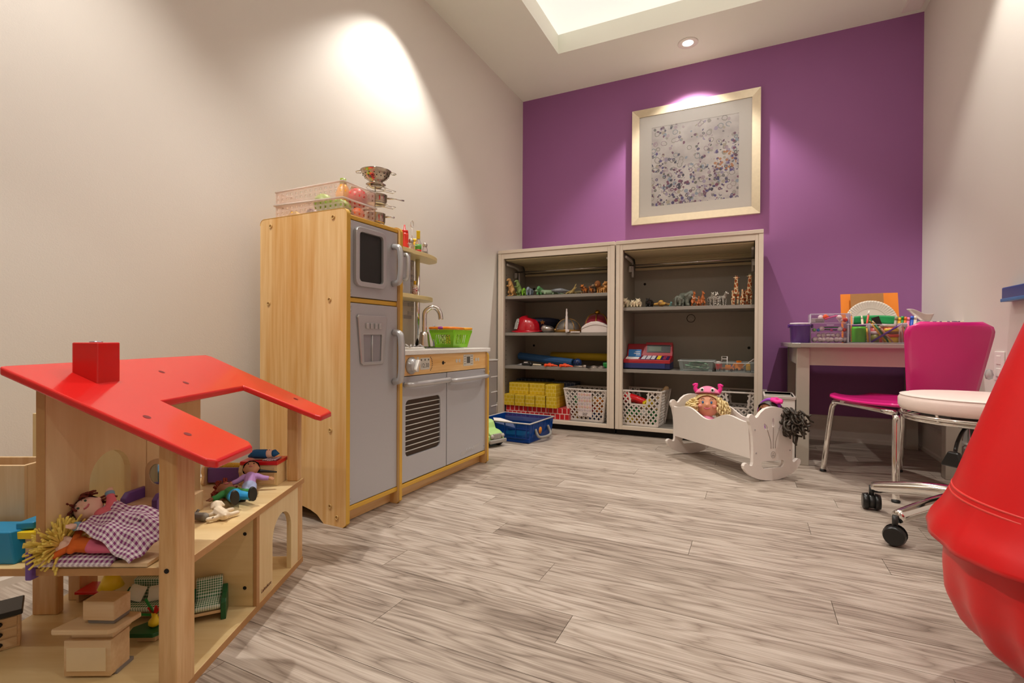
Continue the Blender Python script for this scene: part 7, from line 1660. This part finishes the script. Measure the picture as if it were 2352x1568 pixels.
tub('yellow dough tub with an orange lid in the clear caddy', .172, .035, 0, .026, .026, DOY, mat('lid_coral', 'f0603a', .4))
tub('dough tub with a bright yellow lid stacked on the coral one', .172, .035, .0395, .026, .012, mat('lid_dark', '8a6a3a', .4), mat('lid_yellow', 'f0d83a', .4))
tub('orange dough tub with a white lid at the back of the caddy', .178, .105, .0, .026, .075, DOO, WHITE)
tub('red dough tub with a white lid at the back of the caddy', .128, .110, .0, .024, .075, mat('dough_red', 'c84a44', .4), WHITE)
tub('olive dough tub with a white lid at the front left of the middle section', .108, .040, .0, .018, .040, mat('dough_olive', '8a8a3a', .4), WHITE)
q = thing('ribbed_jar', 'lime green ribbed toy jar with a purple lid in the clear caddy', 'jar', (c0 + .046, 2.80 + .036, TZ_ + .0035))
MB().lathe([(.027, 0)] + [(.030 + .0018 * (-1) ** i, .004 + i * .006) for i in range(12)] + [(.027, .076), (.0001, .077)], 24).build('jar', mat('jar_lime', '5ccc2a', .35), q); MB().lathe([(.028, .077), (.028, .086), (.0001, .087)], 22).build('lid', PUR, q)
gp = MB().sheet(lambda u, v: (.19 * (u - .5), .004 * sin(6 * u), .040 * v + .012 * sin(2.5 * u)), 14, 4).build('felt_bundle', mat('felt_green', '12944c', .6, noise=.1), None, solid=.008); gp.location = (c0 + .135, 2.80 + .140, TZ_ + .085); gp.rotation_euler = (0, .08, 0); tag(gp, 'bright green crumpled felt bundle at the back of the clear caddy', 'felt')
def stick(name, label, cat, x0, y0, z0, x1, y1, z1, r, mt, tip=None, group=None):
    p0, p1 = V((c0 + x0, 2.80 + y0, TZ_ + z0)), V((c0 + x1, 2.80 + y1, TZ_ + z1)); t = thing(name, label, cat, p0, 0, group); d_ = p1 - p0
    MB().cyl((0, 0, 0), d_ * .86, r, n=8).build('shaft', mt, t)
    if tip: MB().cyl(d_ * .86, d_, r * 1.02, r * .5, 8).build('tip', tip, t)
    else: MB().cyl(d_ * .86, d_, r, n=8).build('end', mt, t)
stick('paint_brush', 'purple paint brush leaning diagonally across the front of the caddy', 'brush', .090, .010, .006, .204, .010, .090, .0042, mat('brush_purple', '6a3aa8', .3), mat('brush_lilac', 'c0b0f0', .3))
stick('pencil', 'green pencil leaning left in the middle of the caddy', 'pencil', .158, .018, .006, .095, .018, .105, .0045, mat('pencil_green', '1e7a3a', .4), mat('pencil_wood', 'd8b888', .5))
stick('pencil', 'yellow pencil leaning left beside the green pencil', 'pencil', .146, .022, .006, .085, .024, .108, .004, mat('pencil_yellow', 'e8b830', .4), mat('brass_trim'))
stick('pencil', 'plain wooden pencil leaning left at the right of the green one', 'pencil', .172, .012, .006, .120, .013, .078, .0042, mat('pencil_plain', 'd8a888', .4), mat('pencil_wood'))
stick('paint_brush', 'paint brush with a pale bristle tip standing in the left of the caddy', 'brush', .066, .020, .006, .062, .07, .132, .005, mat('brush_clear', 'c8b49a', .4), mat('bristle', 'd8c8b0', .8))
stick('pencil', 'yellow pencil standing at the right of the ribbed jar', 'pencil', .078, .012, .005, .072, .018, .082, .004, mat('pencil_yellow'), mat('pencil_wood'))
stick('pencil', 'red pencil with a white eraser sticking up behind the caddy', 'pencil', .080, .120, .006, .100, .120, .158, .0042, mat('pencil_red', 'd83a2a', .4), WHITE)
stick('pencil', 'orange pencil standing in the left corner of the caddy', 'pencil', .020, .030, .006, .018, .075, .150, .0046, mat('pencil_orange', 'f0842a', .4), mat('pencil_wood'))
stick('pencil', 'dark blue pencil standing at the far left of the caddy', 'pencil', .012, .050, .006, .006, .10, .128, .0042, mat('pencil_navy', '2a2a5a', .4), mat('pencil_wood'))
bs_ = thing('foam_brush', 'black foam brush head sticking up in the middle of the caddy', 'brush', (c0 + .118, 2.80 + .060, TZ_ + .006)); MB().cyl((.03, 0, .0), (.006, 0, .080), .0045, n=8).build('shaft', mat('pencil_wood'), bs_); MB().at((.001, 0, .098), 0, 0, rad(-18)).cbox((0, 0, 0), (.030, .012, .042)).build('foam', mat('foam_black', '241c18', .9), bs_)
for i, (nm, c_, x) in enumerate((('green', '1e8a3a', .214), ('orange', 'f07a2a', .224), ('pink', 'f07aa8', .236), ('blue', '2a5ac8', .250), ('grey', '8a7e6a', .190), ('yellow', 'f0b41e', .203), ('white', 'e4d8c8', .262))):
    stick('marker_pen', nm + ' marker pen standing in the right section of the caddy', 'marker', x, .09, .006, x + .012, .095, .128 - .003 * (i % 3), .0068, mat('marker_' + nm, c_, .4))
for i, (nm, c_, x, dx) in enumerate((('orange', 'e8662a', .212, -.004), ('olive', '6a7a3a', .224, -.010), ('violet', '7a3a9a', .243, -.018), ('coral', 'e86a4a', .228, .004), ('dark green', '2a5a34', .250, -.008), ('red', 'd04a3a', .262, .002), ('yellow', 'd8b83a', .256, .008))):
    stick('crayon', nm + ' wax crayon in the front right section of the caddy', 'crayon', x, .015 + .006 * (i % 3), .006, x + dx, .018 + .008 * (i % 3), .084 - .004 * (i % 3), .0045, mat('crayon_' + nm, c_, .5), mat('crayon_' + nm))
# tissue box
p = ontable(2135, 3.0); t = thing('tissue_box', 'floral tissue box with a tissue pulled up, behind the pink chair', 'tissue box', p)
MB().box(-.11, .11, -.06, .06, 0, .105).build('box', voro('floral_print', '6a4a6a', 'd8ccb4', 34, .12, .6), t, .003)
ts = MB().sheet(lambda u, v: (-.012 + (-.055 + .10 * u) * (.35 + .65 * v) - .02 * v, .012 * sin(3 * u + 2 * v) * (.4 + v), .1055 + .062 * v * (1 - .45 * u) + .006 * sin(7 * u)), 12, 10).build('tissue', mat('tissue_white', 'ded0ca', .9), t, solid=.0008)
b = thing('purple_tube', 'dark purple roll lying behind the tissue box', 'paper roll', ontable(2098, 3.12) + V((0, 0, .103)), 0)
MB().cyl((-.03, 0, -.0975 + .0), (.035, 0, .035), .011, n=12).build('roll', mat('roll_purple', '4a2458', .5), b)
